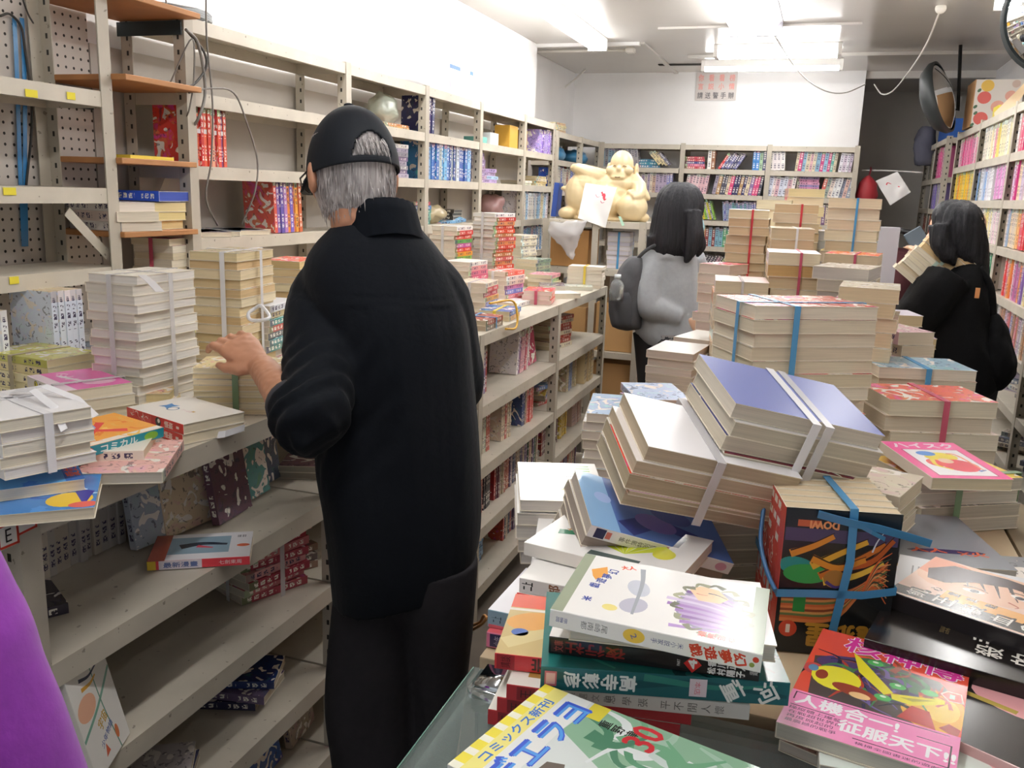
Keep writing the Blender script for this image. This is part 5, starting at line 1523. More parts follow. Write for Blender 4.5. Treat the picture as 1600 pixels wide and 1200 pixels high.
Rm = Matrix.Rotation(R_(22), 4, 'Y') @ Matrix.Rotation(R_(4), 4, 'X')
pt = Vector((-0.178, 1.105, 1.075)) + Rm @ Vector((0.0, -0.004, 0.0006))
hero('comic_book', 'white-spined comic with a blue pictured cover on the lowest sliding pile', 'comic', Matrix.Translation(pt) @ Rm @ Matrix.Rotation(R_(118), 4, 'Z'), 0.13, 0.20, 0.0175, '5a78b8', 'eceaea', 'b8aea2',
     [('p', rect(-0.1, -0.06, -0.065, 0.065), '8fb8e0', 1), ('p', ell(-0.07, 0.01, 0.012, 0.012), 'a8c0ec', 2), ('p', stroke([(-0.05, -0.05), (0.0, -0.02), (0.06, -0.03)], 0.03, 0.02), '3a4488', 1.5), ('p', ell(0.0, -0.02, 0.03, 0.02), '7a6ab0', 2), ('p', ell(0.03, 0.01, 0.03, 0.02), '4a5aa0', 2.2)]
     + [('sp', rect(-0.092, -0.078, -.007, .007), '3a3a5a', 1), ('sp', rect(-0.077, -0.070, -.005, .005), 'd06a5a', 1)] + column('事件簿特別編集', -0.055, 0, .0085, 0, .007, .008, 90, '4a4a50', 2) + [('st', 'EXTRA', 0.025, 0, .02, .008, 90, 'c8a8b0', 2, .0003), ('st', '完全版', 0.05, 0, .026, .010, 90, 'c89a3a', 2, .0004), ('sp', ell(0.085, 0, .008, .006), 'd8a0b8', 2)], 'R')

hero('comic_book', 'white comic with a yellow figure and green lines, top of the left-rim stack', 'comic', pose((-0.335, 1.235), Z1 + 0.0805, 200), 0.125, 0.18, 0.017, 'f6f3ee', 'ece8e2', 'ded6cc',
     [('p', ell(-.025, .045, .030, .018, .2), 'efd83a', 1), ('p', ell(-.005, .052, .014, .012), 'f0c8a0', 1.2), ('p', stroke([(.05, -.01), (.0, -.006), (-.055, -.012)], .003, .002), 'd86a70', 1), ('p', ell(-.01, -.02, .012, .006), '4a4048', 1.2)] + [('p', rect(-.05, .0, -.075 + .012 * k, -.071 + .012 * k), '8ac07a', 1) for k in range(4)] + [('p', ell(.035, .03, .006, .008), '9ab0d0', 1)])
stack('the plain white comic under the red-titled one', None, Z1, 3, 0.12, 0.178, 0.017, 12, ['f0eeec'], ['ded6cc'], noun='comic', centre=(-0.262, 1.085), style='plain', jig=.003)
hero('comic_book', 'white comic with a red and black block title on its spine', 'comic', pose((-0.262, 1.085), Z1 + 0.0525, 14), 0.122, 0.178, 0.018, 'f4f2f0', 'f2f0ee', 'ded6cc',
     [('sp', rect(.066, .086, -.008, .008), 'd0303a', 1), ('sp', rect(.005, .050, -.008, .008), '2a2a2e', 1), ('st', '王牌', .028, 0, .036, .012, 0, 'e0404a', 2, .0005)])

# ---------------------------------------------------------------- printed comics on the near end of the left counter
q = at(128, 592, Z0 + .075)
for i in range(3):
    deco = [('sp', ell(-0.045, 0, .009, .008), '3a3020', 1), ('sp', ell(-0.045, 0, .0075, .0065), 'e8d83a', 2), ('sp', ell(-.047, .001, .003, .0035), '2a2a2a', 3), ('st', 'SUITOSHI', 0.012, 0, .082, .0115, 0, '3a3836', 1, .0004), ('st', '4', 0.066, 0, .006, .008, 0, '6a6866', 1)]
    if i == 2:
        deco += [('p', rect(-.062, .062, -.088, .088), 'ea6ab4', 1), ('p', rect(-.062, -.040, -.088, .088), 'f4dce8', 2), ('t', 'スイトシ', -.01, .02, .11, .022, 90, 'f8c8e0', 2, .0008), ('p', ell(.02, -.04, .03, .025), 'f0b8d4', 2), ('p', stroke([(-.02, .05), (.0, -.02), (.04, -.05)], .01, .004), 'f6e0ec', 3)]
    hero('comic_book', ['bottom', 'middle', 'topmost'][i] + ' of three thick comics with yellow-dotted lettered spines on the left counter', 'comic', pose((q.x + .004 * (i % 2), q.y - .003 * i), Z0 + .012 + .0215 * i, 64 + 1.5 * i), 0.125, 0.176, 0.021, 'f2eeea', 'efe9e4', 'e6dcc4', deco)
strap('clear strap along three thick comics with lettered spines', Matrix.Translation((q.x, q.y, Z0 + .012)) @ Matrix.Rotation(R_(65), 4, 'Z'), .128, .18, 0, .066, 'x', -.035, STR['clear'])
q = at(290, 640, Z0 + .037)
for i in range(2):
    deco = [('sp', rect(-.091, -.010, -.008, .008), 'd8504a', 1)] + swirl(12, -.05, 0, .04, .006, ['f0c8c0', 'efe0d8', 'b82a28'], 40 + i, 2, .002, .012, 'sp') + [('sp', ell(.012, 0, .009, .0085), '2a2a2a', 1), ('sp', ell(.014, .002, .004, .004), 'e8d8d0', 2), ('st', '怪盗', .045, 0, .026, .011, 0, 'f2dcd6', 1, .0004), ('st', '一', .073, 0, .008, .004, 0, 'f2dcd6', 1, .0004)]
    if i:
        deco += [('p', [(.01 * math.cos(k * .7854) * (2 if k % 2 else 1) - .005, .045 + .01 * math.sin(k * .7854) * (2 if k % 2 else 1)) for k in range(8)], '4a8ac8', 1), ('p', ell(-.012, .022, .012, .012), '5a7aa0', 1), ('p', ell(-.012, .022, .009, .009), 'f4f0ea', 2), ('t', '龍國一日', -.005, -.012, .03, .008, 90, 'e0b8c0', 2), ('p', rect(-.004, .002, -.03, -.022), 'c8a050', 2)]
    hero('comic_book', ['lower', 'upper'][i] + ' of two red-spined comics with white covers near the counter edge', 'comic', pose((q.x, q.y), Z0 + .0188 * i, 71 + i), 0.128, 0.182, 0.0185, 'f1ede6', 'c9302c', 'e8dcc0', deco)
q = at(146, 672, Z0 + .052)
hero('comic_book', 'orange comic with a red starburst and teal lettered spine', 'comic', pose((q.x, q.y), Z0 + .034, 172, 4), 0.12, 0.176, 0.017, 'f2a63e', '2f93a4', 'e8d8a8',
     [('p', rect(-.058, -.044, -.088, .088), 'efe6d8', 1)] + swirl(26, .0, .0, .055, .08, ['f6c45a', 'e8842a', 'f0b04a'], 51, 1.2, .008, .03) + [('p', stroke([(-.03, -.04), (.0, .0), (.035, .04)], .016, .006), 'e2483c', 3), ('p', stroke([(.03, -.035), (.0, .0), (-.03, .035)], .014, .005), 'e2483c', 3.1), ('p', stroke([(.04, -.02), (.01, -.01)], .006, .003), '8ab0d8', 3.2)]
     + [('st', 'コミカル', .0, 0, .07, .011, 0, 'e8f0ee', 1, .0004), ('sp', ell(-.06, 0, .012, .007), 'e0604a', 1), ('sp', ell(.062, 0, .014, .007), '8ac04a', 1)])
q = at(64, 738, Z0 + .034)
bl = swirl(20, 0, 0, .05, .08, ['8ac8f0', '3a6ab8', 'b8e0f8', '5a9ade'], 61, 1, .012, .04)
hero('comic_book', 'lower blue and yellow comic on the counter corner at the left edge', 'comic', pose((q.x + .03, q.y - .015), Z0, 40), 0.128, 0.182, 0.0165, '4a86c8', 'e0b8b0', 'e2d6be', bl + [('p', ell(.03, -.05, .03, .03), 'f0c83a', 3), ('p', [(.05, -.08), (.06, -.02), (.03, .0)], '3a3a9a', 3.2), ('p', ell(.05, -.075, .02, .012), 'e86a5a', 3.3)])
hero('comic_book', 'upper sky-blue comic with pink scribble on the counter corner', 'comic', pose((q.x - .035, q.y + .01), Z0 + .017, 52), 0.128, 0.182, 0.0165, '6ab4e6', '4a7ab8', 'e2d6be', bl + [('p', ell(.0, .01, .02, .012, .5), 'ea9ad0', 3), ('p', rect(.04, .064, -.09, .09), '3f6fb8', 3), ('t', '愛的戰士', .052, -.02, .10, .018, 90, 'e8604a', 4, .0006)])

# ---------------------------------------------------------------- low shelves of the counter
XF = BX - 0.035
DIM = ['a83a3a', 'c8b8a0', '3a4a6a', '6a3a4a', 'd8c8b0', '4a6a5a', 'b86a5a', '7a6a8a', 'c05a50']


def lowrow(desc, y0, L, z, cols, depth=0.0, **kw):
    return row(desc, (XF - depth, y0, z + 0.001), Y_, (1, 0, 0), L, cols, kw.pop('hr', (0.165, 0.172)), kw.pop('tr', (0.0135, 0.019)), 0.115, 'comic', 'shelf_comic', **kw)


def lowstack(desc, y, z, n, cols, page='b8ac98', yaw=178, depth=0.12, t=0.018, w=0.115, h=0.172, **kw):
    return stack(desc, None, z + 0.001, n, w, h, t, yaw, cols, page, kw.pop('straps', ()), noun='comic', name='shelf_comic', centre=(XF - depth, y), **kw)


def face_out(lab, y, z, cols, lean, w=0.125, h=0.175, t=0.018, depth=0.0, yaw=0):
    """A comic standing with its front cover towards the aisle, leaning back."""
    M = Matrix.Translation((XF - depth, y, z + 0.002)) @ Matrix.Rotation(R_(90 + yaw), 4, 'Z') @ Matrix.Rotation(R_(90 - lean), 4, 'X') @ Matrix.Translation((0, h / 2, 0))
    return book('shelf_comic', lab, 'comic', M, w, h, t, cols, 'c8bca4', 'art')


# first shelf under the counter
row('the pale upright row under the counter left', (XF - 0.20, 1.05, 0.801), Y_, (1, 0, 0), 0.26, ['d0c8bc', 'c0b8ac', 'b8b4b0'], (0.165, 0.175), (0.016, 0.02), 0.115, 'comic', 'shelf_comic', style='plain')
face_out('grey-haired figure comic facing out under the counter', 1.335, 0.80, 'b0b8c4', 8, depth=0.15, yaw=-8)
face_out('pale comic with an orange figure facing out under the counter', 1.405, 0.80, 'd8c0a0', 6, depth=0.14, yaw=-6)
face_out('dark comic with red kimono patches facing out under the counter', 1.50, 0.80, '6a4858', 9, depth=0.10, yaw=4, h=0.18)
face_out('teal comic with a dark-haired figure facing out by the man\'s sleeve', 1.61, 0.80, '5a9a98', 8, depth=0.13, yaw=2)
face_out('blue-grey comic at the end of the facing-out comics', 1.70, 0.80, '5a6478', 8, depth=0.16, yaw=2)
stack('dark round-pictured comic lying under the counter beyond the facing comics', None, 0.801, 2, 0.12, 0.172, 0.016, 20, ['6a8a80', '8a6a70'], 'a8a090', noun='comic', name='shelf_comic', centre=(XF - 0.12, 1.86))
row('the rust-brown row at the back under the counter', (XF - 0.33, 0.98, 0.801), Y_, (1, 0, 0), 0.16, ['8a4a32', '7a3a2a', 'a05a3a'], (0.165, 0.17), (0.014, 0.018), 0.115, 'comic', 'shelf_comic')
q = at(318, 858, 0.818)
hero('shelf_comic', 'white comic with a red and yellow spine lying alone under the counter', 'comic', pose((q.x - 0.01, q.y + 0.01), 0.802, 122), 0.125, 0.18, 0.017, 'e8e6ea', 'd8404a', 'd8ccb4', [('p', rect(-0.06, 0.05, -0.035, 0.045), '8fa8b8', 1), ('p', rect(-0.09, -0.06, -0.0625, 0.0625), 'b0503a', 1.1), ('p', stroke([(-0.04, 0.0), (0.0, 0.012), (0.045, 0.004)], 0.022, 0.008), '2f3a4a', 2), ('p', stroke([(-0.01, 0.0), (0.02, -0.01)], 0.012, 0.004), 'c04a5a', 2.2), ('p', ell(0.075, -0.005, 0.012, 0.007), 'e87a5a', 2)]
     + bars(0.062, 0.035, 8, 0.002, 0.012, '6a6a70', 2) + [('sp', rect(-0.09, -0.075, -.0085, .0085), 'd8b83a', 1), ('sp', rect(-0.07, 0.005, -.0085, .0085), 'd8d0d8', 1), ('st', '最新漫畫', -0.032, 0, .06, .010, 0, '5a6a9a', 2, .0003), ('st', '七劍東周', 0.055, 0, .04, .008, 0, 'f0e0e0', 2)], 'R')
q = aty(80, 930, 0.98)
M = Matrix.Translation((XF + 0.030, 0.985, 0.586)) @ Matrix.Rotation(R_(112), 4, 'Z') @ Matrix.Rotation(R_(77), 4, 'X') @ Matrix.Translation((0, 0.089, 0))
hero('shelf_comic', 'white comic with green bands standing against the counter upright', 'comic', M, 0.13, 0.178, 0.02, 'efece6', 'e0dcd4', 'cbbf9f', [('p', stroke([(-0.065, -0.02), (0.0, 0.004), (0.065, 0.04)], 0.006), '7fae9a', 1), ('p', stroke([(0.01, 0.089), (0.014, 0.0), (0.03, -0.089)], 0.003), '6f9a86', 1.2), ('p', ell(-0.03, 0.02, 0.03, 0.02), 'efb89a', 1), ('p', stroke([(-0.03, 0.066), (0.0, 0.058), (0.03, 0.062)], 0.006, 0.003), '2a3050', 2), ('p', stroke([(-0.03, 0.050), (0.0, 0.046), (0.02, 0.05)], 0.007, 0.003), 'd8a03a', 2), ('t', '宇宙', 0.0, -0.02, 0.03, 0.02, 20, 'c8a040', 2, .0004), ('t', '少年物語', 0.0, -0.045, 0.05, 0.012, 20, '6a78a8', 2, .0003), ('p', [(-0.02, -0.075), (-0.012, -0.055), (-0.004, -0.072)], 'd86a4a', 2), ('p', ell(0.03, -0.06, 0.006, 0.012), 'd87a4a', 2)])
stack('the dark comics on top of the white standing comic', None, 0.801, 1, 0.12, 0.172, 0.018, 150, ['3a3440'], 'c8bc9c', noun='comic', name='shelf_comic', centre=(XF - 0.16, 0.99))
# second and third shelf
lowstack('the strapped red-spined stack low on the second shelf', 1.62, 0.585, 9, ['b04a5a', 'c87a80', 'a83a4a', 'd8a0a0'], page='c4baa8', depth=0.10, yaw=160, jig=0.01, ja=6, straps=[('x', 0.0, 'clear'), ('y', 0.0, 'clear')], t=0.0185)
lowstack('the dark pair lying flat on the lower left shelf', 1.20, 0.365, 2, ['4a4a68', 'c8c0c0'], page='a89c8a', depth=0.10, yaw=120, ja=8, jig=0.015)
lowstack('the blue and purple pile lying on the lower shelf', 1.52, 0.365, 3, ['3a3a5a', '6a5a78', '2a3a6a'], depth=0.12, yaw=105, ja=12, jig=0.02)
face_out('blue comic with orange lettering at the foot of the shelves', 1.55, 0.15, '2a5aa8', 12, depth=0.07, yaw=6)
face_out('brown-beige comic tied with string at the foot of the shelves', 1.71, 0.15, 'b09a88', 8, depth=0.08, yaw=6)
face_out('pale comic leaning at the back of the lowest shelf', 1.27, 0.15, '8a9aa8', 20, depth=0.20)
face_out('blue-covered comic standing at the left end of the third shelf', 0.915, 0.365, '7ab0d0', 4, depth=0.04)
face_out('orange and blue comic standing at the left end of the lowest shelf', 0.925, 0.15, 'd8904a', 4, depth=0.05)
lowstack('the dim pile behind the strapped red-spined stack', 1.72, 0.585, 3, ['8a6a5a', '6a5a5a'], depth=0.14, yaw=150, ja=10)
# bays beyond the man
lowrow('the red-backed bundle below the counter past the man', 2.70, 0.20, 0.80, DIM, depth=0.03)
lowrow('the white-edged comics under the counter', 3.20, 0.16, 0.80, ['d8a8b0', '8a6a9a', 'e8e0e0', 'c05a70'], depth=0.03, lean=0.12)
face_out('red, grey and blue striped comic under the counter far bay', 3.44, 0.80, 'b8405a', 8, depth=0.06)
lowstack('the wide cream stack under the counter far bay', 3.92, 0.80, 8, ['d8ccb0', 'a84a3a', 'c0503a'], page='d0c2a2', depth=0.13, w=0.16, h=0.23, yaw=170, jig=0.01)
lowrow('the white-striped bundle on the second shelf', 2.68, 0.22, 0.585, ['c8d0b8', 'b05a4a', '9aa890', 'd8d0c0'], depth=0.02)
lowrow('the pale thin bundle on the second shelf', 3.00, 0.09, 0.585, ['e0d0b8', 'c05a5a', 'd8c8b0'], depth=0.01)
lowrow('the red pictured bundle on the second shelf', 3.24, 0.16, 0.585, ['c05048', 'd8706a', '4a5a8a', 'c8b8a0'], depth=0.01)
lowstack('the small jumbled comics on the second shelf far bay', 3.66, 0.585, 5, ['c0504a', '6a8ac0', 'd8c04a'], depth=0.10, ja=20, jig=0.02, w=0.10, h=0.15)
lowrow('the yellow-blue bundle, second shelf, far bay', 3.92, 0.20, 0.585, ['8a9ac0', 'd8c8a0', 'c0b090'], depth=0.02)
lowrow('the thick tan bundle, second shelf, far bay', 4.14, 0.20, 0.585, ['dcc9a2', 'd4be92'], depth=-0.01, style='plain', pages=True, page='d8c6a2', tr=(0.02, 0.026), hr=(0.18, 0.185))
lowrow('the black-fronted bundle on the third shelf', 2.69, 0.24, 0.365, ['2a2a34', 'c8a8a0', 'b85a50', '3a3a44'], depth=0.02)
lowrow('the red and dark row on the third shelf', 2.96, 0.55, 0.365, DIM, depth=0.02)
lowrow('the red row on the third shelf far bay', 3.58, 0.26, 0.365, ['8a3a3a', 'a8504a', '6a3a44'], depth=0.03)
lowrow('the yellow bundle on the third shelf far bay', 3.88, 0.12, 0.365, ['c8a83a', 'd8bc5a'], depth=0.03)
lowrow('the pinkish leaning comics, third shelf, far bay', 4.12, 0.20, 0.365, ['c8a8a0', 'd0b8b0'], depth=0.03, lean=-0.12, style='plain')
lowstack('the light blue stack on the lowest shelf past the man', 2.82, 0.15, 7, ['6a9ac8', '8ab0d8'], depth=0.10)
lowrow('the dark row along the lowest shelf', 3.10, 0.36, 0.15, DIM, depth=0.03)
lowrow('the dark row on the lowest shelf far bay', 3.60, 0.6, 0.15, DIM, depth=0.03)

# ---------------------------------------------------------------- back bookcase
YB = 6.965
BK = ['d8d0d0', 'c8504a', 'e8e0d8', '8ab0c8', '3a3a5a', 'd890a8', 'b8a080', '5a8ac0', '9a9aa0', 'e8d8c0', '7a5a80', 'c8c0c8', '4a9a90']
bx = (1, 0, 0)
of = (0, -1, 0)


def brow(desc, x0, L, z, cols, lean=0.0, hr=(0.135, 0.158), tr=(0.018, 0.03), **kw):
    return row(desc, (x0, YB, z + 0.001), bx, of, L, cols, hr, tr, 0.115, 'paperback', 'paperback_book', lean=lean, style='art', **kw)


B1, B2, B3 = -1.675, -1.048, -0.415
brow('the blue end of the back case top row', B1, 0.16, 1.715, ['5a9ac8', '8aa8b8', 'b0b0b0', '9a9a9a'])
brow('the grey slanting books of the top back row', B1 + 0.17, 0.14, 1.715, ['b8b4b8', 'a8a4a8', '8a8688'], lean=-0.12)
stack('the blue flat books on the top back row', None, 1.716, 3, 0.115, 0.17, 0.02, 92, ['3a7a9a', '4a9ab0'], 'b8b8b0', noun='paperback', name='paperback_book', centre=(B1 + 0.36, YB + 0.09), ja=8)
brow('the slanting fan beside blue flat books', B1 + 0.45, 0.12, 1.715, ['d8a060', 'e0d0a0', '6a6a80', 'b0a890'], lean=-0.75, hr=(0.12, 0.13))
stack('the red and pink pile, middle of top back row', None, 1.716, 5, 0.115, 0.15, 0.017, 92, ['b83a4a', 'e090a8', '4a4a8a', 'c84a50'], 'c8bcb0', noun='paperback', name='paperback_book', centre=(B2 + 0.09, YB + 0.09), ja=6)
brow('the white and brown pair, top back row', B2 + 0.19, 0.065, 1.715, ['f0ece4', '9a6a4a'], hr=(0.15, 0.155), tr=(0.026, 0.03))
brow('the leaning fan, middle of top back row', B2 + 0.27, 0.14, 1.715, ['c83a3a', 'e8e0e0', '6a6a9a', 'd8d8e0', '4a4a6a'], lean=0.55, hr=(0.12, 0.145), tr=(0.016, 0.022))
brow('the blue books, middle bay, top back row', B2 + 0.52, 0.10, 1.715, ['8ac0e0', '3a7ac0', '4a4a6a', 'a8c8a0'], tr=(0.02, 0.026))
brow('the white slanting set, right of top back row', B3 + 0.01, 0.13, 1.715, ['f0ece8', 'e8e0e0'], lean=-0.06, hr=(0.14, 0.145))
brow('the blue and pale run, right of top back row', B3 + 0.19, 0.30, 1.715, ['8ab0c8', '9ac0d8', 'd8a8b0', 'c04a80', 'd8ccb0', '5aa098'], lean=0.08)
brow('the lilac-white books ending the top back row', B3 + 0.49, 0.10, 1.715, ['e0d8e4', 'd8c8d8', 'e8e4ec'], lean=0.10, hr=(0.13, 0.135))
brow('the books behind the statue, second back row', B1 + 0.30, 0.28, 1.53, ['e8dcc8', 'c8a890', '8a8ac0', 'b0a0b8', 'd8ccb8'])
brow('the pale pink set, middle of second back row', B2 + 0.03, 0.17, 1.53, ['e8c8cc', 'e0b8c0', 'f0dcd8'], lean=0.14)
brow('the mixed slanting run, middle of second back row', B2 + 0.24, 0.37, 1.53, ['4a4a5a', 'c8504a', 'b08a60', '9a9aa0', 'd84a80', 'e0d0b0', '2a2a5a', 'a8a0b0', '8a70a0'], lean=0.16)
brow('the pale set, right of second back row', B3 + 0.01, 0.20, 1.53, ['e8c8c8', 'd8dce8', 'f0e4e0', 'd8b0b8'], lean=0.10)
stack('the lilac and pink pile on the second back row', None, 1.531, 8, 0.115, 0.16, 0.018, 92, ['d890b8', 'b0a0d0', 'e0a0c0'], 'd8c8d0', noun='paperback', name='paperback_book', centre=(B3 + 0.29, YB + 0.085))
brow('the grey and peach run ending second back row', B3 + 0.38, 0.21, 1.53, ['9aa89a', 'c8605a', 'e8e8e8', '9098a8', 'e0b8a8', 'e4d4c8'], lean=0.18)
brow('the yellow-green slanting magazines, third back row', B2 + 0.10, 0.20, 1.335, ['d8c83a', 'a8a8a8', '8ac04a', '6a6a80', 'c8c0c8'], lean=-0.3, tr=(0.012, 0.018))
brow('the thin blue-green run on the third back row', B2 + 0.34, 0.26, 1.335, ['5a5aa0', '8aa0b8', '7ab0b0', '9aa8c0'], tr=(0.010, 0.016), lean=-0.12)
brow('the mixed row behind tall stacks, third back row', B3 + 0.01, 0.58, 1.335, BK)
brow('the green row on the fourth back row', B2 + 0.10, 0.5, 1.14, ['6aa04a', '8a3a3a', 'c8c0b8', '8ab8c8', '5aa070', 'd8b080'])
brow('the dark mixed row on the fifth back row', B2 + 0.10, 0.5, 0.95, ['5a4a6a', 'a86a8a', '8a9a5a', '3a3a4a', 'c87a50'], lean=0.5, hr=(0.13, 0.14))
brow('the bluish row low on the back case', B2 + 0.15, 0.4, 0.75, ['7a8ab0', 'b0b0b8', '5a6a8a'])
# corner unit
stack('the yellowed pile on top of the corner shelf unit', None, 1.896, 5, 0.12, 0.17, 0.016, 175, ['d8cc98', 'c8a880', 'e0d8b0'], 'd8cca0', noun='paperback', name='paperback_book', centre=(-1.83, 6.12), ja=6)
for i, (y, z, lab) in enumerate(((6.0, 1.715, 'blue plastic bag on the corner unit\'s upper shelf, nearer one'), (6.62, 1.715, 'blue plastic bag on the corner unit\'s upper shelf, farther one'))):
    bm = bmesh.new()
    add_ell(bm, (0, 0, 0.05), (0.10, 0.16, 0.055))
    me = mesh_of(bm, 'plastic_bag', True)
    displace(me, lambda p, n: n * 0.016 * noise.noise(p * 28))
    o = obj('plastic_bag', me, None, mat('3f86b4', 0.3), loc=(-1.84, y + .12, z + 0.002))
    tag(o, lab, 'bag')
row('the books low on the corner unit', (-1.705, 5.80, 1.521), Y_, (1, 0, 0), 0.5, ['2a4aa0', 'c8c0b0', '3a5ab0', '8a4a3a'], (0.14, 0.165), (0.025, 0.04), 0.115, 'paperback', 'paperback_book')

# ---------------------------------------------------------------- right bookcase, bays counted from the far end
XR = RX + 0.012
PNK = ['e88ab4', 'f0c8d4', 'e070a0', 'f4e0e0', 'd85a90', 'f0a8c4', 'f4e8e0']
YEL = ['f0e8c0', 'f0dca0', 'efe4d0', 'e8d890', 'f4f0dc']


def rrow(desc, y0, L, z, cols, lean=0.0, hr=(0.16, 0.172), tr=(0.027, 0.040), **kw):
    return row(desc, (XR, y0, z + 0.001), (0, 1, 0), (-1, 0, 0), L, cols, hr, tr, 0.12, 'novel', 'romance_novel', lean=lean, rev=True, style=kw.pop('style', 'plain'), **kw)


bays = [(5.46, 0.80), (4.53, 0.86), (3.66, 0.80)]
names = ['far', 'middle', 'near']
spec = {
    (0, 1.735): PNK, (1, 1.735): ['f0e8c4', 'efe4d4', 'f0e0a0', 'e8d88a', 'f4f0e0', 'e89ab8'], (2, 1.735): ['f4f0ee', 'e88ab0', 'd04a78', 'f0e4e0', 'e070a0'],
    (0, 1.535): ['f0b828', 'f4c83a', 'e8842a', 'f0d04a', 'f4a828', 'd8cc90'], (1, 1.535): ['e8e8f0', '8ab0e0', '3a5a50', 'e8a8d4', 'eab4dc', 'f0ece8'], (2, 1.535): ['efe0c0', 'f0d870', 'c83a90', 'e85a4a', 'f4f0ec', 'd8c8e0'],
    (0, 1.335): ['e8e0e8', 'c8b8c8', 'e8dcd0'], (1, 1.335): ['f0e4a0', 'f0d8e0', 'f4f0ec', 'e8d860', 'f0e8d8'], (2, 1.335): ['f0d8b0', 'f0b878', 'e8d8c8', 'd84a5a', 'a8c0e0'],
    (0, 1.135): ['d8d0c8', 'c8c0b8'], (1, 1.135): ['9ac0b0', '4a9a70', 'e8e0d8', 'c8c0b0'], (2, 1.135): ['e8d8a8', 'c880b0', 'e8e8ec', 'd84a4a', '8a6ab0', 'f0a860'],
    (1, 0.94): ['d8d0cc', 'c8c8d0'], (2, 0.94): ['e8a0a8', 'd8d4d4', 'd8c8d8', '6a7ac0', 'c8a080'],
}
LVL = {1.735: 'top', 1.535: 'second', 1.335: 'third', 1.135: 'fourth', 0.94: 'fifth'}
for (b, z), cols in spec.items():
    y0, L = bays[b]
    if z == 1.535 and b == 1:
        rrow('the leaning pink set, second row, middle right bay', y0, 0.30, z, ['eab0dc', 'f0c0e4', 'e8a8d4'], lean=0.10)
        rrow('the blue-white end, second row, middle right bay', y0 + 0.40, 0.44, z, ['e8e8f0', '8ab0e0', '3a5a50', 'dfe6ee', 'f0f0f4'])
    elif z == 1.735 and b == 2:
        rrow(f"{LVL[z]} row of the {names[b]} right bay", y0 + 0.05, L - 0.05, z, cols)
    else:
        rrow(f"{LVL[z]} row of the {names[b]} right bay", y0, L * (0.95 if z > 1.2 else 0.8), z, cols, lean=0.05 if (b + int(z * 10)) % 3 == 0 else 0.0)
for i, (y, z, c, lab) in enumerate(((3.80, 0.75, 'c8c0b0', 'the jumbled grey pile low beside the black coat'), (4.15, 0.75, 'b8b0c0', 'the low mixed pile deep on the right bookcase'), (3.45, 0.55, '8a98b0', 'the blue-white pile near the foot of the right bookcase'), (3.9, 0.55, 'a89888', 'the dim brown pile near the foot of the right bookcase'), (3.2, 0.75, 'e8e4e0', 'the white papers at the right edge on the low shelf'))):
    stack(lab, None, z + 0.001, 4, 0.125, 0.18, 0.018, 10 + 14 * i, [c, 'd8d0c4', '7a8090'], 'c0b8a8', noun='novel', name='romance_novel', centre=(XR + 0.10, y), ja=14, jig=0.02)
# the farther right case
row('top row of the farthest right case', (RX - 0.008, 6.70, 1.691), (0, 1, 0), (-1, 0, 0), 0.50, ['d85a98', 'e070a8', 'c84a88', 'e0d8d0'], (0.19, 0.21), (0.024, 0.034), 0.12, 'novel', 'romance_novel', rev=True, style='plain')
row('grey-green end of farthest right top row', (RX - 0.008, 7.32, 1.691), (0, 1, 0), (-1, 0, 0), 0.40, ['8a8468', '9a7a4a', 'c8c4b8', '6a6a58'], (0.18, 0.21), (0.035, 0.05), 0.12, 'novel', 'romance_novel', rev=True, style='plain')
row('second row of the farthest right case', (RX - 0.008, 6.70, 1.481), (0, 1, 0), (-1, 0, 0), 0.55, ['8a7ab8', 'c8c4c8', 'a8a4a8', '7a7468'], (0.16, 0.18), (0.03, 0.045), 0.12, 'novel', 'romance_novel', rev=True, style='plain')
row('third row of the farthest right case', (RX - 0.008, 6.70, 1.271), (0, 1, 0), (-1, 0, 0), 0.95, ['8a3a3a', 'c8c0b8', '5a5a5a', '9a4a3a'], (0.16, 0.18), (0.035, 0.05), 0.12, 'novel', 'romance_novel', rev=True, style='plain')

# ---------------------------------------------------------------- people


def sect(y, xl, xr, Y, dr, tilt=0.0, dY=0.0):
    """A horizontal body section: its left and right edge columns and its row at depth Y, half-depth dr."""
    a, b = aty(xl, y, Y), aty(xr, y, Y)
    c = (a + b) / 2
    v = Vector((c.x, c.y, 0)).normalized()
    u = Vector((v.y, -v.x, 0))
    hw = (b - a).length / 2 * abs(u.x)
    return (c + v * dY, u * hw + Vector((0, 0, tilt)), v * dr)


def dense(rings, k=4):
    C = smooth_path([r[0] for r in rings], k)
    U = smooth_path([r[1] for r in rings], k)
    V = smooth_path([r[2] for r in rings], k)
    return list(zip(C, U, V))


def cloth(name, rings, parent, m, extra=None, voxel=0.008, f=None, k=4, power=2.3, n=36):
    bm = bmesh.new()
    add_loft(bm, dense(rings, k), n, power=power)
    if extra:
        extra(bm)
    me = remeshed(bm, voxel, 3, name)
    if f:
        displace(me, f)
    o = obj(name, me, parent, m)
    o.location = -parent.location
    return o


def arm_tube(bm, pts, k=5):
    """pts: (x, y, z, radius)."""
    P = smooth_path([p[:3] for p in pts], k)
    add_tube(bm, P, lerp_list([p[3] for p in pts], k), 14)


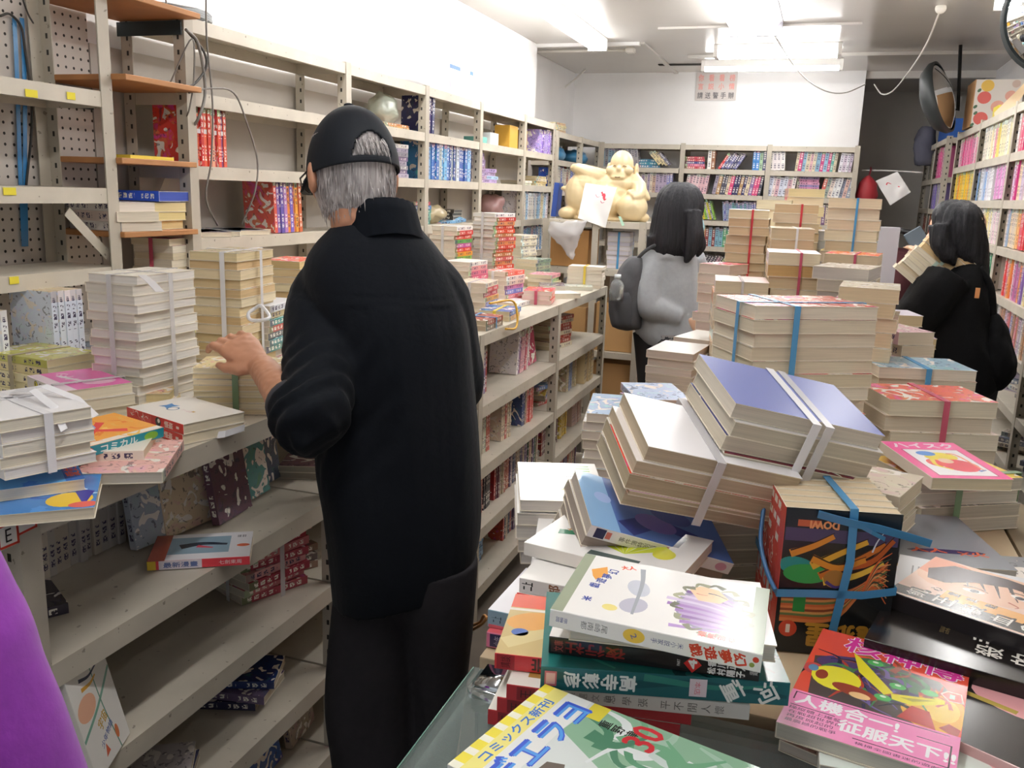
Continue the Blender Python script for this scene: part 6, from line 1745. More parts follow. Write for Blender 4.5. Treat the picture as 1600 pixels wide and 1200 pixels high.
def hand(bm, wrist, fwd, up, side, curl=0.5, s=1.0, spread=0.12):
    """Palm, four unequal bent fingers and a thumb. fwd: wrist to knuckles; up: back of the hand; side = +1 if the thumb lies along fwd x up."""
    f, n = Vector(fwd).normalized(), Vector(up).normalized()
    n = (n - f * n.dot(f)).normalized()
    r = f.cross(n) * side                        # towards the thumb
    w = Vector(wrist)
    add_loft(bm, [(w - f * .01, r * .021 * s, n * .016 * s), (w + f * .02 * s, r * .026 * s, n * .016 * s), (w + f * .055 * s, r * .037 * s, n * .0145 * s), (w + f * .085 * s, r * .038 * s, n * .013 * s), (w + f * .093 * s, r * .034 * s, n * .008 * s)], 16, power=2.6)
    for off, L, cu in ((0.028, (.040, .025, .020), .9), (0.0095, (.045, .029, .021), 1.0), (-0.0095, (.041, .027, .021), 1.08), (-0.028, (.032, .020, .018), 1.15)):
        p = w + f * .082 * s + r * off * s
        d = (f + r * off * spread * 30 * .12).normalized()
        P = [p - f * .02 * s + n * 0.001, p + n * .002]
        a = 0.0
        for i, l in enumerate(L):
            a += curl * cu * (0.55, 0.75, 0.5)[i]
            dd = d * math.cos(a) - n * math.sin(a)
            p = p + dd * l * s
            P.append(p)
        add_tube(bm, P, [.0095 * s, .0092 * s, .0083 * s, .0078 * s, .006 * s], 10)
        add_ell(bm, P[-1], (.006 * s,) * 3, None, 8, 6)
        for q in (P[1], P[2]):
            add_ell(bm, q + n * .001, (.0092 * s,) * 3, None, 8, 6)
    p = w + f * .022 * s + r * .022 * s
    P = [p - f * .012 * s - r * .008 * s, p + r * .012 * s - n * .004 * s, p + f * .030 * s + r * .024 * s - n * .012 * s, p + f * .055 * s + r * .024 * s - n * .022 * s]
    add_tube(bm, P, [.013 * s, .012 * s, .0095 * s, .0075 * s], 10)
    add_ell(bm, P[-1], (.0075 * s,) * 3, None, 8, 6)


def head(bm, c, f, s=1.0):
    """Skull, jaw, nose, brow, lips, ears; f is where the face points."""
    f = Vector(f).normalized()
    l = Vector((0, 0, 1)).cross(f).normalized()
    up = f.cross(l)
    Rm = Matrix((f, l, up)).transposed()
    c = Vector(c)
    E = lambda a, b, z, rx, ry, rz: add_ell(bm, c + f * a * s + l * b * s + up * z * s, (rx * s, ry * s, rz * s), Rm, 20, 14)
    E(-0.008, 0, 0.028, .094, .076, .085)
    E(0.025, 0, -0.030, .066, .062, .075)
    E(0.045, 0, -0.078, .036, .040, .026)
    E(0.086, 0, 0.014, .012, .040, .012)
    E(0.094, 0, -0.030, .014, .012, .012)
    E(0.090, 0, -0.012, .009, .009, .022)
    E(0.083, 0, -0.058, .010, .022, .006)
    E(0.081, 0, -0.067, .010, .019, .006)
    for sg in (1, -1):
        add_ell(bm, c + (f * -.006 + l * sg * .086 + up * -.012) * s, (.020 * s, .010 * s, .034 * s), Rm @ Matrix.Rotation(-.35 * sg, 3, 'Z'), 14, 10)
        E(0.055, sg * .042, -.028, .026, .022, .026)
    return f, l, up


SKIN = mat('c08a6c', 0.5, noise_amt=0.07, nscale=40, name='skin')
SKIN2 = mat('d8ae92', 0.5, noise_amt=0.05, nscale=40, name='pale_skin')
JACKET = mat('0d1118', 0.8, noise_amt=0.12, nscale=90, bump=0.2, name='black_fleece', sheen=0.04, spec=0.15)
TROUS = mat('2b292d', 0.8, noise_amt=0.12, nscale=60, bump=0.15, name='charcoal_trousers', spec=0.2)
CAPM = mat('14181f', 0.7, noise_amt=0.06, nscale=120, name='navy_cap', spec=0.25)


def folds(amp, sx, sz, seed=0.0):
    def f(p, n):
        q = Vector((p.x * sx + seed, p.y * sx, p.z * sz))
        a = noise.noise(q)
        b = noise.noise(q * 2.3 + Vector((5, 1, 2)))
        return n * amp * (1 - 2 * abs(a) + 0.5 * b - 0.4)
    return f


# --- the old man
YM = 1.45
hc = aty(549, 271, YM)
mf = Vector((-0.78, 0.62, -0.16)).normalized()
root_loc = Vector((hc.x + .06, YM, 0))
bm = bmesh.new()
f_, l_, u_ = head(bm, hc, mf, 0.875)
nb = aty(598, 350, YM)
add_tube(bm, [hc - mf * .02 + Vector((0, 0, -.02)), hc - mf * .035 + Vector((0, 0, -.085)), nb + Vector((0, 0, -.01)), nb + Vector((.01, 0, -.10))], [.058, .055, .058, .07], 18)
add_loft(bm, dense([sect(372, 520, 660, YM, .07), sect(430, 500, 700, YM, .09), sect(560, 525, 725, YM, .10), sect(760, 525, 735, YM, .105), sect(880, 530, 735, YM, .11)], 3), 24)
el = aty(474, 652, 1.235)
wr = aty(408, 572, 1.372)
arm_tube(bm, [(*aty(530, 425, 1.44), .055), (*aty(505, 520, 1.37), .050), (*el, .042), (*(el.lerp(wr, .35)), .038), (*(el.lerp(wr, .75)), .029), (*wr, .025)])
kn = aty(362, 532, 1.40)
hand(bm, wr, kn - wr, Vector((0.05, -0.45, 0.9)), -1, curl=0.62, s=0.98)
# right arm, mostly hidden in front of him
re, rw = aty(704, 610, 1.60), aty(640, 590, 1.74)
arm_tube(bm, [(*aty(668, 425, 1.50), .05), (*(aty(690, 520, 1.54)), .045), (*re, .042), (*(re.lerp(rw, .5)), .036), (*rw, .025)])
hand(bm, rw, Vector((-.75, .3, -.2)), Vector((0, 0, 1)), 1, curl=0.7, s=0.95)
for (xa, ya, xb) in ((588, 905, 584), (690, 900, 680)):
    h0, k0 = aty(xa, ya, YM + .045), aty(xb, 1195, YM + .06)
    add_tube(bm, [h0, k0, Vector((k0.x, k0.y + .02, .09)), Vector((k0.x, k0.y + .02, .06))], [.066, .048, .036, .034], 14)
me = remeshed(bm, 0.0034, 3, 'person')
displace(me, lambda p, n: n * 0.0012 * noise.noise(p * 90))
me.transform(Matrix.Translation(-root_loc))
man = obj('person', me, None, SKIN)
man.location = root_loc
tag(man, 'grey-haired man in black cap and black jacket reaching over the left counter', 'person')

# cap
hl = Vector((0, 0, 1))
cb = Matrix((f_, l_, u_)).transposed()


def capshell():
    bm = bmesh.new()
    NA, NE = 120, 44
    cc = hc - f_ * .008 + u_ * .026
    grid = {}
    for i in range(NA):
        for j in range(NE + 1):
            a = 2 * math.pi * i / NA                 # 0 = front
            t = j / NE                               # 0 = lower edge, 1 = crown
            el_ = t * math.pi / 2
            low = -0.031 - 0.008 * math.cos(a)       # the edge dips at the back of the head
            r = math.cos(el_) ** 0.82
            x, y = .0955 * r * math.cos(a), .0785 * r * math.sin(a)
            z = low * (1 - t) + .0915 * math.sin(el_)
            seam = 0.0007 * (1 if min((a * 6 / (2 * math.pi)) % 1, 1 - (a * 6 / (2 * math.pi)) % 1) > 0.02 else 0)
            grid[i, j] = bm.verts.new(cc + f_ * (x * (1.02 + seam * 8)) + l_ * (y * (1.02 + seam * 8)) + u_ * z)
    for i in range(NA):
        for j in range(NE):
            a = 2 * math.pi * (i + .5) / NA
            da = (a - math.pi)
            t = (j + .5) / NE
            if t > 0.075 and (da / 0.46) ** 2 + ((t - 0.075) / 0.26) ** 2 < 1:
                continue                             # the open arch over the strap
            fc = bm.faces.new((grid[i, j], grid[(i + 1) % NA, j], grid[(i + 1) % NA, j + 1], grid[i, j + 1]))
            fc.smooth = True
    bmesh.ops.remove_doubles(bm, verts=bm.verts[:], dist=1e-5)
    return bm, cc


bm, cc = capshell()
me = mesh_of(bm, 'cap', True)
me.transform(Matrix.Translation(-root_loc))
cap = obj('cap', me, man, CAPM)
sd = cap.modifiers.new('cloth', 'SOLIDIFY')
sd.thickness = 0.003
bm = bmesh.new()
top, bot = [], []
for i in range(25):
    a = -1.15 + 2.3 * i / 24
    inn = cc + f_ * (.092 * math.cos(a)) + l_ * (.078 * math.sin(a)) + u_ * (-.022)
    out = cc + f_ * (.092 * math.cos(a) + .072 * math.cos(a * .9)) + l_ * (.080 * math.sin(a)) + u_ * (-.040 - .012 * math.sin(a) ** 2)
    top.append((inn, out))
for k in range(24):
    q = [bm.verts.new(v) for v in (top[k][0], top[k][1], top[k + 1][1], top[k + 1][0])]
    bm.faces.new(q).smooth = True
bmesh.ops.remove_doubles(bm, verts=bm.verts[:], dist=1e-5)
me = mesh_of(bm, 'cap_brim', True)
me.transform(Matrix.Translation(-root_loc))
br = obj('cap_brim', me, cap, CAPM)
sd = br.modifiers.new('cloth', 'SOLIDIFY')
sd.thickness = 0.004
bm = bmesh.new()
add_ell(bm, cc + u_ * .0925 - root_loc, (.009, .009, .004), None, 12, 8)
obj('cap_button', mesh_of(bm), cap, CAPM)


def hair_material(name, dark, light, strands=True):
    m, nt, b = new_mat(name)
    tc = NL(nt, 'ShaderNodeTexCoord')
    mp = NL(nt, 'ShaderNodeMapping')
    mp.inputs['Scale'].default_value = (260, 260, 9)
    nt.links.new(tc.outputs['Object'], mp.inputs['Vector'])
    n = NL(nt, 'ShaderNodeTexNoise')
    n.inputs['Scale'].default_value = 1.0
    n.inputs['Detail'].default_value = 3
    nt.links.new(mp.outputs[0], n.inputs['Vector'])
    f = mathn(nt, 'MULTIPLY_ADD', n.outputs['Fac'], 2.2, -0.6)
    f = mathn(nt, 'MINIMUM', mathn(nt, 'MAXIMUM', f, 0.0), 1.0)
    nt.links.new(mixc(nt, f, srgb(hx(dark)), srgb(hx(light))), b.inputs['Base Color'])
    b.inputs['Roughness'].default_value = 0.6
    b.inputs['Specular IOR Level'].default_value = 0.3
    bp = NL(nt, 'ShaderNodeBump')
    bp.inputs['Strength'].default_value = 0.5
    bp.inputs['Distance'].default_value = 0.002
    nt.links.new(n.outputs['Fac'], bp.inputs['Height'])
    nt.links.new(bp.outputs['Normal'], b.inputs['Normal'])
    return m


GREYHAIR = hair_material('grey_hair', '77706f', 'd2cccb')
BLACKHAIR = hair_material('black_hair', '0a0a0e', '28282e')
# hair: a strand-textured shell over the back of the skull, and tufts
bm = bmesh.new()
NA, NE = 90, 40
g = {}
for i in range(NA + 1):
    for j in range(NE + 1):
        a = math.pi + (i / NA - .5) * 2 * 2.02
        el_ = -1.22 + 1.66 * j / NE
        wob = 1 + 0.012 * noise.noise(Vector((a * 14, el_ * 2, 3)))
        edge = min(1, j / 5)
        rr = (0.925 + 0.075 * edge) * wob
        k_ = 1.0 if el_ < -.12 else 1.0 - min(.035, (el_ + .12) * .3)
        p = hc - f_ * .008 + u_ * .022 + (f_ * math.cos(a) * .0885 + l_ * math.sin(a) * .0725) * math.cos(el_ * .9) ** .6 * rr * k_ + u_ * ((.114 if el_ < 0 else .100) * math.sin(el_)) * rr
        g[i, j] = bm.verts.new(p - root_loc)
for i in range(NA):
    for j in range(NE):
        bm.faces.new((g[i, j], g[i + 1, j], g[i + 1, j + 1], g[i, j + 1])).smooth = True
hr = obj('hair', mesh_of(bm, 'hair', True), man, GREYHAIR)
bm = bmesh.new()
r = random.Random(4)
for i in range(70):
    a = math.pi + r.uniform(-.38, .38)
    s0 = hc - f_ * .008 + u_ * .026 + (f_ * math.cos(a) * .094 + l_ * math.sin(a) * .079) * .955 + u_ * r.uniform(.004, .020)
    dn = (f_ * math.cos(a) * .004 + l_ * (math.sin(a) * .004 - r.uniform(.0, .008))) - u_ * r.uniform(.018, .030)
    add_tube(bm, [s0 - root_loc, s0 + dn * .5 + (f_ * math.cos(a) + l_ * math.sin(a)) * .003 - root_loc, s0 + dn - root_loc], [.0012, .0011, .0004], 4)
for i in range(180):
    a = math.pi + r.uniform(-1.7, 1.7)
    e0 = r.uniform(-1.05, -.15)
    s0 = hc - f_ * .008 + u_ * .022 + (f_ * math.cos(a) * .0885 + l_ * math.sin(a) * .0725) * math.cos(e0 * .9) ** .6 + u_ * (.113 * math.sin(e0))
    o_ = (f_ * math.cos(a) + l_ * math.sin(a))
    add_tube(bm, [s0 - o_ * .001 - root_loc, s0 + o_ * .002 - u_ * .010 - root_loc, s0 + o_ * .001 - u_ * .022 - root_loc], [.0010, .0009, .0003], 4)
obj('hair_tuft', mesh_of(bm), hr, GREYHAIR)
# glasses
bm = bmesh.new()
for sg in (1, -1):
    c = hc + f_ * .096 + l_ * sg * .034 - u_ * .008
    P = [c + l_ * (.024 * math.cos(t)) + u_ * (.018 * math.sin(t)) - f_ * (.004 * math.cos(t) * sg) - root_loc for t in [6.2832 * k / 20 for k in range(21)]]
    add_tube(bm, P, .0013, 6)
    add_tube(bm, [c + l_ * sg * .026 - root_loc, hc + f_ * .05 + l_ * sg * .078 - u_ * .004 - root_loc, hc - f_ * .012 + l_ * sg * .081 + u_ * .004 - root_loc], .0018, 6)
obj('glasses', mesh_of(bm), man, mat('1c1a18', 0.3))
bm = bmesh.new()
for sg in (1, -1):
    add_ell(bm, hc + f_ * .079 + l_ * sg * .032 - u_ * .006 - root_loc, (.011, .011, .011), None, 12, 8)
obj('eyes', mesh_of(bm), man, mat('e8e2da', 0.2))

# jacket: torso and both sleeves as one garment
cuff = el.lerp(wr, .25)


def sleeves(bm):
    arm_tube(bm, [(*aty(548, 428, 1.46), .070), (*aty(516, 470, 1.43), .076), (*aty(506, 540, 1.37), .072), (*aty(498, 600, 1.30), .066), (*(el + Vector((.012, 0, -.002))), .060), (*el.lerp(wr, .10), .056), (*el.lerp(wr, .17), .052), (*cuff, .044)])
    arm_tube(bm, [(*aty(640, 428, 1.48), .066), (*aty(676, 470, 1.50), .072), (*aty(697, 560, 1.55), .066), (*re, .062), (*re.lerp(rw, .5), .055), (*re.lerp(rw, .85), .045)])


def jf(p, n):
    w = p + Vector((0, 0, 0))
    k = folds(0.0075, 7.0, 2.0)(w, n) * (0.4 if w.z > 1.30 else 1.0)
    d = (w - el).length
    if d < 0.20:                                   # bunched sleeve
        ax = (wr - el).normalized()
        s_ = (w - el).dot(ax) + (w.z - el.z) * .3
        k += n * 0.006 * math.sin(s_ * 150 + 2.5 * noise.noise(w * 14)) * max(0, 1 - d / .20)
    seam = abs(w.z - (1.318 - 0.10 * abs((w.x - nb.x)) ** 1.3))
    if seam < .003 and w.y < YM + .02:
        k -= n * 0.0010
    return k


cloth('jacket', [sect(349, 530, 655, YM, .066), sect(364, 513, 668, YM, .085, dY=.005), sect(385, 494, 688, YM, .102, dY=.008), sect(415, 480, 708, YM, .116, dY=.01), sect(455, 482, 726, YM, .128, dY=.012), sect(510, 502, 738, YM, .136, dY=.015),
                 sect(580, 507, 743, YM, .140, dY=.018), sect(650, 504, 748, YM, .142, dY=.02), sect(730, 501, 752, YM, .144, dY=.02), sect(800, 509, 754, YM, .144, dY=.02), sect(855, 516, 751, YM, .142, .012, .02), sect(895, 521, 743, YM, .138, .024, .02), sect(918, 524, 736, YM, .134, .030, .02)],
      man, JACKET, sleeves, 0.0055, jf)
bm = bmesh.new()
ck = []
for t, (yy, rad) in enumerate(((392, .0855), (374, .082), (352, .079), (334, .0765))):
    c = aty(596 - t * 1.5, yy, YM) + mf * (0.004 * t)
    ck.append((c, l_ * rad * .93 + Vector((0, 0, 0.004)), Vector((mf.x, mf.y, -.42)).normalized() * rad * 1.08))
for t, (yy, rad) in enumerate(((334, .0725), (352, .069))):
    c = aty(591, yy, YM) + mf * .012
    ck.append((c, l_ * rad * .93, Vector((mf.x, mf.y, -.42)).normalized() * rad * 1.06))
add_loft(bm, ck, 72, cap=False)
me = mesh_of(bm, 'collar', True)
displace(me, lambda p, n: n * 0.0008 * math.sin(math.atan2((p - nb).y, (p - nb).x) * 90))
obj('collar', me, [o for o in man.children if o.name.startswith('jacket')][0], mat('0c1017', 0.9, noise_amt=.15, nscale=60, spec=0.15))
# cuff lining
bm = bmesh.new()
ax = (wr - el).normalized()
add_tube(bm, [el.lerp(wr, .17), el.lerp(wr, .27), el.lerp(wr, .28)], [.050, .0455, .041], 24)
obj('sleeve_lining', mesh_of(bm, 'sleeve_lining', True), [o for o in man.children if o.name.startswith('jacket')][0], mat('3a3940', 0.8))


def legs(bm):
    k0 = aty(584, 1195, YM + .01)
    a = [sect(880, 528, 668, YM, .115), sect(950, 522, 660, YM, .105), sect(1040, 514, 654, YM, .098), sect(1110, 512, 652, YM, .092), sect(1190, 520, 652, YM, .088)]
    a.append((Vector((k0.x, k0.y, .20)), a[-1][1] * .92, a[-1][2] * .95))
    a.append((Vector((k0.x, k0.y + .01, .055)), a[-1][1] * .95, a[-1][2] * 1.0))
    add_loft(bm, dense(a, 4), 28, power=2.2)


k1 = aty(685, 1195, YM + .06)
ra = [sect(870, 560, 748, YM, .125, dY=.02), sect(940, 622, 742, YM + .03, .11), sect(1040, 640, 735, YM + .05, .095), sect(1120, 644, 724, YM + .06, .088), sect(1195, 640, 712, YM + .06, .084)]
ra.append((Vector((k1.x, k1.y, .20)), ra[-1][1] * .95, ra[-1][2] * .95))
ra.append((Vector((k1.x, k1.y + .01, .055)), ra[-1][1], ra[-1][2]))
cloth('trousers', ra, man, TROUS, legs, 0.007, folds(0.004, 6.0, 3.0, 4.0), power=2.2)
k0 = aty(584, 1195, YM + .01)
for kx, ky in ((k0.x, k0.y), (k1.x, k1.y)):
    bm = bmesh.new()
    d = Vector((mf.x, mf.y, 0)).normalized()
    s_ = Vector((-d.y, d.x, 0))
    c = Vector((kx, ky, 0)) - root_loc
    add_loft(bm, [(c - d * .09 + Vector((0, 0, .035)), s_ * .03, Vector((0, 0, .034))), (c - d * .05 + Vector((0, 0, .042)), s_ * .038, Vector((0, 0, .042))), (c + d * .04 + Vector((0, 0, .038)), s_ * .042, Vector((0, 0, .038))), (c + d * .13 + Vector((0, 0, .028)), s_ * .045, Vector((0, 0, .028))), (c + d * .18 + Vector((0, 0, .02)), s_ * .03, Vector((0, 0, .02)))], 20, power=2.6)
    obj('shoe', mesh_of(bm, 'shoe', True), man, mat('1a1818', 0.5))

# --- the girl in the grey hoodie
YG = 4.20
hc2 = aty(1064, 338, YG)
gf = Vector((0.80, 0.60, -0.10)).normalized()
root2 = Vector((hc2.x, YG, 0))
bm = bmesh.new()
head(bm, hc2, gf, 0.98)
g1 = lambda px, py, dy=0.0: aty(px, py, YG + dy)
add_tube(bm, [hc2, hc2 + Vector((-.015, 0, -.10)), g1(1052, 392)], [.05, .048, .07], 16)
add_loft(bm, dense([sect(385, 1020, 1082, YG, .06), sect(430, 1006, 1085, YG, .085), sect(490, 1004, 1085, YG, .085), sect(540, 1000, 1088, YG, .10)], 3), 20)
e2, w2 = g1(1014, 476, -.14), g1(1068, 500, -.10)
arm_tube(bm, [(*g1(1022, 402, -.05), .045), (*g1(1012, 440, -.12), .042), (*e2, .038), (*e2.lerp(w2, .6), .032), (*w2, .025)])
hand(bm, w2, w2 - e2, Vector((0, -1, .1)), 1, .4, .9)
e3, w3 = g1(1092, 470, .12), g1(1072, 502, .02)
arm_tube(bm, [(*g1(1080, 402, .08), .045), (*e3, .038), (*w3, .027)])
hand(bm, w3, Vector((-.6, -.5, -.3)), Vector((.5, -.8, 0)), -1, .4, .9)
for px, dy in ((1022, -.02), (1052, .10)):
    h0 = g1(px, 535, dy)
    add_tube(bm, [h0, Vector((h0.x + .02, h0.y, .50)), Vector((h0.x + .02, h0.y, .09)), Vector((h0.x + .02, h0.y, .05))], [.078, .052, .036, .034], 14)
me = remeshed(bm, 0.006, 3, 'person')
me.transform(Matrix.Translation(-root2))
girl = obj('person', me, None, SKIN2)
girl.location = root2
tag(girl, 'long-haired girl in a grey hoodie with backpack and mask by the island', 'person')


def lock(bm, pts, rad):
    add_tube(bm, smooth_path(pts, 4), lerp_list(rad, 4), 10)


def hairfall(rings, locks, parent, name='hair'):
    bm = bmesh.new()
    add_loft(bm, dense(rings, 4), 40, power=2.1)
    for pts, rad in locks:
        lock(bm, pts, rad)
    me = remeshed(bm, 0.007, 3, name)

    def f(p, n):
        a = math.atan2(p.y - parent.location.y, p.x - parent.location.x)
        return n * (0.006 * noise.noise(Vector((a * 9, p.z * 3, 1))) + 0.003 * noise.noise(Vector((a * 30, p.z * 5, 7))))
    displace(me, f)
    me.transform(Matrix.Translation(-parent.location))
    return obj(name, me, parent, BLACKHAIR)


hairfall([sect(285, 1052, 1076, YG, .03), sect(291, 1040, 1088, YG, .075), sect(304, 1029, 1098, YG, .105, dY=-.005), sect(322, 1023, 1100, YG, .118, dY=-.012), sect(342, 1019, 1096, YG, .112, dY=-.022), sect(362, 1016, 1090, YG, .10, dY=-.035), sect(382, 1015, 1084, YG, .085, dY=-.05), sect(396, 1020, 1076, YG, .06, dY=-.06), sect(404, 1030, 1066, YG, .03, dY=-.06)],
         [([g1(1082, 330, -.10), g1(1084, 365, -.12), g1(1078, 395, -.12), g1(1070, 410, -.11)], [.04, .04, .03, .01]), ([g1(1090, 360, -.09), g1(1094, 385, -.08), g1(1090, 402, -.08)], [.03, .026, .008]), ([g1(1024, 370, -.08), g1(1018, 395, -.08), g1(1013, 412, -.08)], [.04, .028, .006])], girl)
bm = bmesh.new()
mc = hc2 + gf * .080 + Vector((0, 0, -.045))
gl = Vector((0, 0, 1)).cross(gf).normalized()
add_loft(bm, [(mc + Vector((0, 0, .045)), gl * .055, gf * .018), (mc + Vector((0, 0, .01)), gl * .066, gf * .034), (mc + Vector((0, 0, -.035)), gl * .056, gf * .026), (mc + Vector((0, 0, -.05)), gl * .035, gf * .012)], 24)
me = mesh_of(bm, 'face_mask', True)
me.transform(Matrix.Translation(-root2))
obj('face_mask', me, girl, mat('9cc4cc', 0.8))
HOOD = mat('9da1a6', 0.9, noise_amt=0.06, nscale=60, bump=0.15, name='grey_sweatshirt', sheen=0.2)


def gsl(bm):
    arm_tube(bm, [(*g1(1024, 404, -.05), .074), (*g1(1012, 435, -.11), .072), (*g1(1009, 465, -.14), .068), (*(e2 + Vector((.0, 0, -.01))), .064), (*e2.lerp(w2, .5), .056), (*e2.lerp(w2, .9), .048)])
    arm_tube(bm, [(*g1(1078, 404, .06), .068), (*g1(1094, 445, .12), .064), (*e3, .06), (*e3.lerp(w3, .8), .048)])
    add_loft(bm, [(g1(1044, 392, -.03), Vector((.10, 0, 0)), Vector((0, .10, .03))), (g1(1042, 378, -.02), Vector((.09, 0, .01)), Vector((0, .09, .03))), (g1(1044, 372, .0), Vector((.06, 0, 0)), Vector((0, .06, .02)))], 20)


cloth('hoodie', [sect(377, 1022, 1078, YG, .07), sect(390, 1008, 1086, YG, .10), sect(412, 1000, 1090, YG, .12), sect(445, 999, 1092, YG, .13), sect(480, 996, 1095, YG, .14), sect(506, 990, 1098, YG, .15), sect(524, 993, 1098, YG, .15), sect(536, 1004, 1094, YG, .135)], girl, HOOD, gsl, 0.009, folds(0.007, 7, 5, 2.0))
LEG = mat('16161a', 0.8, noise_amt=.2, nscale=40)


def leopard():
    m, nt, b = new_mat('leopard_leggings')
    tc = NL(nt, 'ShaderNodeTexCoord')
    v = NL(nt, 'ShaderNodeTexVoronoi')
    v.inputs['Scale'].default_value = 42
    nt.links.new(tc.outputs['Object'], v.inputs['Vector'])
    d = v.outputs['Distance']
    k = mathn(nt, 'MULTIPLY', mathn(nt, 'GREATER_THAN', d, 0.30), mathn(nt, 'LESS_THAN', d, 0.55))
    nt.links.new(mixc(nt, k, (0.012, 0.012, 0.014), (0.20, 0.185, 0.18)), b.inputs['Base Color'])
    b.inputs['Roughness'].default_value = 0.8
    return m


for px, dy, m_ in ((1020, -.02, LEG), (1046, -.06, leopard())):
    h0 = g1(px, 520, dy)
    bm = bmesh.new()
    add_tube(bm, smooth_path([h0 - root2, Vector((h0.x + .01, h0.y, .72)) - root2, Vector((h0.x + .03, h0.y, .42)) - root2, Vector((h0.x + .03, h0.y, .08)) - root2], 4), lerp_list([.095, .082, .062, .048], 4), 18)
    obj('legging', mesh_of(bm, 'legging', True), girl, m_)
    bm = bmesh.new()
    c = Vector((h0.x + .03, h0.y, 0)) - root2
    d = Vector((gf.x, gf.y, 0)).normalized()
    s_ = Vector((-d.y, d.x, 0))
    add_loft(bm, [(c - d * .07 + Vector((0, 0, .03)), s_ * .028, Vector((0, 0, .03))), (c + d * .02 + Vector((0, 0, .035)), s_ * .036, Vector((0, 0, .035))), (c + d * .14 + Vector((0, 0, .02)), s_ * .034, Vector((0, 0, .02)))], 16, power=2.5)
    obj('shoe', mesh_of(bm, 'shoe', True), girl, mat('2a2a2c', 0.6))
# backpack
bp = empty('backpack', g1(976, 518, -.12))
tag(bp, 'dark grey backpack worn by the girl in the grey hoodie', 'backpack')
BPM = mat('4b4c50', 0.8, noise_amt=.1, nscale=50, bump=.1)
bm = bmesh.new()
L0 = bp.location
rg = [sect(512, 958, 1000, YG - .10, .10), sect(500, 953, 1003, YG - .10, .125), sect(470, 952, 1004, YG - .10, .13), sect(440, 958, 1006, YG - .10, .125), sect(415, 972, 1006, YG - .10, .10), sect(402, 985, 1004, YG - .10, .06)]
add_loft(bm, [(c - L0, u, v) for c, u, v in dense(rg, 3)], 28, power=2.8)
me = remeshed(bm, .012, 2, 'bag')
displace(me, folds(0.006, 9, 9, 8))
obj('bag_body', me, bp, BPM)
bm = bmesh.new()
rg = [sect(510, 956, 986, YG - .20, .05), sect(480, 951, 990, YG - .20, .06), sect(455, 952, 988, YG - .19, .05)]
add_loft(bm, [(c - L0, u, v) for c, u, v in dense(rg, 3)], 20, power=2.8)
obj('front_pocket', mesh_of(bm, 'front_pocket', True), bp, mat('3f4044', 0.8))
tube_obj('shoulder_strap', [g1(992, 410, -.13), g1(1004, 396, -.14), g1(1018, 386, -.13), g1(1032, 380, -.10)], .009, mat('3a3b3f', 0.8), bp)
bt = empty('water_bottle', g1(963, 470, -.30))
tag(bt, 'clear water bottle in the side pocket of the grey backpack', 'bottle')
for nm, rr_, m_ in (('bottle_body', [(0, .03), (.07, .031), (.085, .024), (.095, .013), (.10, .013)], mat('cfd6da', 0.1, trans=.7)), ('bottle_cap', [(.10, .015), (.118, .015)], mat('d8e0e4', .4))):
    bm = bmesh.new()
    add_loft(bm, [((0, 0, z), (r_, 0, 0), (0, r_, 0)) for z, r_ in rr_], 16)
    obj(nm, mesh_of(bm, nm, True), bt, m_)

# --- the woman in black
YW = 3.40
hc3 = aty(1494, 368, YW)
wf = Vector((-0.93, 0.25, -0.28)).normalized()
root3 = Vector((hc3.x + .03, YW, 0))
h1 = lambda px, py, dy=0.0: aty(px, py, YW + dy)
bm = bmesh.new()
head(bm, hc3, wf, 0.96)
add_tube(bm, [hc3, hc3 + Vector((.02, 0, -.10)), h1(1508, 425)], [.05, .048, .07], 16)
add_loft(bm, dense([sect(412, 1480, 1540, YW, .06), sect(450, 1468, 1545, YW, .09), sect(520, 1462, 1545, YW, .10), sect(600, 1470, 1548, YW, .11)], 3), 20)
e4, w4 = h1(1430, 492, -.10), h1(1456, 432, -.06)
arm_tube(bm, [(*h1(1482, 430, -.10), .045), (*h1(1455, 465, -.12), .042), (*e4, .036), (*w4, .025)])
hand(bm, w4, Vector((-.25, .15, .55)), Vector((.6, -.7, .2)), -1, .7, .9)
e5, w5 = h1(1455, 490, .16), h1(1462, 440, .10)
arm_tube(bm, [(*h1(1500, 430, .14), .045), (*e5, .036), (*w5, .025)])
hand(bm, w5, Vector((-.3, -.1, .5)), Vector((.6, .7, .2)), 1, .7, .9)
for px, dy in ((1500, -.05), (1520, .10)):
    h0 = h1(px, 600, dy)
    add_tube(bm, [h0, Vector((h0.x, h0.y, .46)), Vector((h0.x, h0.y, .09)), Vector((h0.x, h0.y, .05))], [.075, .05, .036, .034], 14)
me = remeshed(bm, 0.006, 3, 'person')
me.transform(Matrix.Translation(-root3))
wom = obj('person', me, None, SKIN2)
wom.location = root3
tag(wom, 'long-haired woman in a black coat holding tied books before the right bookcase', 'person')
hairfall([sect(313, 1482, 1512, YW, .03), sect(319, 1468, 1524, YW, .07), sect(332, 1458, 1535, YW, .10), sect(352, 1455, 1540, YW, .112), sect(375, 1460, 1544, YW, .108), sect(395, 1474, 1546, YW, .10, dY=.0), sect(412, 1490, 1546, YW, .085), sect(428, 1508, 1546, YW, .06), sect(438, 1520, 1542, YW, .03)],
         [([h1(1468, 350, -.09), h1(1470, 380, -.10), h1(1482, 400, -.10), h1(1492, 412, -.09)], [.035, .035, .028, .01])], wom)
BLACKC = mat('121214', 0.9, noise_amt=0.2, nscale=50, bump=0.3, name='black_coat', sheen=0.02, spec=0.15)


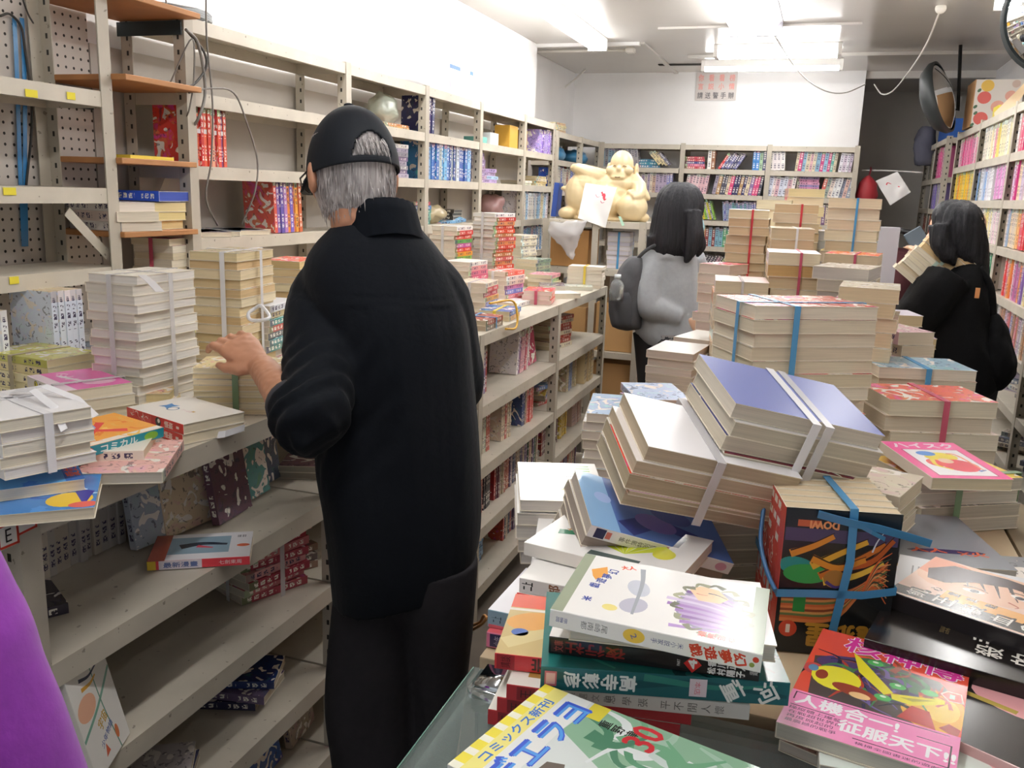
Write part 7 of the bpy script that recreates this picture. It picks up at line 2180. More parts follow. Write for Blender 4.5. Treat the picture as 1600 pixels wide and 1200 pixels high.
def wsl(bm):
    arm_tube(bm, [(*h1(1482, 432, -.10), .072), (*h1(1460, 462, -.12), .070), (*(e4 + Vector((.0, 0, -.012))), .066), (*e4.lerp(w4, .5), .056), (*e4.lerp(w4, .85), .045)])
    arm_tube(bm, [(*h1(1500, 432, .12), .070), (*e5, .064), (*e5.lerp(w5, .8), .045)])


cloth('coat', [sect(404, 1486, 1535, YW, .06), sect(418, 1472, 1544, YW, .10), sect(450, 1458, 1546, YW, .125), sect(490, 1450, 1548, YW, .14), sect(530, 1440, 1552, YW, .15), sect(565, 1446, 1560, YW, .155), sect(595, 1468, 1560, YW, .15), sect(612, 1490, 1548, YW, .135)], wom, BLACKC, wsl, 0.009, folds(0.010, 7, 6, 3.0))
for px, dy in ((1500, -.05), (1520, .10)):
    h0 = h1(px, 590, dy)
    bm = bmesh.new()
    add_tube(bm, smooth_path([h0 - root3, Vector((h0.x, h0.y, .45)) - root3, Vector((h0.x, h0.y, .08)) - root3], 4), lerp_list([.09, .066, .05], 4), 16)
    obj('trouser_leg', mesh_of(bm, 'trouser_leg', True), wom, LEG)
    bm = bmesh.new()
    c = Vector((h0.x, h0.y, 0)) - root3
    add_loft(bm, [(c + Vector((.07, 0, .03)), Vector((0, .03, 0)), Vector((0, 0, .03))), (c + Vector((-.02, 0, .035)), Vector((0, .036, 0)), Vector((0, 0, .035))), (c + Vector((-.14, 0, .02)), Vector((0, .034, 0)), Vector((0, 0, .02)))], 16, power=2.5)
    obj('shoe', mesh_of(bm, 'shoe', True), wom, mat('1c1c1e', 0.6))
sbag = empty('shoulder_bag', h1(1560, 590, -.02))
tag(sbag, 'slouchy black cloth bag hanging at the back of the woman in black', 'bag')
bm = bmesh.new()
L0 = sbag.location
rg = [sect(606, 1530, 1566, YW - .04, .04), sect(590, 1526, 1584, YW - .04, .075), sect(565, 1530, 1588, YW - .04, .085), sect(535, 1538, 1580, YW - .04, .075), sect(505, 1544, 1570, YW - .04, .05), sect(490, 1546, 1560, YW - .04, .025)]
add_loft(bm, [(c - L0, u, v) for c, u, v in dense(rg, 3)], 24)
me = remeshed(bm, .009, 2, 'bag')
displace(me, folds(0.010, 12, 10, 8))
obj('bag_body', me, sbag, BLACKC)
tube_obj('shoulder_strap', [h1(1552, 500, -.05), h1(1548, 450, -.08), h1(1530, 418, -.08)], .012, BLACKC, sbag)
o = box('orange_tag', *[v for a in zip(h1(1526, 466, -.17) - Vector((.007, .002, 0)), h1(1526, 466, -.17) + Vector((.007, .002, .034))) for v in a], mat('d8935a', 0.5), None, 0.0015)
tag(o, 'small orange tag hanging on the black coat', 'tag')
# what she holds: two tied bundles tilted against her chest
hb = h1(1437, 440, -.03)
for bi, (n, off, c_, t_, lab) in enumerate(((6, -.02, ['=d8ccb0', '=e8e0d0'], .017, 'the pale bundle held lowest by the woman in black'), (3, .083, ['=cfae80', '=d8b888'], .024, 'the tan bundle held highest by the woman in black'))):
    Rm = Matrix.Rotation(R_(38), 4, 'Y')
    q = hb + (Rm.to_3x3() @ Vector((-.01 + .012 * bi, 0, off)))
    stack(lab, None, q.z, n, 0.115, 0.175, t_, -92, c_, ['e0d4bc'] if bi == 0 else ['d2b48a'], [('x', 0.0, 'pale')], centre=(q.x, q.y), tilt=(0, 38), noun='book', name='novel', jig=.004)

# ---------------------------------------------------------------- laughing statue on the rack
IV = mat('d9c59c', 0.32, noise_amt=0.06, nscale=14, name='ivory_statue', coat=0.2)
SY = 5.09
s0 = aty(948, 345, SY)
st = empty('laughing_statue', (s0.x, SY, 1.357))
tag(st, 'cream statue of a laughing seated figure with sacks on the slotted rack', 'statue')
SC = 1380.0 / (s0 - CAM).dot(FWD)


def sp_(px, py, dy=0.0):
    return Vector(((px - 948) / SC * 1.03, dy, (346 - py) / SC * 1.02))


bm = bmesh.new()
for px, py, dy, r_ in ((952, 306, .01, (.150, .105, .125)), (944, 318, -.03, (.125, .10, .105)), (962, 291, .0, (.150, .085, .065)), (967, 262, -.01, (.066, .070, .075)), (966, 278, -.025, (.072, .066, .052)), (918, 296, -.01, (.10, .075, .10)),
                       (947, 272, .0, (.012, .025, .045)), (989, 272, .0, (.012, .025, .045)), (967, 270, -.085, (.014, .014, .016)), (953, 272, -.066, (.026, .02, .024)), (981, 272, -.066, (.026, .02, .024)),
                       (966, 282, -.080, (.040, .014, .012)), (904, 310, -.01, (.085, .085, .125)), (890, 337, -.06, (.055, .06, .035)), (897, 270, -.03, (.030, .03, .026)), (989, 325, -.07, (.088, .075, .078)), (988, 304, -.09, (.026, .024, .018)),
                       (1004, 340, -.03, (.035, .05, .025)), (946, 344, .0, (.235, .115, .022)), (925, 338, -.07, (.07, .05, .035)), (953, 300, -.085, (.035, .02, .02))):
    add_ell(bm, sp_(px, py, dy), r_, None, 18, 12)
add_tube(bm, smooth_path([sp_(945, 284, -.01), sp_(922, 278, -.03), sp_(903, 271, -.04), sp_(897, 272, -.04)], 4), lerp_list([.05, .045, .032, .026], 4), 12)
add_tube(bm, smooth_path([sp_(984, 286, -.01), sp_(996, 296, -.04), sp_(999, 308, -.09), sp_(990, 311, -.12)], 4), lerp_list([.05, .042, .032, .024], 4), 12)
add_tube(bm, [sp_(1000, 298, -.05), sp_(1008, 308, -.06), sp_(1014, 313, -.06)], [.03, .02, .008], 8)
add_tube(bm, [sp_(898, 300, -.02), sp_(884, 302, -.03), sp_(876, 300, -.03)], [.03, .018, .008], 8)
me = remeshed(bm, 0.0055, 3, 'statue_body')
displace(me, lambda p, n: n * (0.0035 * (1 - 2 * abs(noise.noise(p * 11)))) * (1 if p.z < .22 else .15))
obj('statue_body', me, st, IV)
bm = bmesh.new()
for sg in (-1, 1):
    c = sp_(967 + sg * 7, 266, -.0745)
    add_tube(bm, [c + Vector((-.014, .004, -.002)), c + Vector((0, -.003, .003)), c + Vector((.014, .004, -.002))], [.0012, .0025, .0012], 6)
c = sp_(966, 281.5, -.0925)
add_tube(bm, [c + Vector((-.026, .012, .008)), c + Vector((-.012, .002, -.002)), c + Vector((.012, .002, -.002)), c + Vector((.026, .012, .008))], [.0015, .004, .004, .0015], 6)
obj('face_lines', mesh_of(bm), st, mat('6a4a30', 0.6))
# the white sheet hanging from it


def sheet(name, lab, cat, corners, m, bulge=0.012, nu=10, nv=12, decos=(), seed=0):
    """corners: top-left, top-right, bottom-right, bottom-left in space; a slightly wavy sheet."""
    A, B, C_, D_ = [Vector(c) for c in corners]
    nrm = (B - A).cross(D_ - A).normalized()
    if nrm.dot(CAM - A) < 0:
        nrm = -nrm

    def F(u, v, off=0.0):
        p = A.lerp(B, u).lerp(D_.lerp(C_, u), v)
        return p + nrm * (bulge * (noise.noise(Vector((u * 2.2 + seed, v * 2.6, 3))) + .35 * math.sin(v * 3.1)) + off) - A
    bm = bmesh.new()
    g_ = [[bm.verts.new(F(i / nu, j / nv)) for i in range(nu + 1)] for j in range(nv + 1)]
    for j in range(nv):
        for i in range(nu):
            f = bm.faces.new((g_[j][i], g_[j + 1][i], g_[j + 1][i + 1], g_[j][i + 1]))
            f.smooth = True
    mats = [m]
    for pts, c in decos:
        if c not in mats:
            mats.append(c)
        try:
            f = bm.faces.new([bm.verts.new(F(x, y, 0.0008)) for x, y in pts])
            f.material_index = mats.index(c)
        except ValueError:
            pass
    o = obj(name, mesh_of(bm, name), None, mats, loc=A)
    tag(o, lab, cat)
    return o


REDI = mat('d84a5a', 0.6)
WPAP = mat('f6f5f3', 0.6)
yp_ = 4.885
sheet('paper_sheet', 'white paper sheet with a red scrawl hung on the laughing statue', 'paper', [aty(915, 286, 4.93), aty(964, 293, 4.90), aty(946, 356, yp_), aty(903, 341, yp_)], WPAP, 0.010,
      decos=[(stroke([(.62 + .05 * math.cos(k * 1.7), .20 + .04 * math.sin(k * 2.1)), (.72, .26 + .03 * k), (.66 + .04 * k, .32)], .05, .02), REDI) for k in range(4)] + [(stroke([(.40, .26), (.48, .32), (.56, .30)], .025, .01), mat('e8a0b0', .6)), (stroke([(.62, .40), (.68, .44), (.75, .41)], .025, .01), mat('d88098', .6))])

# rack contents
o = box('cardboard_box', -1.46, -1.235, 4.93, 5.18, 1.092, 1.30, M_CARD, None, 0.003)
tag(o, 'brown cardboard box on the slotted rack under the statue', 'box')
bm = bmesh.new()
add_loft(bm, dense([(Vector((0, 0, .02)), Vector((.11, 0, .01)), Vector((0, .035, 0))), (Vector((-.01, -.01, -.03)), Vector((.10, 0, .0)), Vector((0, .05, 0))), (Vector((.0, -.01, -.08)), Vector((.07, 0, .0)), Vector((0, .045, 0))), (Vector((.02, 0, -.15)), Vector((.03, 0, .0)), Vector((0, .025, 0))), (Vector((.03, 0, -.19)), Vector((.008, 0, .0)), Vector((0, .008, 0)))], 4), 24)
me = mesh_of(bm, 'plastic_bag', True)
displace(me, lambda p, n: n * (0.014 * noise.noise(p * 30) + .007 * noise.noise(p * 75)))
q = aty(888, 352, 4.87)
o = obj('plastic_bag', me, None, mat('e4e2e2', 0.15, alpha=0.5), loc=q)
tag(o, 'crumpled clear plastic bag hanging from the slotted rack', 'bag')
stack('the blue-stringed white stack in the slotted rack', None, 1.092, 8, 0.13, 0.18, 0.025, 4, ['e8e8ee', 'c8b0b8'], ['e4e0e4', 'd8d4dc'], [('x', 0.0, 'blue'), ('y', 0.0, 'blue')], centre=(-1.075, 5.05), noun='book', name='paperback_book')
for i, (x0, x1, z0, z1, lab) in enumerate(((-1.17, -0.93, .622, .90, 'upper cardboard carton in the rack beside the counter end'), (-1.18, -0.94, .282, .55, 'lower cardboard carton in the rack beside the counter end'), (-1.47, -1.23, .622, .86, 'cardboard carton in the left bay of the statue rack'))):
    o = box('cardboard_box', x0, x1, 4.93, 5.2, z0, z1, mat('c49a66', 0.85, noise_amt=0.06, nscale=6), None, 0.003)
    tag(o, lab, 'box')
o = box('blue_binder', -1.53, -1.50, 5.08, 5.30, 1.365, 1.56, mat('2a4a9a', 0.4), None, 0.002)
o.rotation_euler = (0, R_(4), R_(10))
tag(o, 'dark blue binder standing left of the statue', 'binder')
sheet('green_strip', 'thin pale green strip dangling off the rack below the statue', 'strip', [aty(966, 338, 4.88), aty(970, 338, 4.88), aty(976, 352, 4.87), aty(972, 353, 4.87)], mat('a8d0b8', .5), .002, 2, 4)

# ---------------------------------------------------------------- papers, signs
yw = 7.243
GP = mat('cfc8c4', 0.5, alpha=0.95)


def wall_text(lines, px0, px1, py0, py1, y):
    a, b = aty(px0, py0, y), aty(px1, py0, y)
    c, d = aty(px1 - 2, py1, y), aty(px0 - 3, py1, y)
    bm = bmesh.new()
    A = a
    W_, H_ = (b - a).length, (a - d).length
    add_box(bm, 0, W_, -.001, 0.0, -H_, 0, 0)
    mats = [GP]
    for (txt, vy, hh, c_, n) in lines:
        m_ = mat(c_, .6)
        if m_ not in mats:
            mats.append(m_)
        for i, ch in enumerate(txt):
            if ch == ' ':
                continue
            add_text(bm, ch, lambda x, y_: Vector((x, -.0016, y_)), W_ * (.12 + .76 * i / max(1, len(txt) - 1)), -H_ * vy, W_ * .13, H_ * hh, 0, mats.index(m_), .0012)
    bmesh.ops.recalc_face_normals(bm, faces=bm.faces[:])
    o = obj('paper_sign', mesh_of(bm), None, mats, loc=A)
    tag(o, 'paper sign with red and black handwritten characters on the back wall', 'sign')


wall_text([('你看看榜', .20, .24, 'dd9890', 4), ('言説小情', .50, .22, 'dd9890', 4), ('請送警手辦', .82, .22, '6a6668', 5)], 1089, 1153, 113, 157, yw)
a_, b_ = aty(1347, 266, 7.15), aty(1442, 270, 7.1)
tube_obj('white_rod', [a_, (a_ + b_) / 2 + Vector((0, 0, .004)), b_], .006, mat('d8d8d4', .3))
tag(S.objects['white_rod'], 'thin white rod across the dark corridor opening', 'rod')
sheet('paper_sheet', 'white paper with faint red marks hung from the rod in the corridor', 'paper', [aty(1368, 283, 7.08), aty(1402, 268, 7.08), aty(1423, 300, 7.05), aty(1391, 321, 7.05)], WPAP, .02,
      decos=[(stroke([(.3, .3), (.4, .25), (.5, .35)], .05, .02), REDI), (stroke([(.68, .55), (.74, .6)], .05, .03), REDI)], seed=5)

# ---------------------------------------------------------------- convex mirrors
MIR = mat('f2f4f4', 0.02, metal=1.0, name='mirror_face')
RIM = mat('2f3435', 0.5)


def mirror(lab, c, nrm, R0, depth=0.07, rod=None):
    root = empty('convex_mirror', c)
    tag(root, lab, 'mirror')
    nrm = Vector(nrm).normalized()
    u = nrm.orthogonal().normalized()
    v = nrm.cross(u)
    bm = bmesh.new()
    add_loft(bm, [(nrm * (depth * (1 - k * k)), u * R0 * k, v * R0 * k) for k in (.02, .15, .3, .45, .6, .72, .83, .92, .98)], 48, cap=True)
    obj('mirror_face', mesh_of(bm, 'mirror_face', True), root, MIR)
    bm = bmesh.new()
    add_loft(bm, [(nrm * .012, u * R0 * .97, v * R0 * .97), (nrm * .010, u * R0 * 1.04, v * R0 * 1.04), (nrm * -.02, u * R0 * 1.04, v * R0 * 1.04), (nrm * -.07, u * R0 * .86, v * R0 * .86), (nrm * -.10, u * R0 * .45, v * R0 * .45), (nrm * -.105, u * R0 * .02, v * R0 * .02)], 48, cap=False)
    bmesh.ops.reverse_faces(bm, faces=bm.faces[:])
    obj('mirror_rim', mesh_of(bm, 'mirror_rim', True), root, RIM)
    if rod:
        tube_obj('hanging_rod', [p for p in rod], .011, mat('1c1c1c', 0.4), root, 8, 0)
    return root


mc_ = aty(1472, 152, 6.05)
top_ = aty(1498, 92, 6.18)
mirror('round convex mirror on a black rod above the right bookcase', mc_, (.88, -.34, .30), 0.205, 0.06, [mc_ - Vector((.88, -.34, .30)).normalized() * .10, aty(1497, 172, 6.18), Vector((top_.x, top_.y, ZC))])
mc_ = aty(1664, 22, 4.0)
mirror('big convex mirror cut by the upper right corner', mc_, (-.45, -.86, -.25), 0.215, 0.07, [mc_ + Vector((.05, .1, .02)), mc_ + Vector((.08, .16, .05)), Vector((mc_.x + .08, mc_.y + .16, ZC))])

# ---------------------------------------------------------------- on top of and around the right case
p = aty(1503, 205, 6.05)
fb = empty('fruit_carton', (0.905, 6.0, 1.957))
tag(fb, 'white carton printed with red and yellow fruit on top of the right bookcase', 'box')
x0, x1, zt_ = -.15, .10, .26
bm = bmesh.new()
add_box(bm, x0, x1, -.11, .20, 0, zt_)
obj('carton', mesh_of(bm), fb, mat('b98d62', .8))
bm = bmesh.new()
F = lambda x, z: Vector((x, -.1102, z))
add_poly(bm, rect(x0 + .004, x1, .0, zt_), F, 0)
F2_ = lambda x, z: Vector((x, -.1106, z))
F3_ = lambda x, z: Vector((x, -.1110, z))
for (x, z, r_, mi_) in ((-.085, .225, .034, 1), (-.095, .16, .036, 2), (-.02, .11, .036, 3), (-.10, .045, .038, 2), (.04, .17, .030, 3), (.06, .235, .022, 4)):
    add_poly(bm, ell(x, z, r_, r_ * .95), F2_, mi_)
for (x, z) in ((-.125, .20), (-.135, .11), (-.13, .075), (-.14, .01)):
    add_poly(bm, ell(x, z, .012, .008, .8), F3_, 5)
obj('printed_front', mesh_of(bm), fb, [mat('d9d2cb', .5), mat('dcb350', .5), mat('cf5f58', .5), mat('dda292', .5), mat('c8b0a4', .5), mat('4a6a50', .5)])
sheet('cream_board', 'long cream card strip leaning across the top of the right case', 'card', [aty(1600, 130, 4.62), aty(1616, 122, 4.62), aty(1558, 208, 5.05), aty(1553, 176, 5.05)], mat('e9d3b4', .6), .003, 4, 4)
o = box('yellow_pack', .80, .90, 5.30, 5.45, 1.957, 2.02, mat('dcc840', .4), None, .003)
tag(o, 'small yellow and white pack on top of the right case', 'pack')
o = box('blue_crate', .76, 1.0, 6.9, 7.5, 1.957, 2.09, mat('2f5fae', .4), None, .006)
tag(o, 'blue plastic crate on top of the farthest right case', 'crate')
bm = bmesh.new()
add_loft(bm, dense([(Vector((0, 0, .36)), Vector((.06, 0, 0)), Vector((0, .06, 0))), (Vector((-.02, 0, .2)), Vector((.10, 0, 0)), Vector((0, .09, 0))), (Vector((0, 0, .0)), Vector((.09, 0, 0)), Vector((0, .09, 0)))], 4), 20)
me = mesh_of(bm, 'cloth', True)
displace(me, folds(.02, 12, 8, 3))
o = obj('cloth_bundle', me, None, mat('5a5a68', .9), loc=(.70, 7.62, 1.80))
o.scale = (.8, .8, .8)
tag(o, 'dim grey cloth bundle hanging at the end of the farthest right case', 'cloth')
bm = bmesh.new()
add_ell(bm, (0, 0, .12), (.07, .06, .14))
me = mesh_of(bm, 'bag', True)
displace(me, folds(.012, 14, 9, 6))
o = obj('red_bag', me, None, mat('a02830', .6), loc=(.29, 7.05, 1.44))
tag(o, 'red cloth bag hanging beside the back bookcase in the corridor mouth', 'bag')
tube_obj('bag_handle', [Vector((.29, 7.05, 1.69)), Vector((.30, 7.10, 1.74)), Vector((.30, 7.13, 1.76))], .006, mat('7a2028', .6), o)
# dark furniture in the corridor: a chair and a leaning board
ch = empty('office_chair', (.40, 5.55, 0))
tag(ch, 'black chair with a dark red back standing at the corridor mouth', 'chair')
for nm, bx_, m_ in (('backrest', (-.12, .14, -.03, .03, .78, 1.26), mat('4a1d24', .8)), ('seat', (-.17, .19, -.02, .38, .42, .49), mat('4a1d24', .8))):
    bm = bmesh.new()
    add_box(bm, *bx_)
    bmesh.ops.bevel(bm, geom=bm.edges[:], offset=.025, segments=3, affect='EDGES')
    obj(nm, mesh_of(bm, nm, True), ch, m_)
for sx in (-.15, .17):
    for sy in (0, .34):
        bm = bmesh.new()
        add_tube(bm, [(sx, sy, 0), (sx, sy, .44)], .012, 8)
        obj('leg', mesh_of(bm), ch, mat('1a1a1c', .4))
    tube_obj('side_frame', [Vector((.42 + sx, 5.55 + .02, .44)), Vector((.42 + sx * 1.15, 5.52, .8)), Vector((.42 + sx * 1.1, 5.53, 1.28)), Vector((.42, 5.54, 1.36))], .016, mat('1a1a1c', .4), ch)
bm = bmesh.new()
add_box(bm, -.05, .05, -.012, .012, -.20, .20)
bmesh.ops.bevel(bm, geom=bm.edges[:], offset=.004, segments=1, affect='EDGES')
tr = obj('folding_tray', mesh_of(bm), ch, mat('5f6a74', .4), loc=(.20, -.06, 1.20))
tr.rotation_euler = (0, R_(-36), 0)
o = box('pale_panel', .20, .34, 4.40, 4.43, 0.0, 1.40, mat('b4b4bc', .6), None, .004)
tag(o, 'pale grey panel standing behind the colourful striped stack', 'panel')

# ---------------------------------------------------------------- wires and cords
WG = mat('77726c', 0.6)
WW = mat('dcdad4', 0.6)
WK = mat('35322f', 0.6)
xw = UX + 0.02


def wire(lab, pts, r_=.0028, m_=WG, name='cable'):
    o = tube_obj(name, pts, r_, m_)
    tag(o, lab, 'cable')
    return o


wire('grey cable hanging straight down before the second upright', [atx(322, -40, xw), atx(323, 60, xw), atx(332, 160, xw), atx(330, 250, xw), atx(322, 310, xw - .01), atx(340, 352, xw - .05)], .0026)
wire('grey cable drooping in an arc across the top shelf', [atx(295, 145, xw), atx(330, 138, xw), atx(365, 145, xw), atx(385, 190, xw), atx(402, 250, xw), atx(398, 300, xw), atx(378, 350, xw - .04)], .0026)
wire('dark cable loop at the second upright, inner one', [atx(292, 48, xw), atx(318, 80, xw), atx(322, 105, xw), atx(305, 130, xw), atx(290, 137, xw)], .0034, WK)
wire('grey cable bunch bending past the second upright', [atx(290, 46, xw + .004), atx(308, 65, xw + .004), atx(318, 110, xw), atx(320, 150, xw), atx(310, 185, xw), atx(295, 205, xw - .05)], .004)
wire('thin grey cable loop over the wooden boards', [atx(262, 135, xw - .05), atx(268, 125, xw - .03), atx(300, 60, xw + .004), atx(303, 120, xw), atx(297, 165, xw), atx(292, 182, xw - .02)], .0022)
wire('thin dark wire hanging by the left upright', [atx(36, 0, UX + .01), atx(44, 22, UX - .05), atx(52, 36, UX - .12)], .002, WK)
wire('wire rising from the cable coil to the ceiling', [atx(236, 20, xw - .06), atx(233, 5, xw - .06), atx(240, -60, xw - .06)], .002)
wire('second wire rising from the cable coil to the ceiling', [atx(275, 32, xw - .05), atx(262, 14, xw - .05), atx(250, -60, xw - .05)], .002)
bm = bmesh.new()
cc_ = Vector((-1.74, 2.14, 1.936))
P = []
for k in range(110):
    a = 6.2832 * k / 16
    P.append(Vector((.075 * math.cos(a), .125 * math.sin(a) * (1 + .05 * math.sin(k)), .002 + .0032 * (k // 16) + .003 * noise.noise(Vector((k * .3, 0, 0))))))
add_tube(bm, P, .003, 6)
o = obj('cable_coil', mesh_of(bm), None, mat('8a8e90', .5), loc=cc_)
tag(o, 'coil of grey cable lying on top of the upper shelves', 'cable')
# blue ribbons on the pegboard
for i, (xa, lab) in enumerate(((22, 'left one of two blue ribbons hanging on the pegboard'), (34, 'right one of two blue ribbons hanging on the pegboard'))):
    ribbon([atx(xa, 28, -1.862), atx(xa + 3, 80, -1.86), atx(xa + 6 - i, 160, -1.862), atx(xa + 9 - 4 * i, 260, -1.861), atx(xa + 15 - 8 * i, 385, -1.862)], (0, 1, 0), .012, mat('3a86c0', .3), 'blue_ribbon', lab)
wire('black cable looped over the blue ribbons on the pegboard', [atx(0, 25, -1.855), atx(15, 22, -1.855), atx(32, 40, -1.855), atx(38, 70, -1.855), atx(50, 180, -1.857), atx(40, 300, -1.858)], .003, WK)
# ceiling cords
yc = 5.6
ball = empty('white_sensor', aty(1470, 13, 5.0))
tag(ball, 'small white round sensor hanging from the ceiling', 'sensor')
bm = bmesh.new()
add_ell(bm, (0, 0, 0), (.026, .026, .026))
obj('sensor_ball', mesh_of(bm), ball, mat('e6e2d8', .4))
bl = ball.location
tube_obj('stem', [bl + Vector((0, 0, .02)), Vector((bl.x, bl.y, ZC - .001))], .004, mat('a8a49c', .5), ball, 6, 0)
wire('sagging white cord from the middle light toward the corridor', [Vector((-.36, 5.27, 2.40)), aty(1232, 90, 5.9), aty(1258, 122, 6.1), aty(1290, 142, 6.3), aty(1320, 145, 6.6), aty(1352, 132, 7.0)], .004, WW)
wire('sagging white cord from the round sensor to the corridor', [bl, aty(1447, 70, 5.4), aty(1418, 115, 6.0), aty(1395, 142, 6.5), aty(1378, 147, 6.8), aty(1366, 132, 7.1)], .0045, WW)
wire('white cable slanting down the back left corner', [aty(930, 90, 7.0), aty(905, 118, 7.0), aty(870, 145, 6.9), aty(835, 162, 6.4), aty(795, 168, 5.9)], .007, WW)
wire('thin dark wire down the corner of the left wall', [aty(836, 108, 5.86), aty(830, 145, 5.86), aty(820, 180, 5.87)], .003, WK)
q = Vector((-1.30, 6.05, ZC - .035))
jb = empty('junction_box', q)
tag(jb, 'white junction box on the ceiling at the end of the left light', 'fixture')
bm = bmesh.new()
add_box(bm, -.03, .03, -.03, .03, 0, .034)
bmesh.ops.bevel(bm, geom=bm.edges[:], offset=.006, segments=2, affect='EDGES')
obj('box_body', mesh_of(bm), jb, mat('e4e0d8', .4))
tube_obj('conduit', [q + Vector((-.03, 0, .02)), q + Vector((-.3, 0, .02)), q + Vector((-.66, -.02, .02))], .009, mat('e4e0d8', .4), jb, 8, 0)

# ---------------------------------------------------------------- odds and ends on the upper shelves
pk = box('wrapped_pack', -1.80, -1.68, 3.93, 4.22, 1.927, 2.07, mat('f4f4f8', .35), None, .012)
tag(pk, 'white plastic-wrapped pack with a blue top stripe on the upper shelves', 'pack')
bm = bmesh.new()
for i, (ya, yb, za, zb, mi_) in enumerate(((-.145, .145, .118, .136, 0), (-.14, -.06, .03, .075, 1), (-.02, .10, .120, .134, 2))):
    add_poly(bm, [(ya, za), (yb, za), (yb, zb), (ya, zb)], lambda y, z: Vector((.0606 + .0003 * i, y, z)), mi_)
obj('pack_print', mesh_of(bm), pk, [mat('3a6ab0', .4), mat('c0b8d8', .4), mat('e8ecf4', .4)])
for i, (y, z, sx, c, lab) in enumerate(((4.36, 1.737, .05, '6ab0a8', 'teal and white packet lying on the top bay beside the blue boxes'), (4.52, 1.737, .06, 'f0f0f4', 'white box with blue squares on the top bay'), (4.83, 1.737, .07, 'c89a3a', 'ochre box at the end of the top bay'), (5.02, 1.737, .05, 'b08a3a', 'brown-yellow box beside the lilac-spined row'))):
    o = box('small_box', -1.76, -1.67, y - sx, y + sx, z, z + (.03, .06, .12, .11)[i], mat(c, .4), None, .003)
    tag(o, lab, 'box')
for i, (y, z, sc, c, lab) in enumerate(((3.88, 1.341, (.07, .13, .04), 'cfc09a', 'cream crumpled plastic bag on the low upper shelf'), (4.75, 1.341, (.06, .10, .07), 'b08a88', 'dim pinkish bag hanging behind the tall red-spined stack'), (3.42, 1.737, (.05, .09, .07), 'c8d0c0', 'clear bag with a green rim in the top bay behind the cap'))):
    bm = bmesh.new()
    add_ell(bm, (0, 0, sc[2]), sc, None, 24, 16)
    me = mesh_of(bm, 'bag', True)
    displace(me, lambda p, n: n * .022 * noise.noise(p * 24 + Vector((i, 0, 0))))
    o = obj('plastic_bag', me, None, mat(c, .25, alpha=.85), loc=(-1.76, y, z + .003))
    tag(o, lab, 'bag')
# loose ribbon ends
ribbon([at(222, 430, 1.3285), at(236, 441, 1.330), at(250, 456, 1.326)], (.6, .6, 0), .016, STR['white'], 'strap_end', 'white strap ends lying over the tall untidy white stack')
o = tube_obj('ribbon_loop', [aty(398, 482, 1.62), aty(388, 490, 1.60), aty(392, 500, 1.59), aty(412, 500, 1.58), aty(421, 494, 1.60), aty(408, 478, 1.62), aty(398, 482, 1.62)], .004, STR['white'])
tag(o, 'white ribbon loop on the bagged teal-spined stack', 'ribbon')
p = at(20, 612, 1.185)
for i, (dx, dy, lab) in enumerate(((.10, .02, 'white ribbon tail of the left-edge stack, upper one'), (.115, -.035, 'white ribbon tail of the left-edge stack, lower one'))):
    ribbon([p, p + Vector((dx * .5, dy * .5, .012)), p + Vector((dx, dy, -.004)), p + Vector((dx * 1.25, dy * 1.4, -.03))], (0, 1, .2), .012, STR['white'], 'strap_end', lab)
ribbon([at(326, 682, 1.048), at(352, 678, 1.052), at(382, 668, 1.056)], (0, .3, 1), .012, STR['white'], 'strap_end', 'scrap of white strap at the counter edge before the man')
o = tube_obj('orange_twine', [aty(736, 978, 1.60), aty(750, 972, 1.56), aty(756, 962, 1.52), aty(760, 966, 1.5), aty(752, 976, 1.52), aty(738, 984, 1.56)], .003, mat('b07a44', .7))
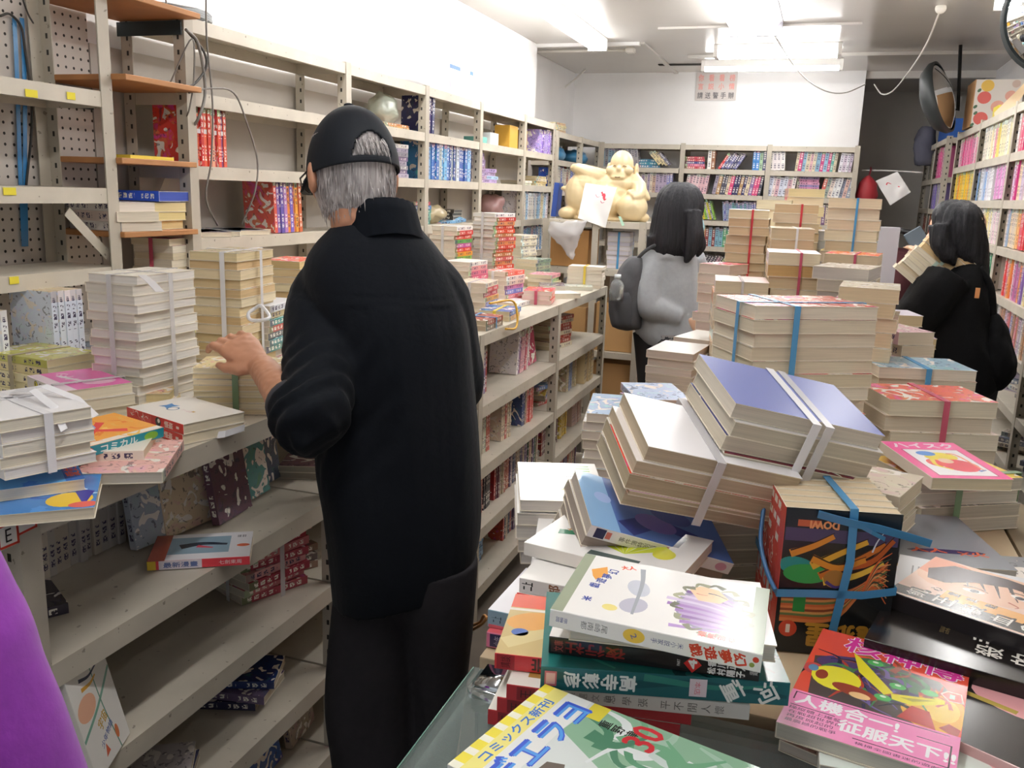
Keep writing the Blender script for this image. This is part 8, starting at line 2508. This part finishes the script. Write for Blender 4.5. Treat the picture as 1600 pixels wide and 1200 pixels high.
tag(o, 'loop of orange-brown twine hanging by the counter foot', 'twine')
yl = tube_obj('yellow_ribbon', [atx(765, 474, -1.02), atx(800, 470, -1.0), atx(808, 490, -.985), atx(806, 512, -.98), atx(790, 514, -.985)], .004, mat('e0b040', .3))
tag(yl, 'yellow ribbon end curling over the counter edge past the man', 'ribbon')

# ---------------------------------------------------------------- lower left: purple cloth; floor litter
bm = bmesh.new()
rg = []
for py, xr in ((820, -75), (900, -36), (955, -6), (1000, 12), (1050, 30), (1100, 48), (1160, 66), (1230, 88), (1330, 112)):
    pr = aty(xr, py, .40)
    pl = aty(xr - 330, py, .40)
    c = (pr + pl) / 2
    rg.append((c, Vector(((pr - pl).length / 2, 0, 0)), Vector((0, .06, 0))))
add_loft(bm, dense(rg, 4), 32, power=2.6)
me = mesh_of(bm, 'cloth', True)
displace(me, folds(.003, 14, 6, 2))
o = obj('purple_coat', me, None, mat('8a2ba4', .85, noise_amt=.08, nscale=80, bump=.15, sheen=.2))
tag(o, 'bright purple cloth of a coat at the lower left corner', 'coat')
for i, (x, y, c, lab) in enumerate(((-.72, 3.05, 'c8c0b4', 'pale crumpled bag on the aisle floor, nearest the counter foot'), (-.80, 3.45, 'd8d0c8', 'white crumpled bag on the aisle floor beyond the nearest one'), (-.68, 3.75, 'b0a088', 'brownish crumpled bag on the aisle floor'), (-.86, 4.05, 'c8b090', 'tan crumpled bag by the far counter foot'))):
    bm = bmesh.new()
    add_ell(bm, (0, 0, .07), (.11, .13, .075), None, 24, 16)
    me = mesh_of(bm, 'bag', True)
    displace(me, lambda p, n: n * .035 * noise.noise(p * 14 + Vector((i * 3, 0, 0))))
    for v in me.vertices:
        v.co.z = max(v.co.z, 0.001)
    o = obj('plastic_bag', me, None, mat(c, .4), loc=(x, y, 0))
    tag(o, lab, 'bag')
stack('the fallen comics on the aisle floor', None, .001, 4, .12, .175, .018, 40, ['d8c04a', 'c05a5a', 'e0d8cc'], 'c8bca8', noun='comic', name='shelf_comic', centre=(-.66, 3.35), ja=25, jig=.03)
